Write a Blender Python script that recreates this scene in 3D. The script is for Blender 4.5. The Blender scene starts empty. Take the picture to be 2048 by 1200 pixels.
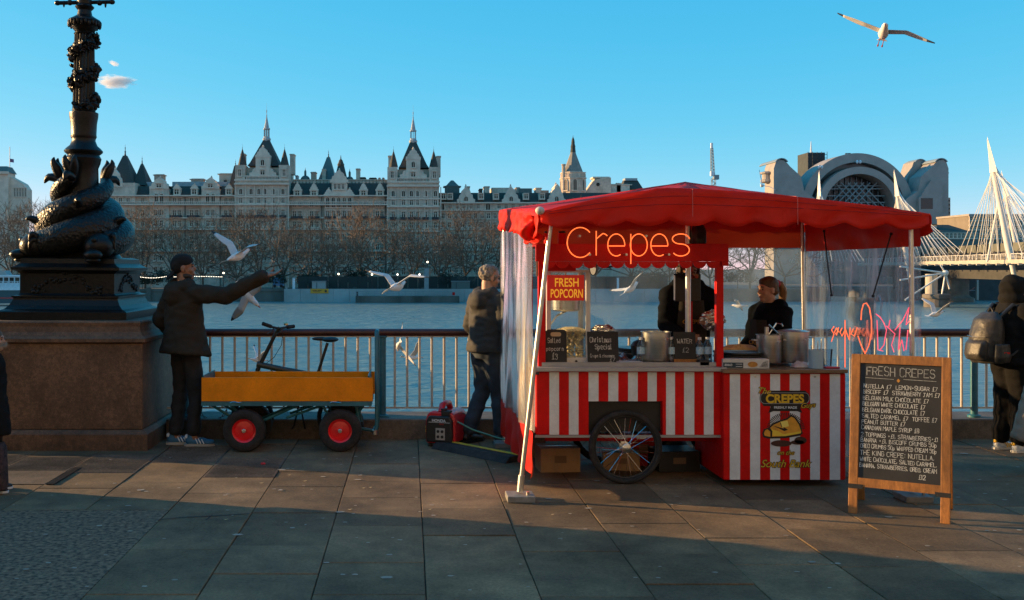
import bpy, bmesh, math, random
import numpy as np
from mathutils import Vector, Matrix, Euler
random.seed(7); rng = np.random.default_rng(7)
R = math.radians; PI = math.pi
SC = bpy.context.scene; COL = SC.collection; TSC = bpy.data.scenes.new('workbench')   # side scene used only while shapes are fused
# ------------------------------------------------------------------ camera
EYE = 1.68; F = 2000.0; CX = 818.0; CY = 537.0          # focal length and principal point in photo pixels
cd = bpy.data.cameras.new('camera'); cam = bpy.data.objects.new('camera', cd); COL.objects.link(cam)
cd.sensor_width = 36.0; cd.lens = 36.0 * F / 2048; cd.clip_start = 0.1; cd.clip_end = 20000
cd.shift_x = (1024 - CX) / 2048; cd.shift_y = (CY - 600) / 2048
cam.location = (0, 0, EYE); cam.rotation_euler = (R(90), 0, 0); SC.camera = cam
# ------------------------------------------------------------------ sky and sun
SUN_EL = 10.5; SUN_AZ = -73.0                               # degrees; azimuth clockwise from +Y
w = bpy.data.worlds.new('World'); SC.world = w; w.use_nodes = True
nt = w.node_tree; nt.nodes.clear()
sky = nt.nodes.new('ShaderNodeTexSky'); sky.sky_type = 'NISHITA'; sky.sun_disc = False
sky.sun_elevation = R(SUN_EL); sky.sun_rotation = R(SUN_AZ); sky.altitude = 0; sky.air_density = 0.6; sky.dust_density = 0.0; sky.ozone_density = 4.0
BGS = 0.13
sp = nt.nodes.new('ShaderNodeSeparateColor'); cb = nt.nodes.new('ShaderNodeCombineColor'); nt.links.new(sky.outputs[0], sp.inputs[0])
for i, (pw, k) in enumerate(((1.58, 2.95), (.43, .575), (.18, .52))):   # the photograph's cyan grade, the same over the whole sky
    m0 = nt.nodes.new('ShaderNodeMath'); m0.operation = 'MULTIPLY'; m0.inputs[1].default_value = BGS
    m1 = nt.nodes.new('ShaderNodeMath'); m1.operation = 'POWER'; m1.inputs[1].default_value = pw
    m2 = nt.nodes.new('ShaderNodeMath'); m2.operation = 'MULTIPLY'; m2.inputs[1].default_value = k / BGS
    nt.links.new(sp.outputs[i], m0.inputs[0]); nt.links.new(m0.outputs[0], m1.inputs[0]); nt.links.new(m1.outputs[0], m2.inputs[0]); nt.links.new(m2.outputs[0], cb.inputs[i])
bg = nt.nodes.new('ShaderNodeBackground'); bg.inputs[1].default_value = BGS
ow = nt.nodes.new('ShaderNodeOutputWorld')
nt.links.new(cb.outputs[0], bg.inputs[0]); nt.links.new(bg.outputs[0], ow.inputs[0])
sl = bpy.data.lights.new('sun', 'SUN'); sl.energy = 5.0; sl.angle = R(0.5); sl.color = (1.0, 0.63, 0.28)
sun = bpy.data.objects.new('sun', sl); COL.objects.link(sun)
a, e = R(SUN_AZ), R(SUN_EL)
tosun = Vector((math.sin(a) * math.cos(e), math.cos(a) * math.cos(e), math.sin(e)))
sun.rotation_euler = tosun.to_track_quat('Z', 'Y').to_euler(); sun.location = tosun * 50
vs = SC.view_settings; vs.view_transform = 'Standard'; vs.look = 'None'; vs.exposure = 0.98; vs.gamma = 1.0
SC.cycles.max_bounces = 8; SC.cycles.volume_bounces = 3; SC.cycles.transparent_max_bounces = 24
# ------------------------------------------------------------------ helpers
def px(x, y, Y):                                            # a photo pixel at a chosen distance -> a point in the place
    return Vector(((x - CX) / F * Y, Y, EYE + (CY - y) / F * Y))
class MB:
    def __init__(s): s.v = []; s.f = []
    def add(s, vs, fs, M=None):
        b = len(s.v)
        s.v += [tuple(M @ Vector(v)) for v in vs] if M is not None else [tuple(v) for v in vs]
        s.f += [tuple(i + b for i in f) for f in fs]; return s
    def box(s, x0, x1, y0, y1, z0, z1, M=None):
        return s.add([(x0,y0,z0),(x1,y0,z0),(x1,y1,z0),(x0,y1,z0),(x0,y0,z1),(x1,y0,z1),(x1,y1,z1),(x0,y1,z1)],
              [(0,3,2,1),(4,5,6,7),(0,1,5,4),(1,2,6,5),(2,3,7,6),(3,0,4,7)], M)
    def tube(s, pts, r, n=8, closed=False, cap=True):
        pts = [Vector(p) for p in pts]; m = len(pts); rs = r if isinstance(r, (list, tuple)) else [r] * m
        up = None; vs = []
        for i, p in enumerate(pts):
            if closed: t = pts[(i+1) % m] - pts[i-1]
            else: t = pts[min(i+1, m-1)] - pts[max(i-1, 0)]
            t = t.normalized() if t.length > 1e-9 else Vector((0,0,1))
            if up is None: up = Vector((0,0,1)) if abs(t.z) < .9 else Vector((1,0,0))
            a = t.cross(up)
            if a.length < 1e-4: a = t.cross(Vector((0.3,1,0.2)))
            a.normalize(); b = t.cross(a); up = -b
            for k in range(n):
                q = 2*PI*k/n; vs.append(p + (a*math.cos(q) + b*math.sin(q)) * rs[i])
        fs = []
        for i in range(m if closed else m-1):
            for k in range(n):
                j = (i+1) % m; fs.append((i*n+k, i*n+(k+1) % n, j*n+(k+1) % n, j*n+k))
        if cap and not closed: fs += [tuple(range(n))[::-1], tuple((m-1)*n+k for k in range(n))]
        return s.add(vs, fs)
    def lathe(s, prof, c=(0,0,0), n=24, M=None, ph=0.0, cap=True):
        vs = []; c = Vector(c)
        for r, z in prof:
            for k in range(n):
                q = 2*PI*k/n + ph; vs.append(c + Vector((r*math.cos(q), r*math.sin(q), z)))
        fs = [(i*n+k, i*n+(k+1) % n, (i+1)*n+(k+1) % n, (i+1)*n+k) for i in range(len(prof)-1) for k in range(n)]
        if cap: fs += [tuple(range(n))[::-1], tuple((len(prof)-1)*n+k for k in range(n))]
        return s.add(vs, fs, M)
    def prism(s, poly, y0, y1, M=None):                    # polygon in x,z pushed along y
        n = len(poly)
        return s.add([(x,y0,z) for x,z in poly] + [(x,y1,z) for x,z in poly],
              [tuple(range(n)), tuple(range(2*n-1, n-1, -1))] + [(i, i+n, (i+1) % n + n, (i+1) % n) for i in range(n)], M)
    def ell(s, c, r, nu=16, nv=10, M=None):
        c = Vector(c); r = (r, r, r) if isinstance(r, (int, float)) else r
        vs = [Vector((0,0,-1))]
        for i in range(1, nv):
            t = -PI/2 + PI*i/nv
            for k in range(nu):
                q = 2*PI*k/nu; vs.append(Vector((math.cos(t)*math.cos(q), math.cos(t)*math.sin(q), math.sin(t))))
        vs.append(Vector((0,0,1))); top = len(vs)-1
        vs = [Vector((v.x*r[0], v.y*r[1], v.z*r[2])) for v in vs]
        vs = [(M @ v if M is not None else v) + c for v in vs]
        fs = [(0, 1+(k+1) % nu, 1+k) for k in range(nu)]
        fs += [(1+(i-1)*nu+k, 1+(i-1)*nu+(k+1) % nu, 1+i*nu+(k+1) % nu, 1+i*nu+k) for i in range(1, nv-1) for k in range(nu)]
        fs += [(top, 1+(nv-2)*nu+k, 1+(nv-2)*nu+(k+1) % nu) for k in range(nu)]
        return s.add(vs, fs)
    def loft(s, rings, n=20):                              # rings: (center, rx, ry) or (center, rx, ry, tilt about x, tilt about y)
        vs = []
        for rg in rings:
            c = Vector(rg[0]); rot = Euler((rg[3], rg[4], rg[5] if len(rg) > 5 else 0)).to_matrix() if len(rg) > 3 else Matrix.Identity(3)
            for k in range(n):
                q = 2*PI*k/n; vs.append(c + rot @ Vector((rg[1]*math.cos(q), rg[2]*math.sin(q), 0)))
        m = len(rings)
        fs = [(i*n+k, i*n+(k+1) % n, (i+1)*n+(k+1) % n, (i+1)*n+k) for i in range(m-1) for k in range(n)]
        fs += [tuple(range(n))[::-1], tuple((m-1)*n+k for k in range(n))]
        return s.add(vs, fs)
    def grid(s, fn, nu, nv, thick=0.0):
        vs = [Vector(fn(i/nu, j/nv)) for j in range(nv+1) for i in range(nu+1)]
        fs = [(j*(nu+1)+i, j*(nu+1)+i+1, (j+1)*(nu+1)+i+1, (j+1)*(nu+1)+i) for j in range(nv) for i in range(nu)]
        if thick:
            b = len(vs); nr = [Vector() for _ in vs]
            for f in fs:
                q = (vs[f[2]]-vs[f[0]]).cross(vs[f[3]]-vs[f[1]])
                for i in f: nr[i] += q
            vs = vs + [v - (q.normalized() if q.length > 0 else Vector((0,0,1))) * thick for v, q in zip(vs, nr)]
            fs = fs + [tuple(i+b for i in reversed(f)) for f in fs]
            ed = [(i, i+1) for i in range(nu)] + [(nv*(nu+1)+i+1, nv*(nu+1)+i) for i in range(nu)]
            ed += [((j+1)*(nu+1), j*(nu+1)) for j in range(nv)] + [(j*(nu+1)+nu, (j+1)*(nu+1)+nu) for j in range(nv)]
            fs += [(q, p, p+b, q+b) for p, q in ed]
        return s.add(vs, fs)
    def mesh(s, name, m=None, smooth=False):
        me = bpy.data.meshes.new(name); me.from_pydata(s.v, [], s.f)
        if m: me.materials.append(m)
        if smooth:
            me.polygons.foreach_set('use_smooth', [True]*len(me.polygons))
            if smooth != 'all': me.set_sharp_from_angle(angle=R(40 if smooth is True else smooth))
        me.update(); return me
    def build(s, name, m, parent=None, smooth=False, world=False, loc=None, rot=None, bevel=0):
        me = s.mesh(name, m, smooth)
        if bevel: bevel_mesh(me, bevel)
        return put(me, name, parent, loc, rot, world=world)
def bevel_mesh(me, w, seg=2):
    bm = bmesh.new(); bm.from_mesh(me)
    bmesh.ops.remove_doubles(bm, verts=bm.verts, dist=1e-5)
    ed = [e for e in bm.edges if len(e.link_faces) == 2 and e.calc_face_angle(0) > R(30)]
    bmesh.ops.bevel(bm, geom=ed, offset=w, segments=seg, profile=.5, affect='EDGES', clamp_overlap=True)
    bm.to_mesh(me); bm.free(); me.update()
def put(me, name, parent=None, loc=None, rot=None, scale=None, world=False):
    o = bpy.data.objects.new(name, me); COL.objects.link(o)
    if loc is not None: o.location = loc
    if rot is not None: o.rotation_euler = rot
    if scale is not None: o.scale = scale
    if parent is not None:
        o.parent = parent
        if world: o.matrix_parent_inverse = parent.matrix_basis.inverted()
    return o
def tag(o, label, cat, group=None, kind=None):
    if label: o['label'] = label
    if cat: o['category'] = cat
    if group: o['group'] = group
    if kind: o['kind'] = kind
    return o
def thing(name, label, cat, loc=(0,0,0), rz=0.0, group=None):
    o = bpy.data.objects.new(name, None); COL.objects.link(o); o.empty_display_size = .2
    o.location = loc; o.rotation_euler = (0, 0, rz); return tag(o, label, cat, group)
def struct(o): o['kind'] = 'structure'; return o
def copy_tree(o, parent=None):
    c = o.copy(); COL.objects.link(c)
    if parent is not None: c.parent = parent
    for ch in list(o.children): copy_tree(ch, c)
    return c
# ------------------------------------------------------------------ materials
def mat(name, c, rough=.6, metal=0.0, var=.0, scale=8.0, bump=0.0, bscale=None, spec=.5, c2=None, coat=0.0, emit=None, rnd=0.0, detail=6, stretch=None, alpha=None, bdist=.01):
    m = bpy.data.materials.new(name); m.use_nodes = True; t = m.node_tree; N = t.nodes; L = t.links
    b = N['Principled BSDF']; b.inputs['Base Color'].default_value = (*c, 1); b.inputs['Roughness'].default_value = rough
    b.inputs['Metallic'].default_value = metal; b.inputs['Specular IOR Level'].default_value = spec; b.inputs['Coat Weight'].default_value = coat
    if emit: b.inputs['Emission Color'].default_value = (*emit[0], 1); b.inputs['Emission Strength'].default_value = emit[1]
    if var or bump or c2 or rnd:
        tc = N.new('ShaderNodeTexCoord'); mp = N.new('ShaderNodeMapping'); L.new(tc.outputs['Object'], mp.inputs[0])
        if stretch: mp.inputs['Scale'].default_value = stretch
        nz = N.new('ShaderNodeTexNoise'); nz.inputs['Scale'].default_value = scale; nz.inputs['Detail'].default_value = detail; nz.inputs['Roughness'].default_value = .62
        L.new(mp.outputs[0], nz.inputs['Vector'])
        if rnd:
            oi = N.new('ShaderNodeObjectInfo'); mu = N.new('ShaderNodeMath'); mu.operation = 'MULTIPLY'; mu.inputs[1].default_value = 37.0
            L.new(oi.outputs['Random'], mu.inputs[0]); nz.noise_dimensions = '4D'; L.new(mu.outputs[0], nz.inputs['W'])
        cr = N.new('ShaderNodeValToRGB'); cr.color_ramp.elements[0].position = .3; cr.color_ramp.elements[1].position = .7
        d = c2 if c2 else tuple(x*(1-var) for x in c); u = c if c2 else tuple(min(1, x*(1+var)) for x in c)
        cr.color_ramp.elements[0].color = (*d, 1); cr.color_ramp.elements[1].color = (*u, 1)
        L.new(nz.outputs[0], cr.inputs[0]); out = cr.outputs[0]
        if rnd:
            hs = N.new('ShaderNodeHueSaturation'); mr = N.new('ShaderNodeMapRange'); mr.inputs[3].default_value = 1-rnd; mr.inputs[4].default_value = 1+rnd
            L.new(oi.outputs['Random'], mr.inputs[0]); L.new(mr.outputs[0], hs.inputs['Value']); L.new(out, hs.inputs['Color']); out = hs.outputs[0]
        L.new(out, b.inputs['Base Color'])
        if bump:
            n2 = N.new('ShaderNodeTexNoise'); n2.inputs['Scale'].default_value = bscale or scale*3; n2.inputs['Detail'].default_value = 5; L.new(mp.outputs[0], n2.inputs['Vector'])
            bp = N.new('ShaderNodeBump'); bp.inputs['Strength'].default_value = bump; bp.inputs['Distance'].default_value = bdist
            L.new(n2.outputs[0], bp.inputs['Height']); L.new(bp.outputs[0], b.inputs['Normal'])
    return m
def glassy(name, tint, opacity, rough=.15, streak=None, gloss=.5, haze=(.75,.8,.85)):
    """clear sheet: see-through, a milky film in streaks that also stand in for lit creases and a shiny skin"""
    m = bpy.data.materials.new(name); m.use_nodes = True; t = m.node_tree; N = t.nodes; L = t.links; N.clear()
    o = N.new('ShaderNodeOutputMaterial'); tr = N.new('ShaderNodeBsdfTransparent'); tr.inputs[0].default_value = (*tint, 1)
    df = N.new('ShaderNodeBsdfDiffuse'); df.inputs[0].default_value = (*haze, 1)
    tl = N.new('ShaderNodeBsdfTranslucent'); tl.inputs[0].default_value = (*haze, 1)
    ad = N.new('ShaderNodeMixShader'); ad.inputs[0].default_value = .55; L.new(df.outputs[0], ad.inputs[1]); L.new(tl.outputs[0], ad.inputs[2])
    mx = N.new('ShaderNodeMixShader'); L.new(tr.outputs[0], mx.inputs[1]); L.new(ad.outputs[0], mx.inputs[2])
    gl = N.new('ShaderNodeBsdfGlossy'); gl.inputs['Roughness'].default_value = rough; gl.inputs[0].default_value = (.9,.95,1,1)
    fr = N.new('ShaderNodeFresnel'); fr.inputs[0].default_value = 1.45
    sc = N.new('ShaderNodeMath'); sc.operation = 'MULTIPLY'; sc.inputs[1].default_value = gloss; L.new(fr.outputs[0], sc.inputs[0])
    m2 = N.new('ShaderNodeMixShader'); L.new(sc.outputs[0], m2.inputs[0]); L.new(mx.outputs[0], m2.inputs[1]); L.new(gl.outputs[0], m2.inputs[2])
    L.new(m2.outputs[0], o.inputs[0])
    if streak:
        tc = N.new('ShaderNodeTexCoord'); mp = N.new('ShaderNodeMapping'); mp.inputs['Scale'].default_value = streak; L.new(tc.outputs['Object'], mp.inputs[0])
        nz = N.new('ShaderNodeTexNoise'); nz.inputs['Scale'].default_value = 1.0; nz.inputs['Detail'].default_value = 5; nz.inputs['Distortion'].default_value = .6; L.new(mp.outputs[0], nz.inputs[0])
        mr = N.new('ShaderNodeMapRange'); mr.inputs[1].default_value = .38; mr.inputs[2].default_value = .70; mr.inputs[3].default_value = opacity*.35; mr.inputs[4].default_value = min(1, opacity*2.4)  # streak contrast paints sunlit creases and glints into the milky film
        L.new(nz.outputs[0], mr.inputs[0]); L.new(mr.outputs[0], mx.inputs[0])
        bp = N.new('ShaderNodeBump'); bp.inputs['Strength'].default_value = .45; bp.inputs['Distance'].default_value = .02; L.new(nz.outputs[0], bp.inputs['Height']); L.new(bp.outputs[0], gl.inputs['Normal'])
    else: mx.inputs[0].default_value = opacity
    return m
def glow(name, c, s):
    return mat(name, tuple(x*.6 for x in c), .4, emit=(c, s))
def grime(m, scale=1.1, lo=.55, hi=1.25, fine=55.0, fl=.75):
    """dirt in patches and fine speckle over a finished material, laid out in the place itself"""
    t = m.node_tree; N = t.nodes; L = t.links; b = N['Principled BSDF']; src = b.inputs['Base Color'].links
    ge = N.new('ShaderNodeNewGeometry'); out = None
    for sc, a_, z_ in ((scale, lo, hi), (fine, fl, 2-fl)):
        nz = N.new('ShaderNodeTexNoise'); nz.inputs['Scale'].default_value = sc; nz.inputs['Detail'].default_value = 7; nz.inputs['Roughness'].default_value = .7; L.new(ge.outputs['Position'], nz.inputs[0])
        mr = N.new('ShaderNodeMapRange'); mr.inputs[1].default_value = .35; mr.inputs[2].default_value = .65; mr.inputs[3].default_value = a_; mr.inputs[4].default_value = z_; L.new(nz.outputs[0], mr.inputs[0])
        if out is None: out = mr.outputs[0]
        else:
            mu = N.new('ShaderNodeMath'); mu.operation = 'MULTIPLY'; L.new(out, mu.inputs[0]); L.new(mr.outputs[0], mu.inputs[1]); out = mu.outputs[0]
    mx = N.new('ShaderNodeMix'); mx.data_type = 'RGBA'; mx.blend_type = 'MULTIPLY'; mx.inputs[0].default_value = 1.0
    if src: L.new(src[0].from_socket, mx.inputs[6])
    else: mx.inputs[6].default_value = b.inputs['Base Color'].default_value
    L.new(out, mx.inputs[7]); L.new(mx.outputs[2], b.inputs['Base Color']); return m
M_ = {}
M_['black'] = mat('black_plastic', (.012,.012,.013), .45, var=.3, scale=30)
M_['rubber'] = mat('tyre_rubber', (.014,.013,.013), .85, var=.3, scale=40, bump=.3)
M_['steel'] = mat('brushed_steel', (.55,.54,.52), .28, 1.0, var=.15, scale=6, stretch=(1,1,12))
M_['alu'] = mat('aluminium_pole', (.62,.60,.57), .38, 1.0, var=.12, scale=20)
M_['chrome'] = mat('chrome', (.7,.7,.7), .12, 1.0)
M_['white'] = mat('white_paint', (.68,.72,.75), .45, var=.06, scale=5, bump=.03)
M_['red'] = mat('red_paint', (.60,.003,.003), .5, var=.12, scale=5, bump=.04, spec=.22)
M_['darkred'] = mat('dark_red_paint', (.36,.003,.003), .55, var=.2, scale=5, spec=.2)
M_['wood'] = mat('varnished_wood', (.34,.135,.030), .45, var=.35, scale=3, stretch=(14,14,1.2), bump=.1)
M_['slate_board'] = mat('chalkboard', (.014,.014,.015), .75, c2=(.03,.031,.033), scale=5)
M_['chalk'] = mat('chalk', (.55,.55,.53), .95, var=.35, scale=60)
M_['card'] = mat('cardboard', (.30,.19,.10), .85, var=.15, scale=8)
M_['teal'] = mat('teal_paint', (.02,.13,.17), .45, var=.25, scale=10, bump=.05)
M_['skin'] = mat('skin', (.42,.22,.14), .5, var=.12, scale=25)
M_['skin2'] = mat('tan_skin', (.27,.125,.07), .5, var=.12, scale=25)
M_['eyeblack'] = mat('dark_eye', (.01,.008,.007), .3)
grime(M_['white'], 3.0, .82, 1.05, 40, .95); grime(M_['red'], 3.0, .80, 1.12, 40, .95); grime(M_['wood'], 5, .75, 1.15, 70, .9); grime(M_['rubber'], 9, .6, 2.2, 60, .8)
# ------------------------------------------------------------------ ground, river, far bank
m_slab = mat('paving_slab', (.215,.140,.074), .82, c2=(.12,.082,.048), scale=4.5, bump=.35, bscale=90, rnd=.28, spec=.3, bdist=.004)
m_slabd = mat('ribbed_slab', (.15,.11,.08), .85, c2=(.09,.068,.05), scale=5, bump=.35, bscale=80, rnd=.12, spec=.3, bdist=.004)
grime(m_slab); grime(m_slabd)
m_joint = mat('paving_joint', (.035,.033,.03), .95, var=.3, scale=30)
m_asph = mat('asphalt', (.30,.19,.11), .9, c2=(.014,.010,.008), scale=30, bump=1.0, bscale=40, detail=2, bdist=.006)
KERB_Y = 9.85
pav = struct(MB().box(-90, 90, -40, 10.45, -1.2, -.02).build('pavement', m_joint))
XK = lambda k: .0877 + .585*k
slabm = {}
def slab_mesh(l, ribs=False):
    k = (round(l, 3), ribs)
    if k not in slabm:
        mb = MB().box(.003, .582, .003, l-.003, -.019, 0)
        me = mb.mesh('slab', m_slabd if ribs else m_slab); bevel_mesh(me, .003, 1)
        if ribs:
            rb = MB(); n = int(l/.05)
            for i in range(n): rb.tube([(.02, .03+i*.05, -.004), (.565, .03+i*.05, -.004)], .011, 6)
            b2 = bmesh.new(); b2.from_mesh(me); t = bpy.data.meshes.new('t'); t.from_pydata(rb.v, [], rb.f); b2.from_mesh(t); b2.to_mesh(me); b2.free()
        slabm[k] = me
    return slabm[k]
ASX, ASY = XK(-3), 6.96
for k in range(-9, 13):
    y = 4.1 + ((k*0.37) % 1)*.55; i = 0
    rk = random.Random(k*13+5)
    lens = [.56, .82, .82, .56, .70] if k % 3 else [.82, .56, .82, .70]
    while y < KERB_Y:
        l = lens[(i + k) % len(lens)]; i += 1
        l = min(l, KERB_Y + .05 - y)
        if l < .12: break
        if XK(k) < ASX - .01 and y < ASY:                   # the asphalt patch takes this corner
            y2 = y + l
            if y2 <= ASY + .25: y = min(max(y2, y), ASY) if y2 < ASY else ASY; continue
            l = y2 - ASY; y = ASY
        if l > .05:
            ribs = (XK(k) < -1.1 and 8.0 < y < 8.75)
            put(slab_mesh(l, ribs), 'slab', pav, (XK(k), y, rk.uniform(-.003, .003)), (rk.uniform(-.003,.003), rk.uniform(-.003,.003), 0))
        y += l
struct(MB().box(-9, ASX-.002, 1.5, ASY-.004, -.018, -.001).build('asphalt_patch', m_asph))
# cracked corner: thin dark crack lines lying in one slab
ck = MB()
for line in ([(315,1040),(360,1035),(430,1032),(498,1027)], [(425,1030),(411,1041),(404,1052)], [(404,1052),(350,1054),(475,1056)], [(432,1040),(455,1043),(485,1043)]):
    pts = [px(x, y, EYE*F/(y-CY)) for x, y in line]; pts = [Vector((p.x, p.y, .0015)) for p in pts]
    for p, q in zip(pts, pts[1:]):
        d = (q-p); n = Vector((-d.y, d.x, 0)).normalized()*.006
        ck.add([p-n, q-n, q+n, p+n], [(0,1,2,3)])
tag(ck.build('pavement_crack', m_joint), None, None, None, 'structure')
# litter: gum spots, leaves and crumbs on the paving
lit = MB(); rr = random.Random(3)
for _ in range(330):
    X = rr.uniform(-3, 6.5); Y = rr.uniform(5.2, 9.6); s = rr.uniform(.005, .015) * (1.8 if rr.random() < .08 else 1)
    n = 6; lit.add([(X + s*1.5*math.cos(2*PI*i/n)*rr.uniform(.7,1.2), Y + s*math.sin(2*PI*i/n)*rr.uniform(.7,1.2), .0045) for i in range(n)], [tuple(range(n))])
tag(lit.build('gum_spots', mat('gum', (.30,.27,.22), .8, var=.4, scale=3)), 'small pale gum spots and crumbs scattered over the paving', 'litter', None, 'stuff')
cr = MB()
for (x, y) in ((727,977),(741,976),(579,951),(610,963),(523,967),(860,1020),(452,1040),(700,1020),(1105,1030)):
    p = px(x, y, EYE*F/(y-CY)); s = rr.uniform(.012,.022)
    cr.add([(p.x-s, p.y, .005), (p.x, p.y-s*.6, .004), (p.x+s, p.y, .009), (p.x, p.y+s*.7, .004)], [(0,1,2,3)])
tag(cr.build('bread_crumbs', mat('crumb', (.5,.38,.2), .9)), 'pale dry leaf scraps lying on the sunlit paving', 'litter', None, 'stuff')
p = px(526, 930, EYE*F/(930-CY))
tag(MB().ell((p.x, p.y, .012), (.022,.018,.012), 10, 6).build('red_wrapper', mat('red_wrapper', (.6,.01,.02), .4)), 'small red scrap on the paving in front of the trolley', 'wrapper')
# sunken cover with a worn slot beside the plinth
cov = thing('drain_cover', 'worn metal drain cover with a dark slot in the paving before the plinth', 'drain cover', (-3.05, 8.05, 0))
MB().box(-.5, .22, -.28, .22, -.01, .006).build('cover_plate', m_slabd, cov)
MB().prism([(.24,.0),(.30,.0),(.30,.012),(.24,.012)], -.30, .34).build('slot', M_['black'], cov, rot=(0,0,-.0))
# river
m_wat = bpy.data.materials.new('river_water'); m_wat.use_nodes = True
t = m_wat.node_tree; N = t.nodes; L = t.links; b = N['Principled BSDF']
b.inputs['Base Color'].default_value = (.155,.235,.23,1); b.inputs['Roughness'].default_value = .3; b.inputs['IOR'].default_value = 1.33
tc = N.new('ShaderNodeTexCoord'); hs = []
for sc, sx, st in ((.35, .5, 1.0), (1.4, .45, .55), (.06, .6, 1.0)):
    mp = N.new('ShaderNodeMapping'); mp.inputs['Scale'].default_value = (sx, 1, 1); mp.inputs['Rotation'].default_value = (0,0,.15); L.new(tc.outputs['Object'], mp.inputs[0])
    nz = N.new('ShaderNodeTexNoise'); nz.inputs['Scale'].default_value = sc; nz.inputs['Detail'].default_value = 6; nz.inputs['Distortion'].default_value = .5; L.new(mp.outputs[0], nz.inputs[0])
    hs.append((nz, st))
b1 = N.new('ShaderNodeBump'); b1.inputs['Strength'].default_value = 1.0; b1.inputs['Distance'].default_value = .9; L.new(hs[0][0].outputs[0], b1.inputs['Height'])
b2 = N.new('ShaderNodeBump'); b2.inputs['Strength'].default_value = 1.0; b2.inputs['Distance'].default_value = .25; L.new(hs[1][0].outputs[0], b2.inputs['Height']); L.new(b1.outputs[0], b2.inputs['Normal'])
L.new(b2.outputs[0], b.inputs['Normal'])
WZ = -6.25; FARY = 240.0; FG = -4.0
struct(MB().add([(-1500,10.3,WZ),(1500,10.3,WZ),(1500,FARY+400,WZ),(-1500,FARY+400,WZ)], [(0,1,2,3)]).build('river', m_wat))
m_land = mat('far_ground', (.10,.095,.085), .9, var=.3, scale=.2)
struct(MB().box(-3000, 112, FARY+1.0, 6000, FG-3, FG).build('far_bank_ground', m_land))
struct(MB().box(112, 3000, FARY+75, 6000, FG-3, FG-.1).build('far_shore_terrain', m_land))
# river wall on our side, kerb plinth and railing
m_gran = grime(mat('granite_kerb', (.15,.115,.085), .75, c2=(.085,.065,.05), scale=14, bump=.2, bscale=60), 1.6)
qw = struct(MB().box(-90, 90, 10.42, 10.62, -9, .0).build('quay_wall', m_gran))
kb = thing('kerb_wall', 'low granite kerb wall running along the quay under the railing', 'wall', (0, KERB_Y, 0))
xx = -2.4; i = 0
while xx < 9.5:
    l = [1.55, 1.9, 1.7][i % 3]; i += 1
    MB().box(xx+.004, xx+l-.004, 0, .55, -.02, .195).build('coping_stone', m_gran, kb, bevel=.012); xx += l
rail = thing('railing', 'quayside railing with dark red handrail, pale balusters and teal posts', 'railing', (0, 10.0, .195))
m_hand = mat('maroon_handrail_paint', (.060,.016,.014), .4, var=.3, scale=12)
m_bal = mat('pale_baluster_paint', (.50,.44,.36), .5, var=.2, scale=10, bump=.1)
hr = MB(); hr.loft([((-2.42,0,.845),.038,.038,0,R(90)),((8.6,0,.845),.038,.038,0,R(90))], 14); hr.build('handrail', m_hand, rail, smooth=True)
MB().box(-2.42, 8.6, -.012, .012, .085, .103).build('bottom_rail', m_bal, rail)
MB().box(-2.42, 8.6, -.016, .016, .80, .812).build('top_rail', m_bal, rail)
posts = [px(q, 700, 10.0).x for q in (371, 765, 1160, 1553, 1948, 2343)]
bm_ = MB().tube([(0,0,.10),(0,0,.805)], .0125, 8).mesh('baluster', m_bal, True)
xb = posts[1] + .1; n = 0
for s, e in zip([-2.4]+posts, posts+[8.5]):
    k = max(1, round((e-s)/.1235))
    for j in range(1, k):
        x = s + (e-s)*j/k
        if x < 8.5: put(bm_, 'baluster', rail, (x, 0, 0))
pm = MB().lathe([(.062,0),(.062,.02),(.036,.03),(.036,.60),(.036,.79),(.05,.80),(.05,.815)], n=16).mesh('post', M_['teal'], True)
for q in posts: put(pm, 'post', rail, (q, 0, 0))
# made-up kiosk, unseen past the left edge, added to shade the near paving
ki = thing('shade_kiosk', 'unseen dark green timber kiosk added left of the lamp to cast shade', 'kiosk', (-7.2, 5.62, 0))
m_kg = mat('green_timber', (.03,.07,.045), .6, var=.2, scale=6)
MB().box(-2.0, 1.9, -3.4, 2.55, 0, 2.5).build('wall', m_kg, ki, bevel=.02)
MB().prism([(-2.3,2.5),(2.1,2.5),(1.7,2.75),(-1.9,2.75)], -3.6, 2.65).build('roof', M_['darkred'], ki)
MB().box(1.9, 1.95, -2.2, .8, 1.0, 2.0).build('hatch', M_['white'], ki)
# unseen pale building added behind the camera to bounce warm sunlight onto the quay
rv = thing('bounce_building', 'unseen pale stone building added behind the camera to bounce warm light', 'building', (4, -16, 0), R(20))
m_rv = mat('bounce_stone', (.36,.34,.30), .85, var=.1, scale=.4)
MB().box(-45, 45, -12, 0, -.02, 24).build('wall', m_rv, rv); MB().box(-45.5, 45.5, -12, .6, 24, 24.8).build('cornice', m_rv, rv)
wm_ = MB().box(-.7, .7, 0, .12, 0, 2.2).mesh('window', mat('riverside_glass', (.03,.03,.035), .2))
for i in range(18):
    for j in range(4): put(wm_, 'window', rv, (-40+i*4.7, .02, 3+j*5.2))
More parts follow.
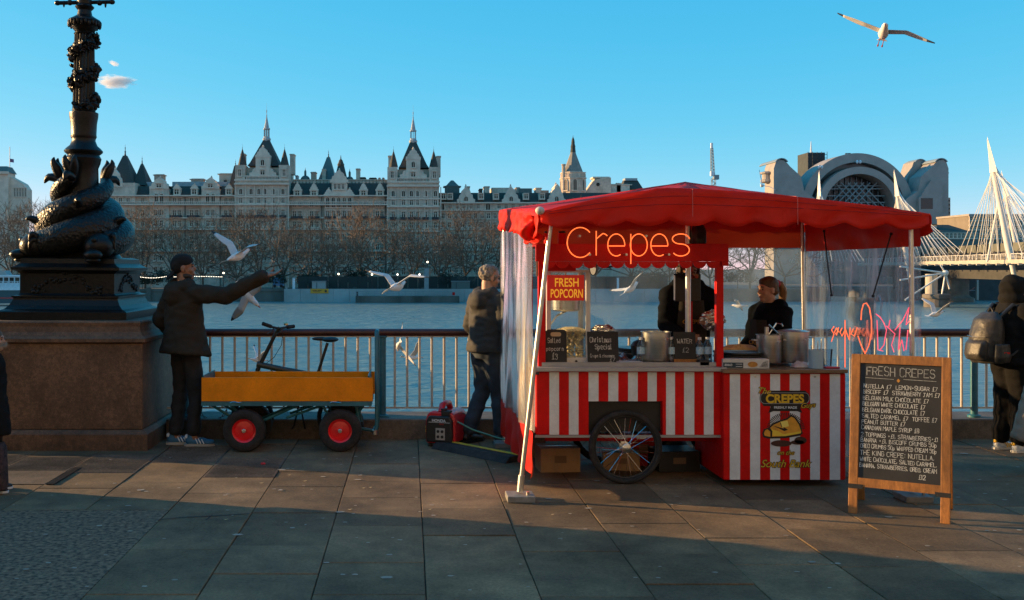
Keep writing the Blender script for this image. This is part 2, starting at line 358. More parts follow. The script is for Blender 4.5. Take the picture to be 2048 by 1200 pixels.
# ------------------------------------------------------------------ far bank: buildings
m_stone = mat('portland_stone', (.70,.56,.43), .85, c2=(.46,.37,.28), scale=.35, bump=.15, bscale=2)
grime(m_stone, .12, .75, 1.1, 1.2, .85)
m_trim = mat('stone_trim', (.76,.62,.48), .85, c2=(.54,.43,.33), scale=.5)
m_slate = mat('roof_slate', (.062,.060,.045), .8, c2=(.035,.034,.028), scale=1.5, stretch=(1,1,4), bump=.2, bscale=6)
m_lead = mat('lead_roof', (.30,.33,.34), .6, var=.2, scale=1)
m_brickc = mat('chimney_brick', (.42,.30,.22), .9, var=.25, scale=1.2)
m_pane = mat('far_window_glass', (.10,.075,.05), .5, c2=(.02,.018,.016), scale=.3, rnd=.7, spec=.15)  # random warm and dark pane tones stand in for reflections
m_iron = mat('balcony_iron', (.02,.025,.03), .6)
m_copper = mat('green_roof', (.09,.13,.12), .7, var=.2, scale=1)
HY = 300.0
class Bld:
    """helper that draws one far building at distance Y from positions measured in the photograph"""
    def __init__(s, o, Y): s.o = o; s.Y = Y; s.k = F / Y
    def x(s, p): return (p - CX) / s.k
    def z(s, p): return EYE + (CY - p) / s.k
    def box(s, name, m, x0, x1, yt, yb, d0=0, d1=20, parent=None):
        zb = FG if yb is None else s.z(yb)
        return MB().box(s.x(x0), s.x(x1), s.Y + d0, s.Y + d1, zb, s.z(yt)).build(name, m, parent or s.o, world=parent is None)
    def hip(s, name, m, x0, x1, yb, tx0, tx1, yt, d0, d1, td=None, tip=None, parent=None):
        X0, X1, TX0, TX1, zb, zt = s.x(x0), s.x(x1), s.x(tx0), s.x(tx1), s.z(yb), s.z(yt); Y0, Y1 = s.Y+d0, s.Y+d1
        md = (Y0+Y1)/2; h = (td if td is not None else (TX1-TX0)) / 2
        mb = MB(); rows = []
        for q in (0, .12, .5, 1.0):
            f = q if q in (0, 1.0) else q + .05*(1-q)
            rows.append([(X0+(TX0-X0)*f, Y0+(md-h-Y0)*f, zb+(zt-zb)*q), (X1+(TX1-X1)*f, Y0+(md-h-Y0)*f, zb+(zt-zb)*q), (X1+(TX1-X1)*f, Y1+(md+h-Y1)*f, zb+(zt-zb)*q), (X0+(TX0-X0)*f, Y1+(md+h-Y1)*f, zb+(zt-zb)*q)])
        vs = [v for r in rows for v in r]
        fs = [(i*4+k, i*4+(k+1) % 4, i*4+4+(k+1) % 4, i*4+4+k) for i in range(3) for k in range(4)] + [(12,13,14,15), (3,2,1,0)]
        ro = mb.add(vs, fs).build(name, m, parent or s.o, world=parent is None)
        if tip is not None:
            cx = (TX0+TX1)/2; H = s.z(tip) - zt
            fm = MB().lathe([(.5*H*.22,0),(.5*H*.16,H*.1),(H*.05,H*.3),(H*.09,H*.36),(H*.035,H*.42),(H*.03,H*.65),(H*.06,H*.7),(H*.015,H*.76),(H*.01,H)], (cx, md, zt), 8)
            fm.build('finial', m_iron, ro)
        return ro
    def chimney(s, x0, x1, yt, yb, d0, d1, m=None):
        c = MB().box(s.x(x0), s.x(x1), s.Y+d0, s.Y+d1, s.z(yb), s.z(yt))
        g = (x1-x0)*.12; c.box(s.x(x0-g), s.x(x1+g), s.Y+d0-.2, s.Y+d1+.2, s.z(yt+2.2), s.z(yt+.6))
        w_ = max(1, int((x1-x0)/3))
        for i in range(w_):
            xm = s.x(x0 + (x1-x0)*(i+.5)/w_); c.box(xm-.2, xm+.2, s.Y+(d0+d1)/2-.2, s.Y+(d0+d1)/2+.2, s.z(yt+.6), s.z(yt-1.2))
        return c.build('chimney', m or m_stone, s.o, world=True)
    def window(s, kind, cx, cy, w, h, d0=0):
        key = (kind, round(w,1), round(h,1), s.Y)
        if key not in WIN: WIN[key] = win_mesh(kind, w/s.k, h/s.k)
        fm, pm_ = WIN[key]
        f = put(fm, 'window', s.o, (s.x(cx), s.Y+d0, s.z(cy)), world=True); put(pm_, 'pane', f); return f
    def gable(s, x0, x1, yb, yt, d0, d1, steps=True, name='gable', m=None):
        a, b_, zb, zt = s.x(x0), s.x(x1), s.z(yb), s.z(yt); w_ = b_-a; h = zt-zb; c = (a+b_)/2
        pr = [(a,zb),(b_,zb),(b_,zb+h*.18),(b_-w_*.10,zb+h*.22),(b_-w_*.14,zb+h*.40),(b_-w_*.24,zb+h*.46),(b_-w_*.26,zb+h*.60),(c,zb+h*.82),
              (a+w_*.26,zb+h*.60),(a+w_*.24,zb+h*.46),(a+w_*.14,zb+h*.40),(a+w_*.10,zb+h*.22),(a,zb+h*.18)]
        g = MB().prism(pr, s.Y+d0, s.Y+d1).build(name, m or m_trim, s.o, world=True)
        MB().lathe([(.35,0),(.45,h*.03),(.15,h*.06),(.28,h*.1),(.05,h*.17)], (c, s.Y+(d0+d1)/2, zb+h*.80), 8).build('finial', m_trim, g)
        return g
WIN = {}
def win_mesh(kind, w, h):
    fr = MB(); pn = MB(); t = .22
    a = w/2; b_ = h/2
    if kind == 'arch':
        pn.prism([(-a,-b_),(a,-b_)] + [(a*math.cos(q), b_-a + a*math.sin(q)) for q in [PI*i/8 for i in range(9)]], -.05, .3)
        fr.box(-a-t, -a, -.28, .02, -b_-t, b_-a); fr.box(a, a+t, -.28, .02, -b_-t, b_-a); fr.box(-a-.35, a+.35, -.36, .02, -b_-t-.12, -b_-.02)
        fr.tube([((a+t*.5)*math.cos(q), -.14, b_-a + (a+t*.5)*math.sin(q)) for q in [PI*i/8 for i in range(9)]], t*.6, 6)
        fr.box(-.06, .06, -.12, .02, -b_, b_-.1)
    else:
        pn.box(-a, a, -.05, .3, -b_, b_)
        fr.box(-a-t, -a, -.28, .02, -b_-t, b_+t); fr.box(a, a+t, -.28, .02, -b_-t, b_+t)
        fr.box(-a-t-.12, a+t+.12, -.40, .02, b_+t, b_+t+.22); fr.box(-a-t-.12, a+t+.12, -.40, .02, -b_-t-.15, -b_-.02)
        fr.box(-.09 if kind != 'single' else -.05, .09 if kind != 'single' else .05, -.2, .02, -b_, b_); fr.box(-a, a, -.14, .02, b_*.25, b_*.25+.14)
    return fr.mesh('window', m_trim), pn.mesh('pane', m_pane)
hot = thing('hotel_building', 'long pale stone palace-like hotel block with two steep-roofed spired towers', 'building', ((400-CX)/F*HY, HY, FG))
B = Bld(hot, HY)
# main walls
for x0, x1, yt, d in ((196,272,366,-.8),(272,473,391,0),(579,776,394,0),(300,339,372,-.7),(404,440,372,-.7),(649,708,392,-.9)):
    B.box('wall', m_stone, x0, x1, yt, None, d, 22)
for x0, x1 in ((472,579),(775,878)):                                   # the two towers
    dy = 0 if x0 < 600 else 4
    B.box('tower_wall', m_stone, x0, x1, 360+dy, None, -1.6, 22)
    B.box('tower_wall', m_stone, x0, x0+20, 331+dy, 360+dy, -1.6, 4); B.box('tower_wall', m_stone, x1-20, x1, 331+dy, 360+dy, -1.6, 4)
    B.box('tower_wall', m_stone, x0+4, x1-4, 334+dy, 360+dy, 1.5, 16)
    for yy, pr in ((369,.9),(410,.8),(459,.9),(361,.5),(394,.3),(436,.3),(500,.7)):
        B.box('cornice', m_trim, x0-1.2, x1+1.2, yy+dy-1.4, yy+dy+1.6, -1.6-pr, -1.55)
    for q in (0,20.5,38,56,73.5,86.5,105.5):
        B.box('pilaster', m_trim, x0+q-.3, x0+q+1.6, 371+dy, 575, -1.95, -1.58)
    for q in (0, 19):                                                   # balusters of the roof balcony
        pass
    for i in range(22): B.box('baluster', m_trim, x0+22+i*2.9, x0+23.4+i*2.9, 354+dy, 360+dy, -1.5, -1.1)
    B.box('parapet', m_trim, x0+20, x1-20, 352+dy, 354.2+dy, -1.6, -1.0)
    mid = (x0+x1)/2 + (1 if x0 < 600 else 0)
    B.hip('tower_roof', m_slate, x0+22, x1-20, 331+dy, mid-6.5, mid+6.5, 275+dy, .5, 14, None)
    # lead collar, open lantern and spire
    X, YY, z0 = B.x(mid), HY+7.25, B.z(275+dy)
    lan = MB().lathe([(1.15,-.2),(1.3,.5),(.95,.9),(.95,1.2)], (X,YY,z0), 8).build('lantern', m_lead, hot, world=True)
    lm = MB()
    for i in range(8): lm.box(-.1, .1, -.1, .1, 1.2, 3.4, Matrix.Translation((X+.78*math.cos(i*PI/4), YY+.78*math.sin(i*PI/4), z0)))
    lm.lathe([(1.05,3.4),(1.05,3.7),(.75,3.9),(.35,6.2),(.10,7.6),(.18,7.8),(.05,8.1),(.14,9.2),(.03,9.5),(.02,11.5)], (X,YY,z0), 8)
    lm.build('spire', m_lead, lan)
    # front gable in two stages
    B.box('gable_wall', m_trim, mid-14, mid+14, 310+dy, 352+dy, -1.3, 3)
    B.gable(mid-27, mid+27, 352+dy, 318+dy, -1.0, 1.2); B.gable(mid-15, mid+15, 316+dy, 289+dy, -1.45, 1.4)
    B.window('arch', mid, 326+dy, 6.5, 11, -1.3); B.window('pair', mid, 346+dy, 8, 8, -1.3)
    # corner turrets
    for q, apex in ((x0+12, 293+dy), (x1-10.5, 295+dy)):
        c = MB().lathe([(1.35,0),(1.30,.3),(.85,2.2),(.3,4.2),(.05,5.0),(.12,5.2),(.03,5.4),(.02,6.4)], (B.x(q), HY+.8, B.z(330+dy)), 12).build('turret_roof', m_slate, hot, world=True)
    for q in (x0+9.5, x1-9.5): B.window('pair', q, 347+dy, 5.5, 11, -1.6)
    B.chimney(x0+.5, x0+9, 301+dy, 334+dy, 8, 11, m_stone); B.chimney(x1-4, x1+4.5, 303+dy, 345+dy, 6, 10, m_stone)
    cols = [x0 + q for q in (11.5, 32, 47.6, 59.3, 75.6, 95.5)]
    for i, c in enumerate(cols):
        B.window('arch', c, 384+dy, 6, 11, -1.6); B.window('pair', c, 402+dy, 6, 9, -1.6)
        for yy in (426, 447, 474, 494, 516, 540): B.window('pair', c, yy+dy, 6.2, 10, -1.6)
        bal = B.box('balcony', m_iron, c-6.5, c+6.5, 431+dy, 436+dy, -2.9, -1.62)
# long bands
for x0, x1, d in ((196,472,0),(579,775,0)):
    for yy, pr in ((410,1.1),(392,.7),(459,1.0),(436,.35),(502,.8)):
        B.box('cornice', m_trim, x0, x1, yy-1.2, yy+1.2, d-1.0-pr, d-.02)
    for i in range(int((x1-x0)/4)): B.box('baluster', m_trim, x0+i*4+1, x0+i*4+2.4, 405.5, 408.8, -2.0, -1.6)
    B.box('parapet', m_trim, x0, x1, 404, 405.5, -2.1, -1.5)
# mansard roofs
B.hip('mansard_roof', m_slate, 264, 474, 392, 266, 474, 371, .3, 22, 17)
B.hip('mansard_roof', m_slate, 579, 777, 395, 579, 777, 364, .3, 22, 14)
B.box('attic_storey', m_lead, 335, 473, 360, 372, 6, 16); B.box('attic_storey', m_stone, 581, 776, 355, 365, 7, 16)
for i in range(26): B.window('single', 586+i*7.2, 360, 3, 5, 7)
for i, q in enumerate((354, 389, 458)):
    B.box('dormer', m_trim, q-7, q+7, 376, 391, -.3, 5); B.gable(q-8, q+8, 378, 366, -.4, .6); B.window('pair', q, 384, 8, 9, -.3)
for q in (595, 628, 727, 760):
    B.box('dormer', m_trim, q-8, q+8, 378, 395, -.3, 6); B.gable(q-9, q+9, 382, 362, -.4, .6); B.window('pair', q, 387, 8, 9, -.3)
# pavilions with arched loggias
for q0, q1 in ((300,339),(404,440)):
    c = (q0+q1)/2
    B.gable(q0, q1, 378, 350, -.9, 2.5); B.window('arch', c-5.5, 397, 7, 18, -.7); B.window('arch', c+5.5, 397, 7, 18, -.7); B.window('pair', c, 372, 9, 6, -.9)
B.box('pavilion_wall', m_trim, 664, 694, 361, 392, -1.2, 6); B.gable(660, 697, 366, 335, -1.3, 2)
B.gable(648, 668, 392, 374, -1.25, .5); B.gable(690, 709, 392, 374, -1.25, .5)
for q in (656,667,678,689,700): B.window('arch', q, 405, 6.5, 19, -.9)
for q in (671, 679, 687): B.window('single', q, 374, 4, 9, -1.2)
# roofs seen above the wall line
B.hip('pavilion_roof', m_slate, 213, 264, 368, 232.5, 240, 306, 1, 14, None, 283)
B.box('wall', m_stone, 213, 264, 366, 372, -.9, 14)
B.gable(215, 247, 374, 330, -1.0, 1.0); B.window('pair', 230, 361, 9, 9, -1.0)
B.hip('pavilion_roof', m_slate, 256, 287, 368, 266, 270.5, 322, 4, 14, None, 305)
B.hip('pavilion_roof', m_slate, 200, 214, 372, 204, 207, 345, 4, 10, None, 333)
B.hip('pavilion_roof', m_slate, 452, 472, 371, 459.5, 464, 326, 4, 12, None, 313)
B.hip('pavilion_roof', m_copper, 629, 667, 357, 645.5, 652, 303, 9, 22, None, 287)
B.hip('mansard_tower', m_slate, 665, 693, 362, 672, 685, 327, 4, 12, 1.5)
cr = MB().lathe([(1.0,0),(1.1,.5),(.8,1.0),(.55,1.8),(.2,2.2),(.05,3.4)], (B.x(678), HY+8, B.z(327)), 8).build('roof_lantern', m_slate, hot, world=True)
for q, r_ in ((603, 10), (695, 8)):
    X = B.x(q); rr_ = r_/B.k
    MB().lathe([(rr_,-.6)] + [(rr_*math.cos(i*PI/16), rr_*math.sin(i*PI/16)) for i in range(8)] + [(.35,rr_),(.35,rr_+1.2),(.1,rr_+1.8),(.03,rr_+2.4)], (X, HY+11, B.z(354)), 14).build('dome', m_copper, hot, True, world=True)
for q0, q1, yt, yb, mm in ((293,312,343,362,m_brickc),(369,394,352,372,m_brickc),(427,458,341,372,m_stone),(616,626,338,360,m_brickc),(639,646,332,362,m_stone),(709,717,331,366,m_stone),
                           (718,728,349,358,m_slate),(737,750,350,358,m_slate),(755,759,350,358,m_brickc),(763,767,350,358,m_brickc),(584,589,345,360,m_lead),(437,443,353,372,m_stone)):
    B.chimney(q0, q1, yt, yb, 9, 12, mm)
B.box('attic_storey', m_lead, 282, 300, 361, 372, 5, 12)
# window grid of the long wings
for c in (229, 243, 258, 286, 313, 324, 349, 360, 383, 394, 417, 427, 452, 462):
    for yy in (402, 426, 447, 474, 494, 516, 540):
        if yy == 402 and c in (313,324,417,427): continue
        B.window('pair', c, yy, 6.2, 10, -.8 if c < 272 else (-.7 if c in (313,324,417,427) else 0))
    if c in (349, 383, 452, 229): B.box('balcony', m_iron, c-7, c+17, 431, 435, -1.8, -.9)
for c in (589, 600, 623, 634, 656, 667, 678, 689, 700, 722, 732, 755, 764):
    for yy in (408, 428, 449, 474, 494, 516, 540):
        if yy == 408 and 650 < c < 705: continue
        B.window('pair', c, yy, 6.2, 10, -.9 if 650 < c < 705 else 0)
    if c in (589, 623, 722, 755, 656, 689): B.box('balcony', m_iron, c-6, c+17, 433, 437, -1.9, -.95)
for q in (268, 370, 440, 471, 605+38, 770): B.box('drainpipe', m_iron, q, q+.9, 394, 575, -.4, -.02)
# ---- neighbouring terrace
ter = thing('terrace_building', 'long stone terrace with dark slate mansard and curved gables right of the spired hotel', 'building', ((980-CX)/F*HY, HY, FG))
B = Bld(ter, HY+2)
B.box('wall', m_stone, 879, 1300, 404, None, 0, 20)
B.hip('mansard_roof', m_slate, 879, 1300, 404, 879, 1300, 384, .4, 20, 14)
for yy in (406, 421, 459, 500): B.box('cornice', m_trim, 879, 1300, yy-1.1, yy+1.1, -.9, -.02)
for q in (887, 900, 962, 992, 1052, 1084): B.box('dormer', m_trim, q-6, q+6, 386, 400, -.2, 5); B.window('pair', q, 393, 7, 8, -.2)
for q in (932, 1022, 1113): B.gable(q-18, q+18, 406, 366, -.4, 3); B.window('arch', q, 398, 7, 9, -.4)
for q in (884, 976, 1068): B.window('arch', q, 413, 9, 13, 0)
for q in range(900, 1130, 14):
    if q in (970, 984): continue
    B.window('pair', q, 413, 6, 8, 0)
for q in range(886, 1130, 13):
    for yy in (432, 450, 474, 494, 516, 540): B.window('pair', q, yy, 6, 9, 0)
for q0, q1, yt, yb, mm in ((892,921,368,386,m_copper),(934,942,369,390,m_stone),(962,968,374,386,m_slate),(972,982,369,388,m_stone),(1037,1044,371,388,m_stone),(1077,1088,372,388,m_stone)):
    B.chimney(q0, q1, yt, yb, 6, 11, mm)
B.hip('roof', m_copper, 892, 921, 369, 904, 909, 356, 6, 11)
B.box('attic_storey', m_stone, 988, 1028, 371, 388, 8, 16); B.box('attic_storey', m_copper, 1042, 1068, 374, 388, 5, 12); B.box('attic_storey', m_brickc, 1088, 1104, 377, 388, 7, 12)
B.gable(1103, 1126, 392, 362, 0, 6)
# ---- the octagonal club tower
club = thing('stone_tower', 'tall octagonal stone tower with steep grey spire roof rising behind the red canopy', 'tower', ((1150-CX)/F*330, 330, FG))
B = Bld(club, 330.0); X, YY = B.x(1150), 330+4
MB().lathe([(4.3,FG),(4.3,B.z(357)),(4.6,B.z(356)),(4.6,B.z(354)),(4.0,B.z(353))], (X,YY,0), 8, ph=PI/8).build('wall', m_stone, club, world=True)
MB().lathe([(4.1,B.z(354)),(4.1,B.z(345)),(4.4,B.z(344.5)),(4.4,B.z(343))], (X,YY,0), 8, ph=PI/8).build('parapet', m_trim, club, world=True)
MB().lathe([(3.5,B.z(345)),(3.4,B.z(343)),(2.0,B.z(321)),(.95,B.z(304)),(.9,B.z(302))], (X,YY,0), 8, ph=PI/8).build('spire_roof', mat('pale_slate', (.22,.20,.17), .8, var=.15, scale=1), club, world=True)
MB().lathe([(.95,B.z(302)),(.75,B.z(292)),(.85,B.z(291)),(.55,B.z(284)),(.6,B.z(283)),(.45,B.z(276)),(.1,B.z(271)),(.03,B.z(267))], (X,YY,0), 8, ph=PI/8).build('lantern', m_slate, club, world=True)
for i in range(8):
    q = -PI/2 + (i-4)*PI/4; r_ = 4.3*math.cos(PI/8)
    fm, pm_ = WIN.setdefault(('arch','tower'), win_mesh('arch', 1.1, 3.6))
    f = put(fm, 'window', club, (X + r_*math.cos(q), YY + r_*math.sin(q), B.z(369)), (0,0,q+PI/2), world=True); put(pm_, 'pane', f)
    for j in range(5): 
        t = (j-2)*.6; MB().box(-.12, .12, -.1, .1, B.z(353.5), B.z(346), Matrix.Translation((X + (r_-.05)*math.cos(q) - t*math.sin(q), YY + (r_-.05)*math.sin(q) + t*math.cos(q), 0)) @ Matrix.Rotation(q, 4, 'Z')).build('baluster', m_trim, club, world=True)
MB().lathe([(.6,FG),(.6,B.z(330)),(.75,B.z(329)),(.75,B.z(327))], (B.x(1129), YY-2, 0), 8).build('stair_turret', m_stone, club, world=True)
lib = thing('gabled_block', 'pale stone block with a round-windowed gable right of the octagonal tower', 'building', ((1215-CX)/F*335, 335, FG))
B = Bld(lib, 335.0)
B.box('wall', m_stone, 1172, 1345, 384, None, 0, 18)
MB().prism([(B.x(1172),B.z(384)),(B.x(1222),B.z(384)),(B.x(1222),B.z(355)),(B.x(1206),B.z(355)),(B.x(1188),B.z(361))], 335.0, 341).build('gable', m_stone, lib, world=True)
B.box('roof_block', m_stone, 1190, 1217, 353, 384, 1, 6); B.box('cornice', m_trim, 1187, 1220, 353, 356, .4, 6.4)
MB().lathe([(.6,0),(.6,.12)], (0,0,0), 14, Matrix.Translation((B.x(1196), 334.95, B.z(369))) @ Matrix.Rotation(R(90), 4, 'X')).build('round_window', m_pane, lib, world=True)
B.hip('roof', m_slate, 1250, 1293, 376, 1257, 1284, 357, 4, 12, 3); B.box('roof_block', m_lead, 1258, 1283, 353, 358, 6, 10)
for q0, q1, yt in ((1213,1222,365),(1236,1244,365),(1222,1262,367)): B.chimney(q0, q1, yt, 388, 2, 6, m_stone)
# ---- white ministry block at the left edge
mod = thing('ministry_building', 'large plain white stone office block at the left edge beyond bare trees', 'building', ((-40-CX)/F*430, 430, FG))
B = Bld(mod, 430.0)
B.box('wall', m_trim, -260, 16, 345, None, 0, 8); B.box('wall', m_trim, -260, 34, 376, None, 4, 14)
MB().prism([(B.x(16),B.z(440)),(B.x(50),B.z(440)),(B.x(50),B.z(378)),(B.x(42),B.z(366)),(B.x(16),B.z(352))], 430+2, 438).build('curved_wing', m_trim, mod, world=True)
B.hip('roof', m_copper, -260, 18, 345, -255, 12, 332, -1, 9, 6); B.box('cornice', m_trim, -262, 18, 343, 348, -1.2, -.02)
for i in range(5): B.window('single', 26+i*5.5, 384, 2.6, 16, 2)
MB().tube([(B.x(1), 440, B.z(335)), (B.x(1), 440, B.z(288))], .18, 6).build('flagpole', M_['white'], mod, world=True)
fl = MB().grid(lambda u, v: (B.x(1.5+8*u), 440+.3*math.sin(u*6), B.z(312+7*v + u*1.5)), 6, 2, .05).build('flag', mat('flag', (.35,.12,.14), .8, c2=(.08,.10,.25), scale=.6), mod, world=True)
# ------------------------------------------------------------------ station office block with the great arch
m_panel = mat('pale_granite_cladding', (.30,.265,.235), .6, var=.15, scale=.3)
m_steelg = mat('green_grey_steel', (.22,.26,.27), .45, var=.1, scale=1)
m_gl = mat('brown_curtain_glass', (.035,.026,.020), .25, c2=(.015,.017,.02), scale=.25, rnd=.2)
sta = thing('arched_office_block', 'grey office block over the station with a huge glazed arch and stepped granite wings', 'building', ((1708-CX)/F*380, 380, FG))
B = Bld(sta, 380.0)
def arch_ring(cx, cy, r0, r1, d0, d1, name, m, a0=0, a1=180, n=40):
    X, Z = B.x(cx), B.z(cy); pr = [(X + r1/B.k*math.cos(R(a0+(a1-a0)*i/n)), Z + r1/B.k*math.sin(R(a0+(a1-a0)*i/n))) for i in range(n+1)]
    pi_ = [(X + r0/B.k*math.cos(R(a0+(a1-a0)*i/n)), Z + r0/B.k*math.sin(R(a0+(a1-a0)*i/n))) for i in range(n+1)]
    mb = MB()
    for i in range(n): 
        q = [pr[i], pr[i+1], pi_[i+1], pi_[i]]; mb.prism(q, 380+d0, 380+d1)
    return mb.build(name, m, sta, world=True)
arch_ring(1708, 420, 94, 112, -3, 9, 'outer_arch', m_panel); arch_ring(1708, 420, 70, 84, -5, 4, 'inner_arch', m_panel)
arch_ring(1708, 420, 84, 94, 0, 2, 'arch_glazing', m_gl)
X, Z = B.x(1708), B.z(420)
MB().prism([(X+94/B.k*math.cos(PI*i/32), Z+94/B.k*math.sin(PI*i/32)) for i in range(33)], 383.2, 384).build('glass_wall', m_gl, sta, world=True)
for i in range(-6, 7):
    h = math.sqrt(max(0, 68**2-(i*11)**2))
    if h > 4: B.box('mullion', m_steelg, 1708+i*11-.5, 1708+i*11+.5, 420-h, 420, 2.6, 3.1)
for yy in (372, 378, 392, 405): B.box('tie_beam', m_steelg, 1708-60, 1708+60, yy-.8, yy+.8, -1, 0)
for i in range(5):
    for s in (-1, 1):
        x0 = 1708 + s*(10+i*13); MB().tube([(B.x(x0), 378.6, B.z(420)), (B.x(x0 - s*52), 378.6, B.z(372-6))], .22, 6).build('brace', m_steelg, sta, world=True)
B.box('base_block', m_panel, 1560, 1850, 419, None, 2, 8)
def wing(s):
    f = lambda q: 1708 + s*q
    P = [(f(70),578),(f(70),420),(f(92),398),(f(112),384),(f(118),356),(f(140),336),(f(145),330),(f(152),324),(f(162),322),(f(168),328),(f(172),340),(f(172),578)]
    P = [(B.x(a_), B.z(b_)) for a_, b_ in P]
    if s < 0: P = P[::-1]
    MB().prism(P, 374, 383).build('granite_wing', m_panel, sta, world=True)
    P2 = [(f(108),578),(f(108),372),(f(124),340),(f(130),322),(f(138),317),(f(146),316),(f(152),321),(f(156),332),(f(156),578)]
    P2 = [(B.x(a_), B.z(b_)) for a_, b_ in P2]
    MB().prism(P2 if s > 0 else P2[::-1], 384, 392).build('granite_wing', m_panel, sta, world=True)
    for q, yy, r_ in ((157, 330, 13), (143, 325, 12)):
        mb = MB(); X, Z = B.x(f(q)), B.z(yy); 
        for i in range(10):
            a0, a1 = R(15+15*i), R(30+15*i)
            mb.prism([(X+r_/B.k*math.cos(a0), Z+r_*.8/B.k*math.sin(a0)), (X+r_/B.k*math.cos(a1), Z+r_*.8/B.k*math.sin(a1)), (X+(r_-2)/B.k*math.cos(a1), Z+(r_-2)*.8/B.k*math.sin(a1)), (X+(r_-2)/B.k*math.cos(a0), Z+(r_-2)*.8/B.k*math.sin(a0))], 373.5 if q > 150 else 383.5, 391)
        mb.build('curved_roof', m_steelg, sta, world=True)
    MB().lathe([(2.0,B.z(366)),(2.6,B.z(364)),(2.6,B.z(360)),(2.0,B.z(359)),(2.0,B.z(349)),(2.8,B.z(348)),(2.8,B.z(345)),(1.5,B.z(343))], (B.x(f(173)), 380, 0), 14).build('balcony_pod', m_panel, sta, world=True)
    for k in range(9): B.box('panel_joint', m_steelg, min(f(122),f(170)), max(f(122),f(170)), 350+k*14, 350.5+k*14, -6.03, -5.98)
wing(-1); wing(1)
MB().lathe([(1.0,0),(1.0,.2)], (0,0,0), 16, Matrix.Translation((B.x(1848), 373.95, B.z(380))) @ Matrix.Rotation(R(90), 4, 'X')).build('round_window', m_gl, sta, world=True)
MB().prism([(B.x(1818),B.z(450)),(B.x(1818),B.z(400)),(B.x(1842),B.z(364)),(B.x(1864),B.z(364)),(B.x(1864),B.z(450))], 372.6, 374.1).build('granite_panel', m_panel, sta, world=True)
B.box('dark_window', m_gl, 1822, 1845, 399, 420, -7.5, -7.3)
B.box("wing_end", m_brickc, 1882, 1895, 396, None, -2, 10)
for yy in (400, 408, 416, 424): B.box('dark_window', m_gl, 1883, 1894, yy, yy+4, -2.3, -2.02)
B.box('rooftop_rail', m_iron, 1704, 1713, 303, 304, 5, 6); B.box('rooftop_rail', m_iron, 1704, 1705, 303, 310, 5, 6); B.box('rooftop_rail', m_iron, 1712, 1713, 303, 310, 5, 6); B.box('rooftop_unit', m_iron, 1704, 1713, 307, 310, 5, 7)
for q in (1708, 1632):
    for k in (-3, 3):
        yy = 326 if q == 1708 else 336; MB().ell((B.x(q+k), 376, B.z(yy)), (.5,.5,.7), 8, 6).build('floodlight', M_['white'], sta, world=True)
twb = thing('clad_tower_block', 'dark scaffold-wrapped tower block peeking behind the left wing of the arch', 'tower block', ((1633-CX)/F*460, 460, FG))
B = Bld(twb, 460.0)
B.box('wall', mat('dark_netting', (.05,.06,.062), .9, var=.2, scale=.5), 1615.5, 1650, 305, None, 0, 12)
for i in range(9):
    B.box('scaffold_lift', m_iron, 1613.5, 1652.5, 309+i*7, 309.8+i*7, -1.2, -.8); 
for q in (1614, 1623, 1632, 1641, 1652): B.box('scaffold_pole', m_iron, q, q+.6, 304, 380, -1.2, -.9)
MB().tube([(B.x(1632.5), 466, B.z(305)), (B.x(1632.5), 466, B.z(279))], [.5,.12], 6).build('mast', M_['white'], twb, world=True)
# crane
crn = thing('tower_crane', 'slender lattice tower crane with its jib raised upright against the sky', 'crane', ((1428-CX)/F*520, 520, FG))
B = Bld(crn, 520.0)
def lattice(x0, x1, y0, y1, w0, w1, name, n=14):
    mb = MB(); P = lambda t, sx, sy: Vector((B.x(x0+(x1-x0)*t) + sx*(w0+(w1-w0)*t), 520 + sy*(w0+(w1-w0)*t), B.z(y0+(y1-y0)*t)))
    for sx in (-1,1):
        for sy in (-1,1): mb.tube([P(0,sx,sy), P(1,sx,sy)], .17, 4)
    for i in range(n):
        s = 1 if i % 2 else -1
        mb.tube([P(i/n,-s,-1), P((i+1)/n,s,-1)], .11, 4); mb.tube([P(i/n,-s,1), P((i+1)/n,s,1)], .11, 4)
    mb.build(name, m_steelg, crn, world=True)
lattice(1427, 1427, 575, 356, .9, .9, 'mast', 40); lattice(1425.5, 1423.5, 352, 296, .85, .5, 'jib', 18)
B.box('cab', M_['white'], 1421, 1428, 343, 352, -1, 1); B.box('counterweight', m_steelg, 1427, 1437, 350, 359, -1.2, 1.2); B.box('jib_head', M_['white'], 1421.5, 1425.5, 286, 296, -.5, .5)
# ------------------------------------------------------------------ embankment
m_wallst = mat('river_wall_stone', (.17,.15,.125), .9, c2=(.06,.055,.045), scale=.25, stretch=(1,1,.3))
m_pale = mat('pale_hoarding', (.40,.40,.39), .8, c2=(.28,.27,.25), scale=.15)
emb = thing('embankment_wall', 'stained granite embankment wall along the far bank of the river', 'wall', (-100, FARY, WZ))
xx = -260.0; i = 0
while xx < 112:
    l = [9.0, 7.5, 8.2][i % 3]; i += 1
    mb = MB().box(xx+.05, xx+l-.05, FARY, FARY+1.2, -8.5, -3.75).box(xx, xx+l, FARY-.25, FARY+1.0, -3.75, -3.15); mb.build('wall_block', m_wallst, emb, world=True)
    if i % 2: MB().box(xx-.5, xx+.5, FARY-.5, FARY+.3, -7.5, -2.9).build('pier_stone', m_wallst, emb, world=True)
    xx += l
EB = Bld(None, 237.0)
hb = thing('hoarding_wall', 'long pale concrete hoarding standing at the water edge on the far bank', 'hoarding', (EB.x(770), 237, WZ))
EB.o = hb
q = 568.0
while q < 1330: EB.box('hoarding_panel', m_pale, q+.15, q+32.6, 578, 604, 0, .8); q += 32.8
pf = thing('river_pontoon', 'low floating pontoon with mesh railing moored before the pale hoarding', 'pontoon', (EB.x(815), 233, WZ))
PB = Bld(pf, 233.0)
PB.box('hull', m_wallst, 712, 918, 592, 606.5, -2, 2.5)
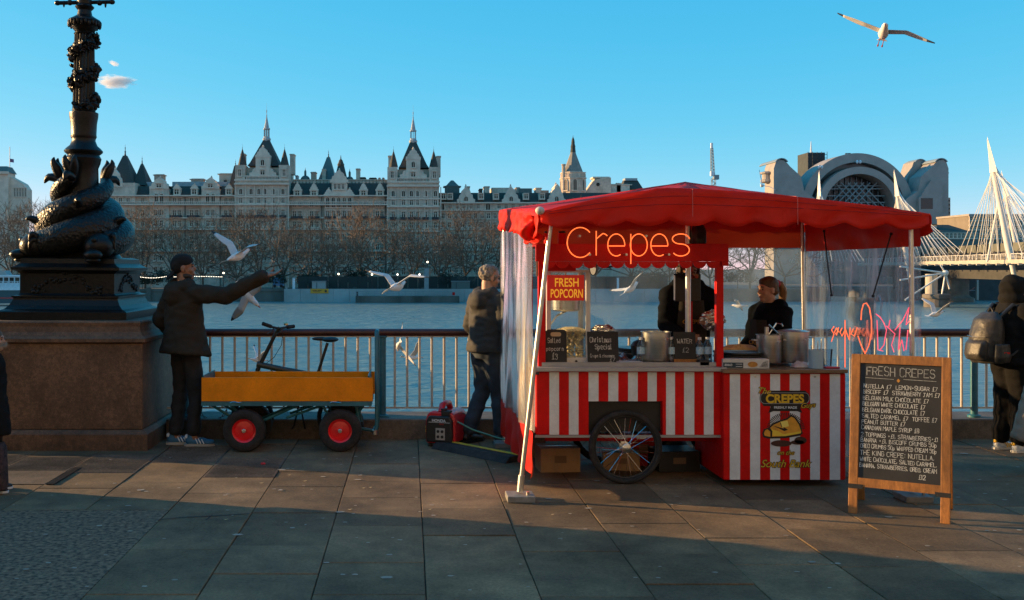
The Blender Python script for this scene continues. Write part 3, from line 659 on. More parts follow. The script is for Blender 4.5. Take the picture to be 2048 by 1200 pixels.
for q in range(714, 920, 12): PB.box('rail_post', m_steelg, q, q+.8, 582, 592, -1.9, -1.7)
PB.box('rail', m_steelg, 713, 917, 582, 583.2, -1.9, -1.7); PB.box('rail', m_steelg, 713, 917, 587, 587.6, -1.9, -1.7); PB.box('end_panel', M_['black'], 713, 717, 582, 593, -1.7, -1.5); PB.box('lifebuoy_box', M_['red'], 904, 909, 584, 590, -2.05, -1.9)
sg = thing('warning_sign', 'small orange warning board fixed to the pale hoarding', 'sign', (EB.x(639), 236.8, -4))
SB = Bld(sg, 236.8)
SB.box('board', mat('orange_sign', (.75,.30,.02), .6), 621, 657, 577.5, 586.5, 0, .1)
for k, (a_, b_) in enumerate(((625,634),(635.5,643),(626,640))): SB.box('lettering', M_['black'], a_, b_, 580 if k < 2 else 583, 581.3 if k < 2 else 584, -.04, -.005)
SB.o = sg; SB.box('triangle', M_['black'], 649.5, 653.5, 580, 584.5, -.04, -.005)
hd = thing('dark_fence', 'dark green site fence behind the pale hoarding on the far bank', 'fence', (EB.x(780), 244, FG))
HB = Bld(hd, 244.0); m_dkg = mat('dark_green_boards', (.02,.03,.028), .8)
q = 596.0
while q < 1330: HB.box('fence_panel', m_dkg, q+.2, q+19.6, 553, None, 0, .3); q += 20
for nm, q0, q1, y0, y1, mm, lb in (('site_cabin',624,651,563,580,m_pale,'grey site cabin with two doors beside the orange sign'),('site_cabin',903,940,563,580,mat('green_cabin',(.10,.13,.12),.7),'green-grey site cabin right of the pontoon on the far bank')):
    c = thing(nm, lb, 'cabin', (EB.x(q0), 241, FG)); CB = Bld(c, 241.0)
    CB.box('wall', mm, q0, q1, y0, y1, 0, 2.5); CB.box('roof', m_steelg, q0-.6, q1+.6, y0-1, y0, -.2, 2.7); CB.box('door', m_iron, q0+9, q0+10, y0+2, y1, -.06, -.01)
def small_sign(q, y0, y1, w_, m, label, name='marker_post'):
    c = thing(name, label, 'post', (EB.x(q), 239, FG)); CB = Bld(c, 239.0); CB.box('post', m, q-w_/2, q+w_/2, y0, y1, 0, .3); CB.box('cap', m_steelg, q-w_*.7, q+w_*.7, y0-1, y0, -.1, .4)
small_sign(587.5, 556, 578, 5, M_['white'], 'white upright marker post at the left end of the pale hoarding')
small_sign(573, 572, 578, 4, m_pale, 'stubby grey post on the corner of the pale hoarding')
small_sign(853, 537, 578, 9, m_steelg, 'thick grey-green column standing behind the pontoon')
small_sign(1236, 556, 578, 4, M_['white'], 'white marker post on the hoarding seen through the stall')
# vehicle and lamps
van = thing('blue_van', 'small bright blue van parked by the far embankment wall', 'van', (EB.x(556), 246, FG))
VB = Bld(van, 246.0); mbv = mat('blue_van_paint', (.03,.22,.42), .3, coat=.5)
MB().prism([(VB.x(546),-2.6),(VB.x(567),-2.6),(VB.x(567),-1.4),(VB.x(563),-.6),(VB.x(546),-.6)], 246, 248).build('body', mbv, van, world=True)
MB().prism([(VB.x(562.3),-1.4),(VB.x(566),-1.4),(VB.x(563.2),-.75),(VB.x(562.3),-.75)], 245.97, 246.2).build('window', m_gl, van, world=True)
for q in (549.5, 562.5): MB().lathe([(.38,0),(.38,.25)], (0,0,0), 12, Matrix.Translation((VB.x(q), 246.2, -2.62)) @ Matrix.Rotation(R(90),4,'X')).build('wheel', M_['rubber'], van, world=True)
for o_, bz_ in ((van, -1.0),): o_.location.z = FG
m_bulb = glow('festoon_bulb', (1,.85,.65), 2.2)
def festoon(q0, q1, y0, sag, Y, n, label):
    f = thing('festoon_lights', label, 'string lights', (EB.x((q0+q1)/2), Y, FG)); FB = Bld(f, Y)
    pts = [Vector((FB.x(q0+(q1-q0)*t), Y, FB.z(y0 + sag*4*t*(1-t)))) for t in [i/n for i in range(n+1)]]
    MB().tube(pts, .03, 4).build('cable', m_iron, f, world=True)
    b_ = MB().ell((0,0,0), .085, 6, 4).mesh('bulb', m_bulb)
    for p in pts[1:-1]: put(b_, 'bulb', f, p - Vector((0,0,.1)), world=True)
    for p in (pts[0], pts[-1]): MB().tube([(p.x, Y, FG), p], .09, 6).build('pole', m_iron, f, world=True)
festoon(262, 345, 549, 6, 242, 26, 'string of small white bulbs left of the gull-feeding man'); festoon(345, 447, 553, -1, 242, 30, 'string of small white bulbs right of the gull-feeding man ending at a globe lamp')
def far_lamp(q, y, Y, label):
    l = thing('street_lamp', label, 'street lamp', (EB.x(q)*Y/237, Y, FG), 0, 'embankment lamps'); LB = Bld(l, Y); p = Vector((LB.x(q), Y, LB.z(y)))
    MB().tube([(p.x,Y,FG),(p.x,Y,FG+1),(p.x,Y,p.z-.3)], [.16,.1,.07], 8).build('post', m_iron, l, world=True)
    MB().ell(p, .22, 10, 8).build('globe', m_bulb, l, True, world=True)
    l.location = (p.x, Y, FG)
for q, y, lb in ((447,546,'globe lamp at the right end of the bulb string'),(677,548,'globe lamp left of the dark bush on the far bank'),(744,549,'globe lamp just right of the dark bush on the far bank'),(795,549,'globe lamp above the flying gull over the pontoon'),(839,549,'globe lamp beside the thick grey-green column'),(855,524,'high globe lamp above the thick grey-green column')):
    far_lamp(q, y, 243, lb)
# moored boat at the left edge
boat = thing('moored_boat', 'white and green passenger boat with red waterline moored at the left edge', 'boat', (-88, 215, WZ))
BB = Bld(boat, 215.0)
MB().prism([(BB.x(-90),BB.z(606)),(BB.x(44),BB.z(606)),(BB.x(48),BB.z(580)),(BB.x(-90),BB.z(580))], 213, 218).build('hull', mat('boat_green', (.04,.075,.085), .5), boat, world=True)
BB.box('waterline', mat('boat_red', (.45,.05,.05), .5), -90, 45.5, 594, 597, -2.1, -1.9); BB.box('gunwale', M_['white'], -90, 48, 573, 580, -2.2, 3)
BB.box('cabin', M_['white'], -90, 46, 552, 573, -1.2, 2.5); BB.box('cabin_roof', M_['white'], -90, 48, 550, 553, -1.6, 3)
for i in range(12): BB.box('window', m_pane, -86+i*11, -78+i*11, 555, 565, -1.3, -1.15)
for i in range(14): BB.box('rail_post', M_['white'], -88+i*10, -87+i*10, 562, 574, -2.15, -2.0)
BB.box('rail', M_['white'], -90, 47, 562, 563, -2.15, -2.0)
MB().prism([(BB.x(-6),BB.z(550)),(BB.x(18),BB.z(550)),(BB.x(12),BB.z(541)),(BB.x(-6),BB.z(541))], 214, 217).build('wheelhouse', m_pale, boat, world=True)
# ------------------------------------------------------------------ footbridge with raking pylons
m_bw = mat('bridge_white_steel', (.70,.67,.62), .45, var=.08, scale=1)
m_deck = mat('bridge_concrete', (.42,.38,.32), .8, var=.15, scale=.6)
m_dark = mat('bridge_girder', (.05,.05,.048), .8, var=.3, scale=.5)
A0, A1 = Vector((99.5, 125, 3.7)), Vector((131, 292, 3.7)); AD = (A1-A0).normalized(); AN = Vector((AD.y, -AD.x, 0))   # AN points away to the right
fb = thing('footbridge', 'pale footbridge deck with cable railings crossing the river at the right', 'bridge', (A0.x, A0.y, WZ))
def strip(o, name, m, off, w_, z0, z1, p=A0, q=A1):
    n = AN; a_, b_ = p + n*off, q + n*off; mb = MB()
    mb.add([(a_.x,a_.y,z0),(b_.x,b_.y,z0),((b_+n*w_).x,(b_+n*w_).y,z0),((a_+n*w_).x,(a_+n*w_).y,z0),(a_.x,a_.y,z1),(b_.x,b_.y,z1),((b_+n*w_).x,(b_+n*w_).y,z1),((a_+n*w_).x,(a_+n*w_).y,z1)],
           [(0,3,2,1),(4,5,6,7),(0,1,5,4),(1,2,6,5),(2,3,7,6),(3,0,4,7)])
    return mb.build(name, m, o, world=True)
strip(fb, 'deck', m_deck, 0, 4.6, 2.55, 3.35); strip(fb, 'handrail', m_bw, .05, .12, 4.35, 4.45); strip(fb, 'handrail', m_bw, 4.45, .12, 4.35, 4.45)
for z_ in (3.6, 3.85, 4.1): strip(fb, 'wire', m_bw, .08, .04, z_, z_+.04)
L_ = (A1-A0).length; rp = MB().box(-.05, .05, -.05, .05, 3.3, 4.4).mesh('rail_post', m_bw)
for i in range(int(L_/2.4)):
    p = A0 + AD*(i*2.4); put(rp, 'rail_post', fb, (p.x+AN.x*.1, p.y+AN.y*.1, 0), world=True)
ob = MB().box(-.25, .25, -.8, .3, 2.3, 2.65).mesh('outrigger', m_deck)
for i in range(int(L_/5)):
    p = A0 + AD*(i*5) ; put(ob, 'outrigger', fb, (p.x-AN.x*.3, p.y-AN.y*.3, 0), (0,0,math.atan2(AN.y,AN.x)+PI/2), world=True)
rb = thing('railway_bridge', 'dark riveted railway bridge girder behind the pale footbridge', 'bridge', (A0.x+8, A0.y, WZ))
strip(rb, 'girder', m_dark, 6.5, 1.2, -.6, 3.2); strip(rb, 'parapet', mat('olive_parapet', (.13,.13,.10), .8, var=.2, scale=.4), 9.5, .5, 5.2, 7.0); strip(rb, 'girder', m_dark, 14.0, 1.0, -.6, 5.4)
for i in range(26):
    p = A0 + AD*(i*6.5) + AN*9.3; MB().box(-.12, .12, -.12, .12, 3.0, 7.1, Matrix.Translation((p.x,p.y,0))).build('stanchion', m_dark, rb, world=True)
for t_ in (.36, .68, .93):
    p = A0 + AD*(L_*t_) + AN*9
    MB().lathe([(3.6,-9),(3.6,-5.2),(3.0,-5.0),(2.6,-4.6),(2.6,.2)], (p.x, p.y, 0), 20).build('pier', mat('pier_brick', (.16,.125,.095), .9, var=.3, scale=.6), rb, world=True)
# crowd on the deck
cr = MB(); rr = random.Random(11)
for _ in range(260):
    p = A0 + AD*rr.uniform(20, L_) + AN*rr.uniform(.6, 4); h = rr.uniform(1.5, 1.85); z0 = 3.35
    cr.lathe([(.10,0),(.14,h*.45),(.24,h*.55),(.22,h*.8),(.08,h*.86),(.11,h*.9),(.1,h)], (p.x, p.y, z0), 6)
tag(cr.build('bridge_crowd', mat('crowd', (.16,.13,.11), .9, c2=(.03,.03,.035), scale=.9, rnd=0)), 'dense crowd of people walking over the footbridge', 'crowd', None, 'stuff')
def pylon(base, apex, label, lean2, cables=15, span=27, side=1, deck=True):
    o = thing('bridge_pylon', label, 'pylon', (base.x, base.y, WZ), 0, 'raking white bridge pylons')
    MB().tube([base, base.lerp(apex,.35), base.lerp(apex,.86), apex], [.30,.62,.42,.10], 12).build('mast', m_bw, o, True, world=True)
    MB().tube([lean2, base.lerp(apex,.62)], [.20,.24], 10).build('stay_strut', m_bw, o, world=True)
    hd_ = base.lerp(apex, .83); d = (apex-base).normalized()
    MB().add([hd_-AD*1.5-d*1.2, hd_+AD*1.5-d*1.2, apex+d*.6+Vector((.05,0,0)), hd_-AD*.9-d*1.2-AN*.4, hd_+AD*.9-d*1.2-AN*.4], [(0,1,2),(0,3,4,1),(3,2,4),(0,2,3),(1,4,2)]).build('mast_head', m_bw, o, world=True)
    cb_ = MB()
    for s, off in ((0, .1), (1, 4.5)):
        for i in range(cables):
            t = (i/(cables-1)-.5)*2*span
            foot = base + AD*t; foot = A0 + AD*((foot-A0).dot(AD)) + AN*off; foot.z = 3.35
            if not deck: foot = Vector((base.x + AD.x*t + AN.x*(off-2)*1.6, base.y + AD.y*t + AN.y*(off-2)*1.6, 3.35))
            top = base.lerp(apex, .80 + .10*(1-abs(i/(cables-1)-.5)*2))
            mb = MB().tube([top, foot], .06, 4); mb.build('cable', m_bw, o, world=True)
    return o
def on_deck(q):                                            # deck point seen at photo column q
    k = (q-CX)/F; t = (A0.x - k*A0.y)/(k*AD.y - AD.x); return A0 + AD*t
b1 = on_deck(2012) + AN*2.0; b1.z = -3.0; a1 = px(1975, 279, b1.y-4)
pylon(b1, a1, 'nearest and tallest white bridge pylon with fanned cables', Vector((b1.x-4.5, b1.y+2, 3)))
b2 = on_deck(1822); b2.z = -3; pylon(b2, px(1788, 343, b2.y-3), 'white bridge pylon whose cable fan rises above the right end of the red canopy', Vector((b2.x+4, b2.y+3, 3)))
b3 = Vector((157, 255, -3)); pylon(b3, px(2003, 345, 252), 'smaller white bridge pylon standing just behind the tallest one', Vector((b3.x-3, b3.y+3, 3)), deck=False)
b4 = Vector((107, 260, -3)); pylon(b4, px(1638, 345, 258), 'white bridge pylon whose cable fan rises before the great arch', Vector((b4.x+3, b4.y+3, 3)), deck=False)
# steel pylon foot with ball joint
ft = thing('pylon_foot', 'white tubular strut cluster with a ball joint on a round river pier', 'bridge pier', (px(1880,600,205).x, 205, WZ))
FB = Bld(ft, 205.0); P = lambda q, y, d=0: Vector((FB.x(q), 205+d, FB.z(y)))
MB().lathe([(2.4,-9),(2.4,FB.z(598)),(2.7,FB.z(597)),(2.7,FB.z(590)),(2.4,FB.z(588))], (FB.x(1878), 206, 0), 20).build('pier', mat('pier_concrete', (.20,.17,.14), .85, c2=(.09,.08,.07), scale=.5), ft, world=True)
MB().lathe([(1.15,FB.z(590)),(1.15,FB.z(548))], (FB.x(1873), 207, 0), 16).build('column', m_deck, ft, world=True)
MB().ell(P(1891,546), .62, 14, 10).build('ball_joint', m_bw, ft, True, world=True)
for a_, b_ in (((1891,546),(1800,533)),((1891,546),(1810,600)),((1891,546),(1884,588)),((1891,546),(1899,578)),((1891,546),(1881,530)),((1891,546),(1800,560))):
    MB().tube([P(*a_), P(*b_)], .17, 8).build('strut', m_bw, ft, world=True)
# building beyond the bridge and quay with lettering
bo = thing('brown_office_building', 'brown flat-roofed office block behind the bridge cables', 'building', (px(2000,460,330).x, 330, FG))
B = Bld(bo, 330.0); mbo = mat('brown_office', (.20,.165,.125), .8, var=.15, scale=.4)
B.box('wall', mbo, 1938, 2130, 431, None, 0, 20)
for r_ in range(5):
    for q in range(1942, 2060, 9): B.window('single', q, 438+r_*9, 5, 5, 0)
B.box('roof_edge', m_panel, 1936, 2132, 428, 432, -.6, 20)
lo = thing('low_glass_block', 'low blue-grey glass block with plant on its roof beside the bridge', 'building', (px(1915,490,320).x, 320, FG))
B = Bld(lo, 320.0); B.box('wall', m_copper, 1858, 1960, 462, None, 0, 15)
B.hip('roof', m_slate, 1880, 1940, 462, 1890, 1915, 448, 0, 15, 4); B.box('roof_unit', m_steelg, 1865, 1880, 452, 463, 2, 6)
for q in range(1862, 1958, 8): B.window('single', q, 472, 5, 8, 0)
ub = thing('quay_hoarding', 'pale hoarding with the lettering boat under the dark bridge', 'hoarding', (px(1920,605,236).x, 236, WZ))
B = Bld(ub, 236.0); B.box('panel', m_pale, 1850, 1950, 597, 612, 0, .5); B.box('panel', m_wallst, 1850, 2100, 612, 622, .1, 2)
def text_mesh(s, size, m, extrude=.0, shear=0.0, bold=0.0, align='CENTER', space=1.0):
    c = bpy.data.curves.new('text', 'FONT'); c.body = s; c.size = size; c.extrude = extrude; c.shear = shear; c.offset = bold; c.align_x = align; c.space_character = space
    o = bpy.data.objects.new('text', c); TSC.collection.objects.link(o); TSC.view_layers[0].update()
    me = bpy.data.meshes.new_from_object(o.evaluated_get(TSC.view_layers[0].depsgraph)); bpy.data.objects.remove(o); bpy.data.curves.remove(c)
    me.materials.clear(); me.materials.append(m); return me
put(text_mesh('boat', 1.5, M_['black'], .02), 'lettering', ub, (B.x(1912), 235.95, B.z(608)), (R(90),0,0), world=True)
dk = thing('shade_backdrop', 'dark shade-imitating shed with red-lit beams under the bridge', 'backdrop', (px(1960,570,246).x, 246, WZ))  # dark wall added to imitate the shade under the bridge
B = Bld(dk, 246.0); B.box('wall', m_dark, 1840, 2140, 536, 615, 2, 4); B.box('column', m_deck, 1949, 1953, 560, 600, -1, -.5)
for i in range(4): MB().tube([(B.x(1905+i*13), 247, B.z(582)), (B.x(1915+i*13), 247, B.z(575))], .14, 5).build('beam', mat('red_brown_beam', (.35,.12,.07), .6) if i == 0 else bpy.data.materials['red_brown_beam'], dk, world=True)
B.box('rail', m_steelg, 1850, 1948, 580, 581, -.6, -.5)
# ------------------------------------------------------------------ bare plane trees
m_bark = mat('tree_bark', (.115,.092,.065), .9, var=.35, scale=2)
m_twig = mat('bare_twigs', (.17,.108,.068), .9, var=.3, scale=.3)
def bare_tree(seed, H, spread, depth=6):
    r = random.Random(seed); tk = MB(); tw = MB()
    def grow(p, d, l, rad, lev):
        q = p + d*l; mid = p + d*l*.5 + Vector((r.uniform(-1,1), r.uniform(-1,1), r.uniform(-.4,.4)))*l*.07
        (tk if lev < 3 else tw).tube([p, mid, q], [rad, rad*.85, rad*.68], 6 if lev < 2 else (4 if lev < 3 else 3), cap=False)
        if lev >= depth:
            for _ in range(3):
                dd = (d + Vector((r.uniform(-1,1), r.uniform(-1,1), r.uniform(-.6,.9)))*.9).normalized(); s = p.lerp(q, r.random()); e_ = s + dd*r.uniform(.5,1.5)
                tw.tube([s, e_], [.030,.012], 3, cap=False)
            return
        n = 3 if lev else 6
        if lev == 2 and r.random() < .4: n = 4
        for i in range(n):
            az = 2*PI*(i + r.uniform(-.3,.3))/n; tilt = r.uniform(.35,.85) if lev else r.uniform(.15,1.15)*spread
            a_ = d.cross(Vector((.3,.2,1)) if abs(d.z) < .95 else Vector((1,0,0))).normalized(); b_ = d.cross(a_)
            nd = (d*math.cos(tilt) + (a_*math.cos(az) + b_*math.sin(az))*math.sin(tilt) + Vector((0,0,.10))).normalized()
            grow(q if lev == 0 or r.random() < .6 else p.lerp(q, r.uniform(.55,.95)), nd, l*r.uniform(.66,.86) if lev else H*.25*r.uniform(.8,1.15), max(.038, rad*.62), lev+1)
    grow(Vector((0,0,0)), Vector((r.uniform(-.04,.04), r.uniform(-.04,.04), 1)).normalized(), H*.17, H*.0155, 0)
    return tk.mesh('trunk', m_bark, 'all'), tw.mesh('crown', m_twig)
TR = [bare_tree(s, 22.5, 1.0 + .12*s, 5) for s in (1, 2, 3, 4)]
def tree(q, Y, k, sc, label, rz):
    X = (q-CX)/F*Y; t = thing('plane_tree', label, 'tree', (X, Y, FG), rz, 'bare plane trees on the far bank'); t.scale = (sc, sc, sc)
    put(TR[k][0], 'trunk', t); put(TR[k][1], 'crown', t)
ts = [(236,250,'second bare tree right of the black lamp'),(290,262,'bare tree behind the gull-feeding man, left of his cap'),(345,252,'bare tree right above the gull-feeding man'),(405,260,'bare tree left of the highest gull by the man'),(472,249,'bare tree with pale trunk behind the highest gull by the man'),
      (520,262,'bare tree below the left spired tower'),(566,250,'bare tree behind the outstretched hand'),(618,261,'bare tree above the orange warning sign'),(668,251,'bare tree left of the dark bush on the far bank'),(722,262,'bare tree below the middle gabled pavilion'),
      (770,250,'bare tree below the left edge of the right spired tower'),(825,261,'bare tree directly below the right spire'),(880,249,'bare tree in front of the terrace corner'),(930,260,'bare tree left of the grey-haired man'),(985,250,'bare tree behind the grey-haired man'),
      (1045,262,'bare tree seen through the left side sheet of the stall'),(1110,251,'bare tree hidden behind the popcorn machine'),(1190,260,'first bare tree seen through the back sheet'),(1265,251,'second bare tree seen through the back sheet'),(1340,261,'third bare tree seen through the back sheet'),(1420,251,'fourth bare tree seen through the back sheet'),(1500,260,'fifth bare tree seen through the back sheet'),(1570,252,'sixth bare tree seen through the back sheet'),
      (22,262,'bare tree with orange-lit top before the white office block'),(-30,255,'bare tree cut by the left edge of the picture'),(85,275,'bare tree just left of the black lamp'),(140,262,'bare tree directly behind the black lamp'),(188,268,'first bare tree right of the black lamp')]
for i, (q, Y, lb) in enumerate(ts):
    sc = (.84 + .06*((i*7) % 4)) * (1.0 if q > 200 else 1.12)
    tree(q, Y, (i*3+1) % 4, sc, lb, i*1.3)
# evergreen bushes on the bank
m_leaf = mat('evergreen_leaves', (.022,.030,.016), .8, var=.5, scale=1.0)
def bush(q, Y, w_, h_, label, seed):
    r = random.Random(seed); o = thing('evergreen_bush', label, 'bush', ((q-CX)/F*Y, Y, FG), 0, 'dark bushes on the far bank'); mb = MB()
    for _ in range(1400):
        a_, b_ = r.uniform(0,2*PI), r.uniform(-.2,1); rr_ = r.uniform(.55,1)*(1+.25*math.sin(a_*3+seed))
        c = Vector((w_*rr_*math.cos(a_)*math.sqrt(max(0,1-b_*b_*.8)), w_*.7*rr_*math.sin(a_), h_*(.5+.5*b_*rr_))); s = r.uniform(.12,.30)
        u = Vector((r.uniform(-1,1),r.uniform(-1,1),r.uniform(-1,1))).normalized()*s; v = u.orthogonal().normalized()*s*.6
        mb.add([c-u, c+v, c+u, c-v], [(0,1,2,3)])
    mb.build('foliage', m_leaf, o); MB().tube([(0,0,0),(.1,0,h_*.5)], [.15,.06], 6).build('stem', m_bark, o)
for q, w_, h_, lb in ((715,3.2,5.6,'round dark evergreen bush on the far bank left of the pontoon'),(340,4.5,5.5,'dark evergreen bush left of the gull-feeding man'),(545,4.0,5.0,'dark evergreen bush behind the outstretched arm'),(285,3.6,4.4,'dark evergreen bush behind the strings of bulbs'),(620,3.0,4.8,'dark evergreen bush beside the grey site cabin'),(900,4,4.6,'dark evergreen bush above the green-grey cabin'),(60,3.5,5,'dark evergreen bush behind the moored boat'),(1300,5,5,'dark evergreen bush seen between pots and seller'),(1475,5,5.5,'dark evergreen bush seen left of the ponytailed seller')):
    bush(q, 246.5, w_, h_, lb, q)
# ------------------------------------------------------------------ small cloud
m_cl = bpy.data.materials.new('cloud_vapour'); m_cl.use_nodes = True; N = m_cl.node_tree.nodes; L = m_cl.node_tree.links; N.clear()
o_ = N.new('ShaderNodeOutputMaterial'); pv = N.new('ShaderNodeVolumePrincipled'); pv.inputs['Color'].default_value = (1,.96,.93,1); pv.inputs['Anisotropy'].default_value = .2
tc = N.new('ShaderNodeTexCoord'); ln = N.new('ShaderNodeVectorMath'); ln.operation = 'LENGTH'; L.new(tc.outputs['Object'], ln.inputs[0])
nz = N.new('ShaderNodeTexNoise'); nz.inputs['Scale'].default_value = 2.2; nz.inputs['Detail'].default_value = 5; L.new(tc.outputs['Object'], nz.inputs[0])
s1 = N.new('ShaderNodeMath'); s1.operation = 'SUBTRACT'; s1.inputs[0].default_value = 1.0; L.new(ln.outputs['Value'], s1.inputs[1])
s2 = N.new('ShaderNodeMath'); s2.operation = 'MULTIPLY_ADD'; s2.inputs[1].default_value = 1.6; s2.inputs[2].default_value = -.95; L.new(nz.outputs[0], s2.inputs[0])
s3 = N.new('ShaderNodeMath'); s3.operation = 'ADD'; L.new(s1.outputs[0], s3.inputs[0]); L.new(s2.outputs[0], s3.inputs[1])
s4 = N.new('ShaderNodeMath'); s4.operation = 'MULTIPLY'; s4.use_clamp = False; s4.inputs[1].default_value = .10
mxm = N.new('ShaderNodeMath'); mxm.operation = 'MAXIMUM'; mxm.inputs[1].default_value = 0; L.new(s3.outputs[0], mxm.inputs[0]); L.new(mxm.outputs[0], s4.inputs[0])
L.new(s4.outputs[0], pv.inputs['Density']); L.new(pv.outputs[0], o_.inputs['Volume'])
for q, y, w_, h_, lb in ((231,163,46,15,'small bright white cloud right of the black lamp column'),(228,127,10,4,'tiny faint wisp of cloud above the small white cloud')):
    c = put(MB().ell((0,0,0), 1.0, 24, 14).mesh('cloud', m_cl), 'cloud', None, px(q, y, 4000), None, (w_/F*4000, 60, h_/F*4000)); tag(c, lb, 'cloud', None)
# ------------------------------------------------------------------ granite plinth and dolphin lamp
RX = Matrix.Rotation(R(90), 4, 'X')
SQ = math.sqrt(2)
def sq(mb, prof, c=(0,0,0)): return mb.lathe([(h*SQ, z) for h, z in prof], c, 4, ph=PI/4)
m_plinth = grime(mat('brown_granite', (.185,.10,.055), .7, c2=(.085,.05,.03), scale=26, bump=.25, bscale=120, detail=8, bdist=.004), 1.8, .5, 1.3, 90, .7)
pl = thing('lamp_plinth', 'big brown granite plinth block under the black dolphin lamp', 'plinth', (-3.27, 10.07, 0))
sq(MB(), [(.86,-.02),(.86,.15),(.84,.17),(.82,.185)]).build('base_course', m_plinth, pl)
sq(MB(), [(.80,.185),(.80,.985)]).build('block', m_plinth, pl, bevel=.01)
sq(MB(), [(.80,.987),(.815,.99),(.83,1.0),(.83,1.03),(.80,1.05),(.775,1.09),(.765,1.14),(.77,1.175),(.76,1.19)]).build('cornice', m_plinth, pl)
m_castiron = mat('black_gloss_iron', (.008,.008,.008), .38, var=.4, scale=18, bump=.35, bscale=45, spec=.28)
m_scale = mat('scaled_iron', (.008,.008,.008), .36, var=.4, scale=18, spec=.3)
t = m_scale.node_tree; tc = t.nodes.new('ShaderNodeTexCoord'); vo = t.nodes.new('ShaderNodeTexVoronoi'); vo.inputs['Scale'].default_value = 34; bp = t.nodes.new('ShaderNodeBump'); bp.inputs['Strength'].default_value = .8; bp.inputs['Distance'].default_value = .01
t.links.new(tc.outputs['Object'], vo.inputs[0]); t.links.new(vo.outputs[0], bp.inputs['Height']); t.links.new(bp.outputs[0], t.nodes['Principled BSDF'].inputs['Normal'])
lamp = thing('dolphin_lamp', 'black cast-iron street lamp with entwined dolphins and a vine-wrapped column', 'street lamp', (-3.30, 10.1, 1.19))
lamp.rotation_euler = (0, R(.45), 0)
bs = sq(MB(), [(.62,0),(.62,.075),(.605,.085),(.565,.10),(.53,.135),(.505,.185),(.50,.205),(.515,.21),(.515,.225),(.47,.235),(.455,.25),(.455,.44),(.475,.455),(.49,.465),(.52,.475),(.52,.50),(.49,.515),(.455,.54),(.45,.585),(.40,.60)])
bs.build('base', m_castiron, lamp)
rl = MB(); rr = random.Random(5)
for fx, fy in ((0,-1), (1,0)):                              # garlands in relief on the front and right panels
    for i in range(46):
        u = rr.uniform(-.34,.34); z = .34 + .07*math.cos(u*9) + rr.uniform(-.05,.04); s = rr.uniform(.010,.026)
        p = Vector((u, -.455, z)) if fy else Vector((.455, u, z)); rl.ell(p, (s, s*.8, s), 7, 5)
    for i in range(9):
        for j in range(0):
            u = -.42 + .105*i; p = Vector((u, -.525-.03*(2-j), .18-.035*j)) if fy else Vector((.525+.03*(2-j), u, .18-.035*j)); rl.ell(p, .020, 7, 5)
rl.build('relief', m_castiron, lamp, True)['kind'] = 'stuff'
cm = MB().lathe([(.40,.58),(.36,.63),(.27,.78),(.22,1.0),(.18,1.2),(.15,1.36),(.145,1.50),(.165,1.55),(.175,1.60),(.155,1.635),(.185,1.66),(.19,1.675),(.17,1.70),(.135,1.73),(.115,1.78),(.118,1.80)], n=24).build('stem', m_castiron, lamp, True)
def V_(p, t):                                               # point along a smooth curve through p
    n = len(p)-1; i = min(int(t*n), n-1); f = t*n-i; a_, b_ = p[i], p[i+1]; a0_, b1_ = p[max(i-1,0)], p[min(i+2,n)]
    m0, m1 = (b_-a0_)*.5, (b1_-a_)*.5; return a_*(2*f**3-3*f*f+1) + m0*(f**3-2*f*f+f) + b_*(3*f*f-2*f**3) + m1*(f**3-f*f)
def R_(r, t): n = len(r)-1; i = min(int(t*n), n-1); f = t*n-i; return r[i]*(1-f) + r[i+1]*f
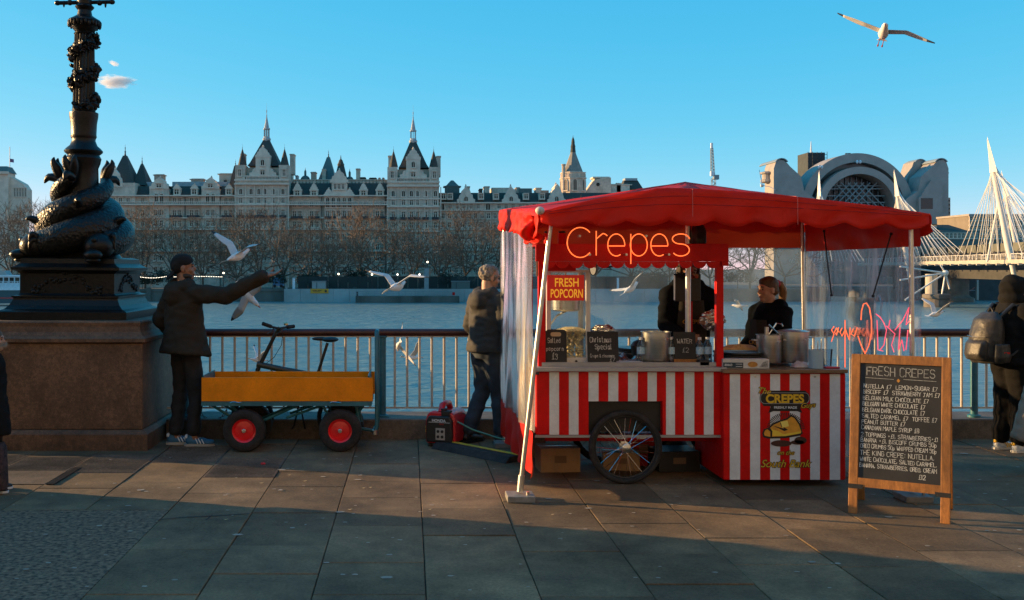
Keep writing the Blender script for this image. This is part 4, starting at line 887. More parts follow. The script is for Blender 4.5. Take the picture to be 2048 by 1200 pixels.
def dolphin(a0, dirn=1):
    pts, rs = [], []; n = 40
    for i in range(n+1):
        t = i/n; ang = a0 + dirn*t*2*PI*.86; rad = .43 - .20*t**.8 - .06*math.sin(t*PI); z = .73 + .03*math.sin(t*PI) + .66*t**1.15
        pts.append(Vector((rad*math.cos(ang), rad*math.sin(ang), z))); rs.append((.135 + .06*math.sin(min(1,t*3)*PI*.5)) * (1 - .74*t**1.4))
    b = MB().tube(pts, rs, 16).build('dolphin_body', m_scale, lamp, 'all')
    d0 = (pts[0]-pts[2]).normalized(); h = pts[0]; out = Vector((h.x, h.y, 0)).normalized()
    M = Matrix((out, out.cross(Vector((0,0,1))) * -1, Vector((0,0,1)))).transposed()
    hd = MB(); hd.ell(h + out*.02 + d0*.05 + Vector((0,0,-.01)), (.165,.15,.13), 18, 12, M); hd.ell(h + d0*.17 + out*.08 + Vector((0,0,-.07)), (.12,.085,.055), 14, 8, M); hd.ell(h + d0*.16 + out*.07 + Vector((0,0,-.125)), (.09,.07,.03), 12, 6, M)
    for s in (-1, 1): hd.ell(h + d0*.09 + out*.11 + Vector((0,0,.055)) + out.cross(Vector((0,0,1)))*s*.06, .030, 10, 7)
    hd.build('dolphin_head', m_castiron, lamp, 'all')
    fin = lambda p_, r_: MB().tube([V_(p_, t_/8) for t_ in range(9)], [max(.003, R_(r_, t_/8)) for t_ in range(9)], 10).build('dolphin_fin', m_castiron, lamp, 'all')
    for k in range(2):                                      # mane and gill fins
        c = pts[1+k//2] + out*.07; fin([c, c + out*.09 + Vector((0,0,.08-.06*k)), c + out*.12 + Vector((0,0,.0-.07*k))], [.045,.028,.006])
    for i in (14, 24):
        c = pts[i]; o_ = Vector((c.x, c.y, 0)).normalized(); fin([c + o_*rs[i]*.8, c + o_*(rs[i]+.05) + Vector((0,0,.03)), c + o_*(rs[i]+.09) + Vector((0,0,.015))], [.05,.03,.004])
    e_ = pts[-1]; o_ = Vector((e_.x, e_.y, 0)).normalized(); s_ = o_.cross(Vector((0,0,1)))
    for q in (-1, 1): fin([e_, e_ + Vector((0,0,.10)) + s_*q*.03 + o_*.03, e_ + Vector((0,0,.17)) + s_*q*.05 + o_*.06, e_ + Vector((0,0,.22)) + s_*q*.05 + o_*.05], [.045,.05,.03,.004])
    fin([e_, e_ + o_*.12 + Vector((0,0,.02)), e_ + o_*.17 + Vector((0,0,-.04))], [.05,.04,.006])
dolphin(R(228)); dolphin(R(-48)); dolphin(R(95))
drum = MB().lathe([(.118,1.80),(.128,1.82),(.124,1.84),(.128,1.95),(.140,2.02),(.142,2.06),(.11,2.075),(.116,2.09),(.11,2.105)], n=24).build('drum', m_castiron, lamp, True)
fl = MB(); n = 20; vs = []
for j in range(2):
    z, r0 = ((2.10,.112),(2.85,.098))[j]
    for i in range(n*2): r_ = r0*(1 if i % 2 else .9); vs.append((r_*math.cos(PI*i/n), r_*math.sin(PI*i/n), z))
fl.add(vs, [(i, (i+1) % (2*n), (i+1) % (2*n)+2*n, i+2*n) for i in range(2*n)]); fl.build('fluted_shaft', m_castiron, lamp)
vn = MB(); vp = []
for i in range(60): q = i/59; vp.append((.116*math.cos(q*15-1.2), .116*math.sin(q*15-1.2), 2.12+.69*q))
vn.tube(vp, .016, 6)
for i in range(420):
    q = rr.random(); z = 2.12+.71*q; an = q*15-1.2 + rr.gauss(0,.42); r_ = .105+rr.uniform(.006,.036); s = rr.uniform(.012,.030)
    M = Euler((rr.uniform(0,3), rr.uniform(0,3), rr.uniform(0,3))).to_matrix(); vn.ell((r_*math.cos(an), r_*math.sin(an), z + rr.gauss(0,.03)), (s, s*.45, s*1.4), 6, 4, M)
vn.build('vine', m_castiron, lamp)['kind'] = 'stuff'
cp = MB().lathe([(.09,3.05),(.105,3.07),(.09,3.09),(.115,3.12),(.15,3.17),(.165,3.195),(.155,3.21),(.11,3.235),(.075,3.26),(.065,3.31),(.085,3.33),(.095,3.345),(.07,3.37),(.075,3.40),(.055,3.47),(.06,3.9),(.09,3.95),(.05,3.98)], n=20)
for i in range(26): q = 2*PI*i/26; cp.ell((.15*math.cos(q), .15*math.sin(q), 3.165+.012*(i % 2)), (.018,.018,.034), 6, 5)
cp.build('capital', m_castiron, lamp, True, loc=(0,0,-.215))
ab = MB().tube([(-.27,0,3.385),(.27,0,3.40)], .021, 8)
for s in (-1, 1): ab.ell((s*.275,0,3.392+s*.007), (.032,.026,.026), 10, 7); ab.ell((s*.21,0,3.375), (.012,.012,.036), 8, 6); ab.ell((s*.15,0,3.39), (.03,.028,.03), 8, 6)
ab.build('ladder_bar', m_castiron, lamp, True, loc=(0,0,-.215))
gl = MB().ell((0,0,4.22), .26, 20, 14).build('globe', mat('opal_globe', (.75,.73,.68), .3), lamp, True, loc=(0,0,-.215))
MB().lathe([(.10,0),(.12,.03),(.03,.06),(.02,.14)], (0,0,4.47), 12).build('crown', m_castiron, gl)
# ------------------------------------------------------------------ yellow trolley
m_yel = grime(mat('amber_panel_paint', (.84,.26,.003), .5, var=.1, scale=3, bump=.05, spec=.25), 2.5, .8, 1.1, 50, .93)
tr = thing('garden_trolley', 'four-wheeled trolley with amber side panels and teal frame before the railing', 'trolley', (-1.112, 9.41, 0))
for y0, y1 in ((-.285,-.268), (.252,.269)): MB().box(-.782, .782, y0, y1, .468, .685).build('side_panel', m_yel, tr, bevel=.003)
for x0, x1 in ((-.775,-.762), (.735,.748)): MB().box(x0, x1, -.266, .250, .468, .70).build('end_panel', M_['teal'], tr)
MB().box(-.76, .733, -.266, .25, .468, .476).build('deck', m_yel, tr)
MB().box(-.785, .77, -.28, -.24, .425, .467).box(-.785, .77, .225, .265, .425, .467).box(-.785,-.745,-.24,.225,.427,.465).box(.73,.77,-.24,.225,.427,.465).build('frame', M_['teal'], tr)
m_red = mat('red_rim_paint', (.75,.008,.012), .35, var=.15, scale=12, coat=.3)
ty = MB().lathe([(.10,-.035),(.118,-.05),(.165,-.052),(.188,-.040),(.196,-.02),(.196,.02),(.188,.040),(.165,.052),(.118,.05),(.10,.035)], n=36, M=RX, cap=False).mesh('tyre', M_['rubber'], True)
ri = MB().lathe([(.02,-.028),(.085,-.020),(.095,-.038),(.108,-.046),(.112,-.03),(.112,.03),(.108,.046),(.02,.02)], n=32, M=RX).mesh('rim', m_red, True)
hb_ = MB().lathe([(.008,-.058),(.018,-.05),(.018,.04)], n=14, M=RX).mesh('hub', M_['steel'], True)
for wx in (-.396, .482):
    for wy in (-.235, .185):
        wh = put(MB().lathe([(.014,-.05),(.014,.06)], n=10, M=RX).mesh('wheel', M_['steel']), 'wheel', tr, (wx, wy, .196)); put(ty, 'tyre', wh); put(ri, 'rim', wh, None, None, (1,-1,1)); put(hb_, 'hub', wh, None, None, (1,-1,1))
ax = MB()
for wx in (-.396, .482): ax.tube([(wx,-.2,.196),(wx,.16,.196)], .014, 8)
ax.build('axle', M_['teal'], tr)
for a_, b_ in (((-.73,.43),(-.42,.24)), ((-.55,.43),(-.38,.27)), ((.35,.43),(-.02,.30)), ((.12,.43),(-.36,.22)), ((.70,.43),(.55,.20)), ((.30,.43),(.44,.22)), ((.62,.43),(.66,.22))):
    for y in (-.17, .12): MB().tube([(a_[0],y,a_[1]),(b_[0],y,b_[1])], .013, 6).build('strut', M_['teal'], tr)
MB().tube([(.50,0,.20),(.78,0,.155)], .016, 8).build('drawbar', M_['teal'], tr)
MB().tube([(.79,-.16,.16),(.815,-.16,.22),(.812,-.16,1.03),(.812,-.13,1.09),(.812,.10,1.09),(.812,.13,1.03),(.815,.13,.22),(.79,.13,.16),(.79,-.16,.16)], .019, 10).build('handle', M_['teal'], tr, True)
MB().lathe([(.03,-.02),(.03,.02)], (.80,-.18,.17), 14, None).build('pivot', M_['steel'], tr)
for q in (-.47, .44):
    MB().tube([(q-.05,-.292,.452),(q-.03,-.292,.464),(q,-.292,.462),(q+.05,-.292,.455),(q+.06,-.292,.468),(q+.035,-.292,.462)], .003, 5).build('locking_pin', M_['chrome'], tr)
bt = MB().ell((0,0,0), (.008,.004,.008), 8, 6).mesh('bolt', M_['steel'], True)
for q in (-.45,.42): MB().box(q-.02, q+.03, -.2895, -.2865, .460, .475).build('latch_tab', m_yel, tr)
# ------------------------------------------------------------------ folding bicycle behind the trolley
bk = thing('folding_bicycle', 'dark folding bicycle with raised handlebar and saddle parked behind the trolley', 'bicycle', (-1.1, 9.785, 0))
def bp_(q, y, dy=0): v = px(q, y, 9.785) - Vector((-1.1, 9.785, 0)); v.y += dy; return v
m_bk = mat('grey_bicycle_paint', (.035,.045,.045), .4, var=.2, scale=10)
st = MB().tube([bp_(514,742), bp_(553,664)], [.022,.017], 10).build('stem', M_['black'], bk, True)
MB().tube([bp_(553,664), bp_(560,655)], .02, 8).build('stem_clamp', M_['black'], bk)
hbp = [bp_(528,646,-.10), bp_(545,653,-.05), bp_(558,657,0), bp_(572,655,.05), bp_(585,654,.12)]
MB().tube(hbp, .012, 8).build('handlebar', M_['black'], bk, True)
for a_, b_ in ((0,1), (4,3)): MB().tube([hbp[a_], hbp[a_].lerp(hbp[b_], .95)], .019, 10).build('grip', M_['rubber'], bk)
MB().lathe([(.0,0),(.022,.004),(.022,.02),(.012,.03)], bp_(572,651,0), 12).build('bell', mat('brass_bell', (.6,.45,.25), .3, 1), bk, True)
for q in (548, 566): MB().tube([bp_(q,656,-.02), bp_(q-5,664,-.04), bp_(q-12,667,-.05)], .006, 6).build('brake_lever', M_['black'], bk)
MB().tube([bp_(566,662), bp_(563,690), bp_(548,715), bp_(532,727)], .003, 5).build('brake_cable', M_['black'], bk)
MB().tube([bp_(514,728), bp_(560,738), bp_(640,752), bp_(655,800)], [.030,.030,.028,.022], 10).build('frame', m_bk, bk, True)
MB().tube([bp_(514,742), bp_(505,830)], [.020,.014], 8).build('fork', m_bk, bk); MB().tube([bp_(655,800), bp_(676,832)], .014, 8).build('chainstay', m_bk, bk)
MB().tube([bp_(634,752), bp_(655,686)], .015, 10).build('seat_post', M_['black'], bk)
sd = MB(); sd.ell(bp_(660,679), (.085,.07,.028), 16, 8); sd.ell(bp_(641,677.5), (.085,.03,.02), 14, 8); sd.build('saddle', M_['black'], bk, True)
for q in (505, 677):
    c = bp_(q, 834); wm = MB(); wm.tube([c + Vector((.19*math.cos(2*PI*i/28), 0, .19*math.sin(2*PI*i/28))) for i in range(28)], .022, 8, closed=True)
    wh = wm.build('wheel', M_['rubber'], bk, True); sp = MB()
    for i in range(16): sp.tube([c, c + Vector((.18*math.cos(PI*i/8), 0, .18*math.sin(PI*i/8)))], .0025, 4)
    sp.build('spoke', M_['steel'], wh)
MB().tube([bp_(600,800), bp_(588,852), bp_(584,858)], .010, 6).build('kick_stand', M_['black'], bk); MB().tube([bp_(650,800), bp_(602,815), bp_(610,858)], .010, 6).build('crank', M_['black'], bk)
# chain with padlock hanging from the railing
ch = thing('chain_lock', 'dark chain with padlock hanging from the bottom of the railing behind the trolley', 'chain', px(425, 825, 9.93))
lk = MB().tube([(.017*math.cos(q), 0, .010*math.sin(q)) for q in [2*PI*i/12 for i in range(12)]], .0035, 5, closed=True).mesh('chain_link', mat('chain_steel', (.10,.10,.10), .5, .9))
cpts = [Vector((-.14,0,.045)), Vector((-.13,0,.0)), Vector((-.07,0,-.055)), Vector((0,0,-.075)), Vector((.07,0,-.06)), Vector((.13,0,-.01)), Vector((.145,0,.045))]
seg = []
for a_, b_ in zip(cpts, cpts[1:]): seg += [a_.lerp(b_, k/3) for k in range(3)]
for i, p in enumerate(seg):
    d = (seg[min(i+1,len(seg)-1)] - seg[max(i-1,0)]); put(lk, 'chain_link', ch, p, (R(90) if i % 2 else 0, -math.atan2(d.z, d.x), 0))
lkb = MB().box(-.025,.025,-.012,.012,-.06,-.015).build('padlock', M_['black'], ch, loc=(-.14,-.02,0), bevel=.004); MB().tube([(-.015,0,-.015),(-.015,0,.012),(0,0,.02),(.015,0,.012),(.015,0,-.015)], .004, 6).build('shackle', M_['steel'], lkb)
# ------------------------------------------------------------------ generator, cable, ramp
gen = thing('generator', 'red and black portable generator standing by the kerb wall', 'generator', (.335, 9.52, 0), R(-20))
m_gr = mat('generator_red', (.55,.010,.018), .35, coat=.2, var=.1, scale=8)
body = MB().prism([(-.145,.03),(.145,.03),(.15,.10),(.148,.25),(.13,.31),(.09,.335),(-.09,.335),(-.13,.31),(-.148,.25),(-.15,.10)], -.12, .26).build('shell', m_gr, gen, bevel=.02)
fp = MB().prism([(-.125,.05),(.125,.05),(.13,.11),(.125,.25),(.10,.295),(-.10,.295),(-.125,.25),(-.13,.11)], -.165, -.10).build('front_panel', M_['black'], gen, bevel=.012)
MB().tube([(0,-.10,.325),(0,-.06,.385),(0,.05,.395),(0,.14,.385),(0,.19,.325)], [.032,.030,.028,.030,.032], 10).build('carry_handle', m_gr, gen, True)
MB().lathe([(.03,0),(.03,.03),(.024,.034)], (.03,-.10,.33), 14).build('fuel_cap', M_['black'], gen); MB().box(.01,.10,-.13,-.05,.29,.345).build('choke_block', M_['black'], gen, bevel=.01)
for s in (-1,1):
    for y in (-.09,.2): MB().lathe([(.025,0),(.02,.035)], (s*.11,y,0), 10).build('foot', M_['rubber'], gen)
pn = MB().box(-.03,.06,-.1695,-.166,.075,.185).build('socket_panel', mat('grey_panel', (.35,.34,.32), .5), gen); 
for x_, z_ in ((-.005,.155),(.035,.155),(-.005,.105),(.035,.105)): MB().lathe([(.014,0),(.014,.008)], (0,0,0), 12, Matrix.Translation((x_,-.169,z_)) @ RX).build('socket', M_['black'], pn)
put(text_mesh('HONDA', .036, M_['white'], .001, bold=.0008), 'lettering', gen, (0,-.1675,.243), (R(90),0,0)); put(text_mesh('EU22i', .018, m_gr, .001), 'lettering', gen, (.03,-.1675,.218), (R(90),0,0))
MB().box(-.10,.11,-.1685,-.1665,.236,.239).build('badge_line', M_['white'], gen)
for i in range(5): MB().box(-.152,-.146,-.03+.03*i,-.012+.03*i,.10,.2).build('vent', M_['black'], gen)
for i, (a_, b_) in enumerate(((.13,.16),(.17,.19))): MB().box(-.1525,-.149,-.105,-.06,a_,b_).build('sticker', mat('yellow_sticker', (.7,.42,.02), .6) if i == 0 else bpy.data.materials['yellow_sticker'], gen)
cbl = MB().tube([(.45,9.42,.24),(.60,9.36,.17),(.80,9.25,.12),(.98,9.1,.10),(1.1,9.0,.02)], .008, 6)
tag(cbl.build('power_cable', mat('green_cable', (.08,.22,.15), .5)), 'thin green power cable running from the generator into the stall', 'cable')
rmp = thing('cable_ramp', 'black cable ramp with a yellow edge line beside the generator', 'cable ramp', (.62, 9.05, 0), math.atan2(8.73-9.44, .947-.34))
MB().prism([(-.14,0),(.14,0),(.08,.055),(-.08,.055)], -.48, .48, Matrix.Rotation(R(90),4,'Z')).build('body', M_['rubber'], rmp, bevel=.005)
MB().box(-.478,.478,.02,.07,.0555,.059).build('edge_line', mat('yellow_line', (.62,.40,.02), .6, var=.2, scale=10), rmp)
# ------------------------------------------------------------------ gazebo
def fabric(name, c, tr=.35, var=.12):
    m = bpy.data.materials.new(name); m.use_nodes = True; t = m.node_tree; N = t.nodes; L = t.links
    b = N['Principled BSDF']; b.inputs['Base Color'].default_value = (*c, 1); b.inputs['Roughness'].default_value = .55; b.inputs['Specular IOR Level'].default_value = .25
    tc = N.new('ShaderNodeTexCoord'); nz = N.new('ShaderNodeTexNoise'); nz.inputs['Scale'].default_value = 5; nz.inputs['Detail'].default_value = 5; L.new(tc.outputs['Object'], nz.inputs[0])
    cr = N.new('ShaderNodeValToRGB'); cr.color_ramp.elements[0].color = (*[x*(1-var) for x in c], 1); cr.color_ramp.elements[1].color = (*[min(1,x*(1+var)) for x in c], 1); L.new(nz.outputs[0], cr.inputs[0]); L.new(cr.outputs[0], b.inputs['Base Color'])
    bp = N.new('ShaderNodeBump'); bp.inputs['Strength'].default_value = .25; bp.inputs['Distance'].default_value = .03; L.new(nz.outputs[0], bp.inputs['Height']); L.new(bp.outputs[0], b.inputs['Normal'])
    tl = N.new('ShaderNodeBsdfTranslucent'); tl.inputs[0].default_value = (.95, .16, .05, 1)
    mx = N.new('ShaderNodeMixShader'); mx.inputs[0].default_value = tr; L.new(b.outputs[0], mx.inputs[1]); L.new(tl.outputs[0], mx.inputs[2]); L.new(mx.outputs[0], N['Material Output'].inputs[0])
    return m
m_can = fabric('red_canopy_fabric', (.76,.026,.013), .38)
m_band = fabric('red_band_fabric', (.60,.010,.006), .05)
m_seam = mat('canopy_seam', (.70,.16,.12), .7)
gz = thing('gazebo', 'red pitched gazebo with clear plastic side sheets over the crepe stall', 'gazebo', (2.3, 8.4, 0))
V = Vector
FL, FR, BL, BR, PK = V((.945,7.2,2.085)), V((3.735,7.2,2.072)), V((.88,9.5,2.235)), V((3.86,9.5,2.17)), V((2.32,8.4,2.405))
def bow_z(bow, u):
    if bow < .1: return bow*math.sin(PI*u)
    t = u/.35 if u < .35 else (1-u)/.65                       # the front hoop peaks left of the middle
    return bow*(1-(1-t)**1.5)
def roof(a_, b_, bow, nm):
    def fn(u, v):
        e = a_.lerp(b_, u) + V((0,0,bow_z(bow, u)))
        p = e.lerp(PK, v); p.z += -.030*math.sin(PI*v)*(1-abs(2*u-1)) + .006*math.sin(u*23)*(1-v) + .005*math.sin(u*47+v*6)*math.sin(v*11+u*5); return p
    return MB().grid(fn, 40, 14, .004).build(nm, m_can, gz, 'all', world=True)
roof(FL, FR, .175, 'roof_panel'); roof(FR, BR, .02, 'roof_panel'); roof(BR, BL, .02, 'roof_panel'); roof(BL, FL, .012, 'roof_panel')
def valance(a_, b_, bow, drop, sc, amp, out, nm, n=96):
    d = (b_-a_).normalized(); nr = V((d.y,-d.x,0))*out
    def fn(u, v):
        p = a_.lerp(b_, u) + V((0,0,bow_z(bow, u))); dr = drop + amp*abs(math.sin(PI*sc*u)) + (bow_z(bow, u)*.88 if bow >= .1 else 0)
        return p + nr*(.012 + .007*(v*.7+.3)*math.sin(u*71+3*math.sin(v*5+u*13)) + .006*math.sin(u*33+v*7) + .014*v*math.sin(u*sc*2.3*PI+1) + .01*v) + V((0,0,.002-dr*v))
    return MB().grid(fn, n, 6, .004).build(nm, m_can, gz, 'all', world=True)
valance(FL, FR, .175, .075, 9, .045, 1, 'valance'); valance(FR, BR, .02, .13, 7, .04, 1, 'valance'); valance(BL, FL, .012, .17, 9, .03, 1, 'valance', 120); valance(BR, BL, .02, .13, 9, .03, 1, 'valance')
for u in (.39, .66):                                        # stitched seams over the front slope
    e = FL.lerp(FR, u) + V((0,0,bow_z(.175, u))); 
    sp = [e + V((0,-.006,.004)) + (PK-e)*v + V((0,0,-.030*math.sin(PI*v)*(1-abs(2*u-1)))) for v in [i/10*.30 for i in range(11)]]
    MB().tube(sp, .0022, 4).build('seam', m_seam, gz, world=True); MB().tube([e + V((0,-.030,.0)), e + V((0,-.036,-.20))], .002, 4).build('seam', m_seam, gz, world=True)
MB().tube([FL.lerp(FR, t) + V((0,-.020,bow_z(.175, t)-.012)) + (PK-FL.lerp(FR,t))*.03 for t in [i/40 for i in range(41)]], .0025, 4).build('seam', m_seam, gz, world=True)
MB().ell(FL + V((-.005,-.02,.01)), (.034,.03,.03), 14, 10).build('corner_cap', mat('worn_white_cap', (.55,.50,.45), .6), gz, True, world=True)
for zf, dy_ in ((.30, -.026), (.62, -.030)):               # hem stitching along the front panel
    MB().tube([FL.lerp(FR, t) + V((0, dy_, bow_z(.175, t)*(1-zf*.88) - .03*zf)) for t in [.02+.96*i/60 for i in range(61)]], .0016, 4).build('seam', mat('dark_stitch', (.30,.012,.010), .7) if 'dark_stitch' not in bpy.data.materials else bpy.data.materials['dark_stitch'], gz, world=True)
# gathered cloth hanging at the lit corner
def bunch(u, v):
    a_ = v*2*PI; r_ = .075 + .025*math.sin(a_*3+u*5) + .02*math.sin(u*11+a_*2)
    return V((.91 + r_*.8*math.cos(a_) + .02*math.sin(u*9), 7.45 + u*.0 + r_*1.6*math.sin(a_), 2.07 - .20*u + .01*math.sin(a_*5)))
MB().grid(lambda u, v: bunch(u, v) - V(((1-math.sin(PI*u)**.5)*0.0, 0, 0)), 14, 26, .004).build('gathered_cloth', m_can, gz, 'all', world=True)
for nm, a_, b_ in (('pole', (.806,7.26,.06), (1.035,7.26,2.06)), ('pole', (3.66,7.26,.06), (3.645,7.26,2.06)), ('pole', (.905,9.45,.05), (.90,9.45,2.2)), ('pole', (3.745,9.45,.05), (3.715,9.45,2.16))):
    po = MB().tube([a_, b_], .017, 12).build(nm, M_['alu'], gz, True, world=True)
    a_ = V(a_); MB().tube([a_ + V((0,0,.0)), a_ + V((.012,0,.12))], .024, 10).build('sleeve', M_['alu'], po)
    fp = MB().box(a_.x-.10, a_.x+.10, a_.y-.10, a_.y+.10, 0, .045).build('foot_plate', mat('foot_weight', (.20,.19,.175), .7, var=.25, scale=20, bump=.2) if 'foot_weight' not in bpy.data.materials else bpy.data.materials['foot_weight'], gz, world=True, bevel=.006)
    MB().lathe([(.012,.045),(.012,.07)], (a_.x+.05, a_.y-.05, 0), 6).build('wing_bolt', M_['steel'], fp)
MB().tube([(2.238,8.02,.912),(2.238,8.02,2.33)], .022, 12).build('centre_pole', M_['alu'], gz, True, world=True)
MB().lathe([(.022,2.24),(.06,2.28),(.06,2.30)], (2.238,8.02,0), 16).build('pole_cap', M_['black'], gz, world=True)
for a_, b_ in ((FL,FR), (BL,BR), (FL,BL), (FR,BR)):
    ci = (PK - (a_+b_)/2); ci.z = 0; ci = ci.normalized()*.06
    MB().tube([a_.lerp(b_,.03)+ci+V((0,0,-.03)), a_.lerp(b_,.97)+ci+V((0,0,-.03))], .012, 8).build('eave_bar', M_['alu'], gz, world=True)
# clear side sheets, each hanging from a red band
m_sheet = glassy('clear_pvc_back', (.93,.96,.97), .17, .12, (2.2, 1, .9), .55, (.48,.58,.62))
m_sheetL = glassy('clear_pvc_left', (.93,.95,.96), .12, .22, (6, 10, 1.4), .8, (.78,.77,.76))
m_sheetR = glassy('clear_pvc_right', (.95,.97,.98), .22, .2, (5, 9, 1.6), 1.0, (.72,.74,.75))
def sheet(a_, b_, z0, z1, m, nm, waves, amp, zb=None):
    a_, b_ = V((*a_,0)), V((*b_,0)); d = (b_-a_).normalized(); nr = V((d.y,-d.x,0))
    def fn(u, v):
        w = amp*(.25+v)*(math.sin(u*waves*2*PI) + .6*math.sin(u*waves*4.7+v*2.1+1) + .35*math.sin(v*9+u*17))
        return a_.lerp(b_, u) + nr*w + V((0,0,z0+(z1-z0)*v))
    return MB().grid(fn, 70, 26).build(nm, m, gz, 'all', world=True)
sheet((.93,9.47), (3.72,9.47), 1.875, .42, m_sheet, 'back_sheet', 3, .012); sheet((.93,9.475), (3.72,9.475), 2.2, 1.875, m_band, 'back_band', 3, .010)
sheet((.872,9.45), (.915,7.42), 2.02, .46, m_sheetL, 'left_sheet', 7, .020); sheet((.872,9.45), (.915,7.42), .46, .12, m_band, 'left_hem', 5, .014)
sheet((3.70,7.24), (3.74,9.45), 1.84, .10, m_sheetR, 'right_sheet', 5, .022); sheet((3.70,7.24), (3.74,9.45), 2.09, 1.84, m_band, 'right_band', 5, .010)
def onR(q, y, X=3.66): Y = X*F/(q-CX); return px(q, y, Y)
for a_, b_ in (((1648,462),(1663,590)), ((1782,468),(1746,592))):
    r_ = MB().tube([onR(*a_), onR(*b_)], .006, 6).build('guy_rope', M_['black'], gz, world=True)
    for p in (a_, b_): MB().ell(onR(*p), .013, 8, 6).build('toggle', M_['black'], r_)
MB().tube([onR(1750,680), onR(1750,605), onR(1758,588), onR(1764,602), onR(1758,660)], .007, 6).build('rolled_tab', m_sheetL, gz, world=True)
flp = MB().add([onR(1662,592,3.69), onR(1748,596,3.69), onR(1748,720,3.69), onR(1662,712,3.69)], [(0,1,2,3)]).build('sheet_patch', m_sheet, gz, world=True)
# ------------------------------------------------------------------ popcorn and crepe cart
m_cnt = mat('grey_worktop', (.36,.35,.34), .5, var=.12, scale=8)
ct = thing('striped_cart', 'red and white striped cart on spoked bicycle wheels under the gazebo', 'cart', (1.72, 8.2, 0))
CYF = 7.80; kf = F/CYF
cxx = lambda q, Y=CYF: (q-CX)/F*Y
W = lambda mb, nm, m, par=ct, **k: mb.build(nm, m, par, world=True, **k)
X0, X1, CA, CB = cxx(1072), cxx(1446), cxx(1176.5), cxx(1325)
W(MB().box(X0, CA, CYF, 8.7, .38, .878), 'body', M_['red'], bevel=.012); W(MB().box(CB, X1, CYF, 8.7, .38, .878), 'body', M_['red'], bevel=.008); W(MB().box(CA+.001, CB-.001, CYF, 8.7, .645, .878), 'body', M_['red'])
W(MB().box(CA, CB, CYF+.06, 8.6, .40, .643), 'wheel_housing', M_['black'])
ed = [1098.7,1118,1137.7,1157,1177,1197,1216.5,1236.5,1256,1275.4,1295,1313.4,1332,1349.8,1368,1388.5,1407.5,1427,1444]
for i in range(len(ed)-1):
    a_, b_ = cxx(ed[i]), cxx(ed[i+1]); mid = (ed[i]+ed[i+1])/2; zb = .645 if 1176 < mid < 1326 else .384
    W(MB().box(a_, b_-.0006, CYF-.004-(.0008 if i % 2 else 0), CYF-.0005, zb, .872), 'stripe', M_['red'] if i % 2 else M_['white'])
W(MB().box(X0-.012, X1+.02, CYF-.045, 8.72, .880, .912), 'counter_top', m_cnt, bevel=.005); W(MB().box(X0+.05, X1-.04, CYF+.02, CYF+.05, .913, .945), 'counter_ledge', m_cnt)
W(MB().box(X0-.008, X1+.005, CYF-.008, CYF+.012, .362, .381), 'bottom_trim', mat('pale_trim', (.30,.29,.27), .6))
for q, y in ((1085,7.83),(1441,7.81)): W(MB().box(cxx(q)-.028, cxx(q)+.028, y, y+.055, .913, 1.745), 'post', M_['red'], bevel=.004)
for x in (X0+.05, X1-.03): W(MB().box(x-.025, x+.025, 8.62, 8.67, .913, 1.86), 'rear_post', M_['red'])
W(MB().box(X0-.005, X1+.035, CYF-.03, CYF-.005, 1.735, 1.872), 'fascia', M_['red'], bevel=.003)
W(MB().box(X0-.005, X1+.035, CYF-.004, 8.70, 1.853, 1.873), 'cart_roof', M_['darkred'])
for i in range(13):                                         # scalloped fringe
    a_ = X0 + .045 + i*.1065; r_ = .053
    W(MB().prism([(a_+.053+r_*math.cos(PI+PI*k/10), 1.734+r_*1.0*math.sin(PI+PI*k/10)) for k in range(11)], CYF-.028, CYF-.012), 'scallop', M_['red'])
W(MB().prism([(X1-.02,1.735),(X1+.034,1.735),(X1+.034,1.70),(X1-.01,1.70)], CYF-.029, CYF-.006), 'fascia_end', M_['red'])
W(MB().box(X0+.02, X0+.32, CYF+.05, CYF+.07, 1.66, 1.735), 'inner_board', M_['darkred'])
# spoked wheels
twm = MB().tube([(.264*math.cos(2*PI*i/48), 0, .264*math.sin(2*PI*i/48)) for i in range(48)], .024, 10, closed=True).mesh('tyre', M_['rubber'], True)
rwm = MB().tube([(.238*math.cos(2*PI*i/48), 0, .238*math.sin(2*PI*i/48)) for i in range(48)], .009, 8, closed=True).mesh('rim', M_['black'], True)
hwm = MB().lathe([(.010,-.06),(.018,-.055),(.040,-.045),(.040,-.035),(.018,-.03),(.018,.03),(.035,.035),(.035,.045),(.010,.06)], n=20, M=RX).mesh('hub', M_['steel'], True)
for y in (CYF-.01, 8.62):
    wh = put(MB().lathe([(.008,-.07),(.008,.07)], n=8, M=RX).mesh('wheel', M_['steel']), 'wheel', ct, (cxx(1250), y, .289), world=True)
    put(twm, 'tyre', wh); put(rwm, 'rim', wh); put(hwm, 'hub', wh)
    for i in range(32):
        q = 2*PI*i/32; q2 = q + (.5 if i % 4 < 2 else -.5); s = .04 if i % 2 else -.04
        MB().tube([(.034*math.cos(q2), s, .034*math.sin(q2)), (.238*math.cos(q), 0, .238*math.sin(q))], .0016, 4).build('spoke', M_['chrome'], wh)
W(MB().tube([(cxx(1250),7.85,.289),(cxx(1250),8.55,.289)], .015, 8), 'axle', M_['black'])
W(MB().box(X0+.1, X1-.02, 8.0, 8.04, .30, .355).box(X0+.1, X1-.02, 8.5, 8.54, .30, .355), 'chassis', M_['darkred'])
for q, m in ((1225,M_['red']),(1245,M_['white']),(1265,M_['red']),(1285,M_['white'])): W(MB().box(cxx(q)-.035, cxx(q)+.035, CYF+.03, CYF+.05, .345, .36), 'reflector_strip', m)
W(MB().tube([(X0-.02,CYF-.02,.865),(X0+.02,CYF-.03,.865)], .012, 8), 'latch', M_['black'])
W(MB().box(cxx(1079)-.02, cxx(1079)+.02, CYF+.045, CYF+.05, 1.62, 1.735), 'notice', mat('aged_paper', (.45,.33,.18), .8, c2=(.2,.13,.08), scale=25))
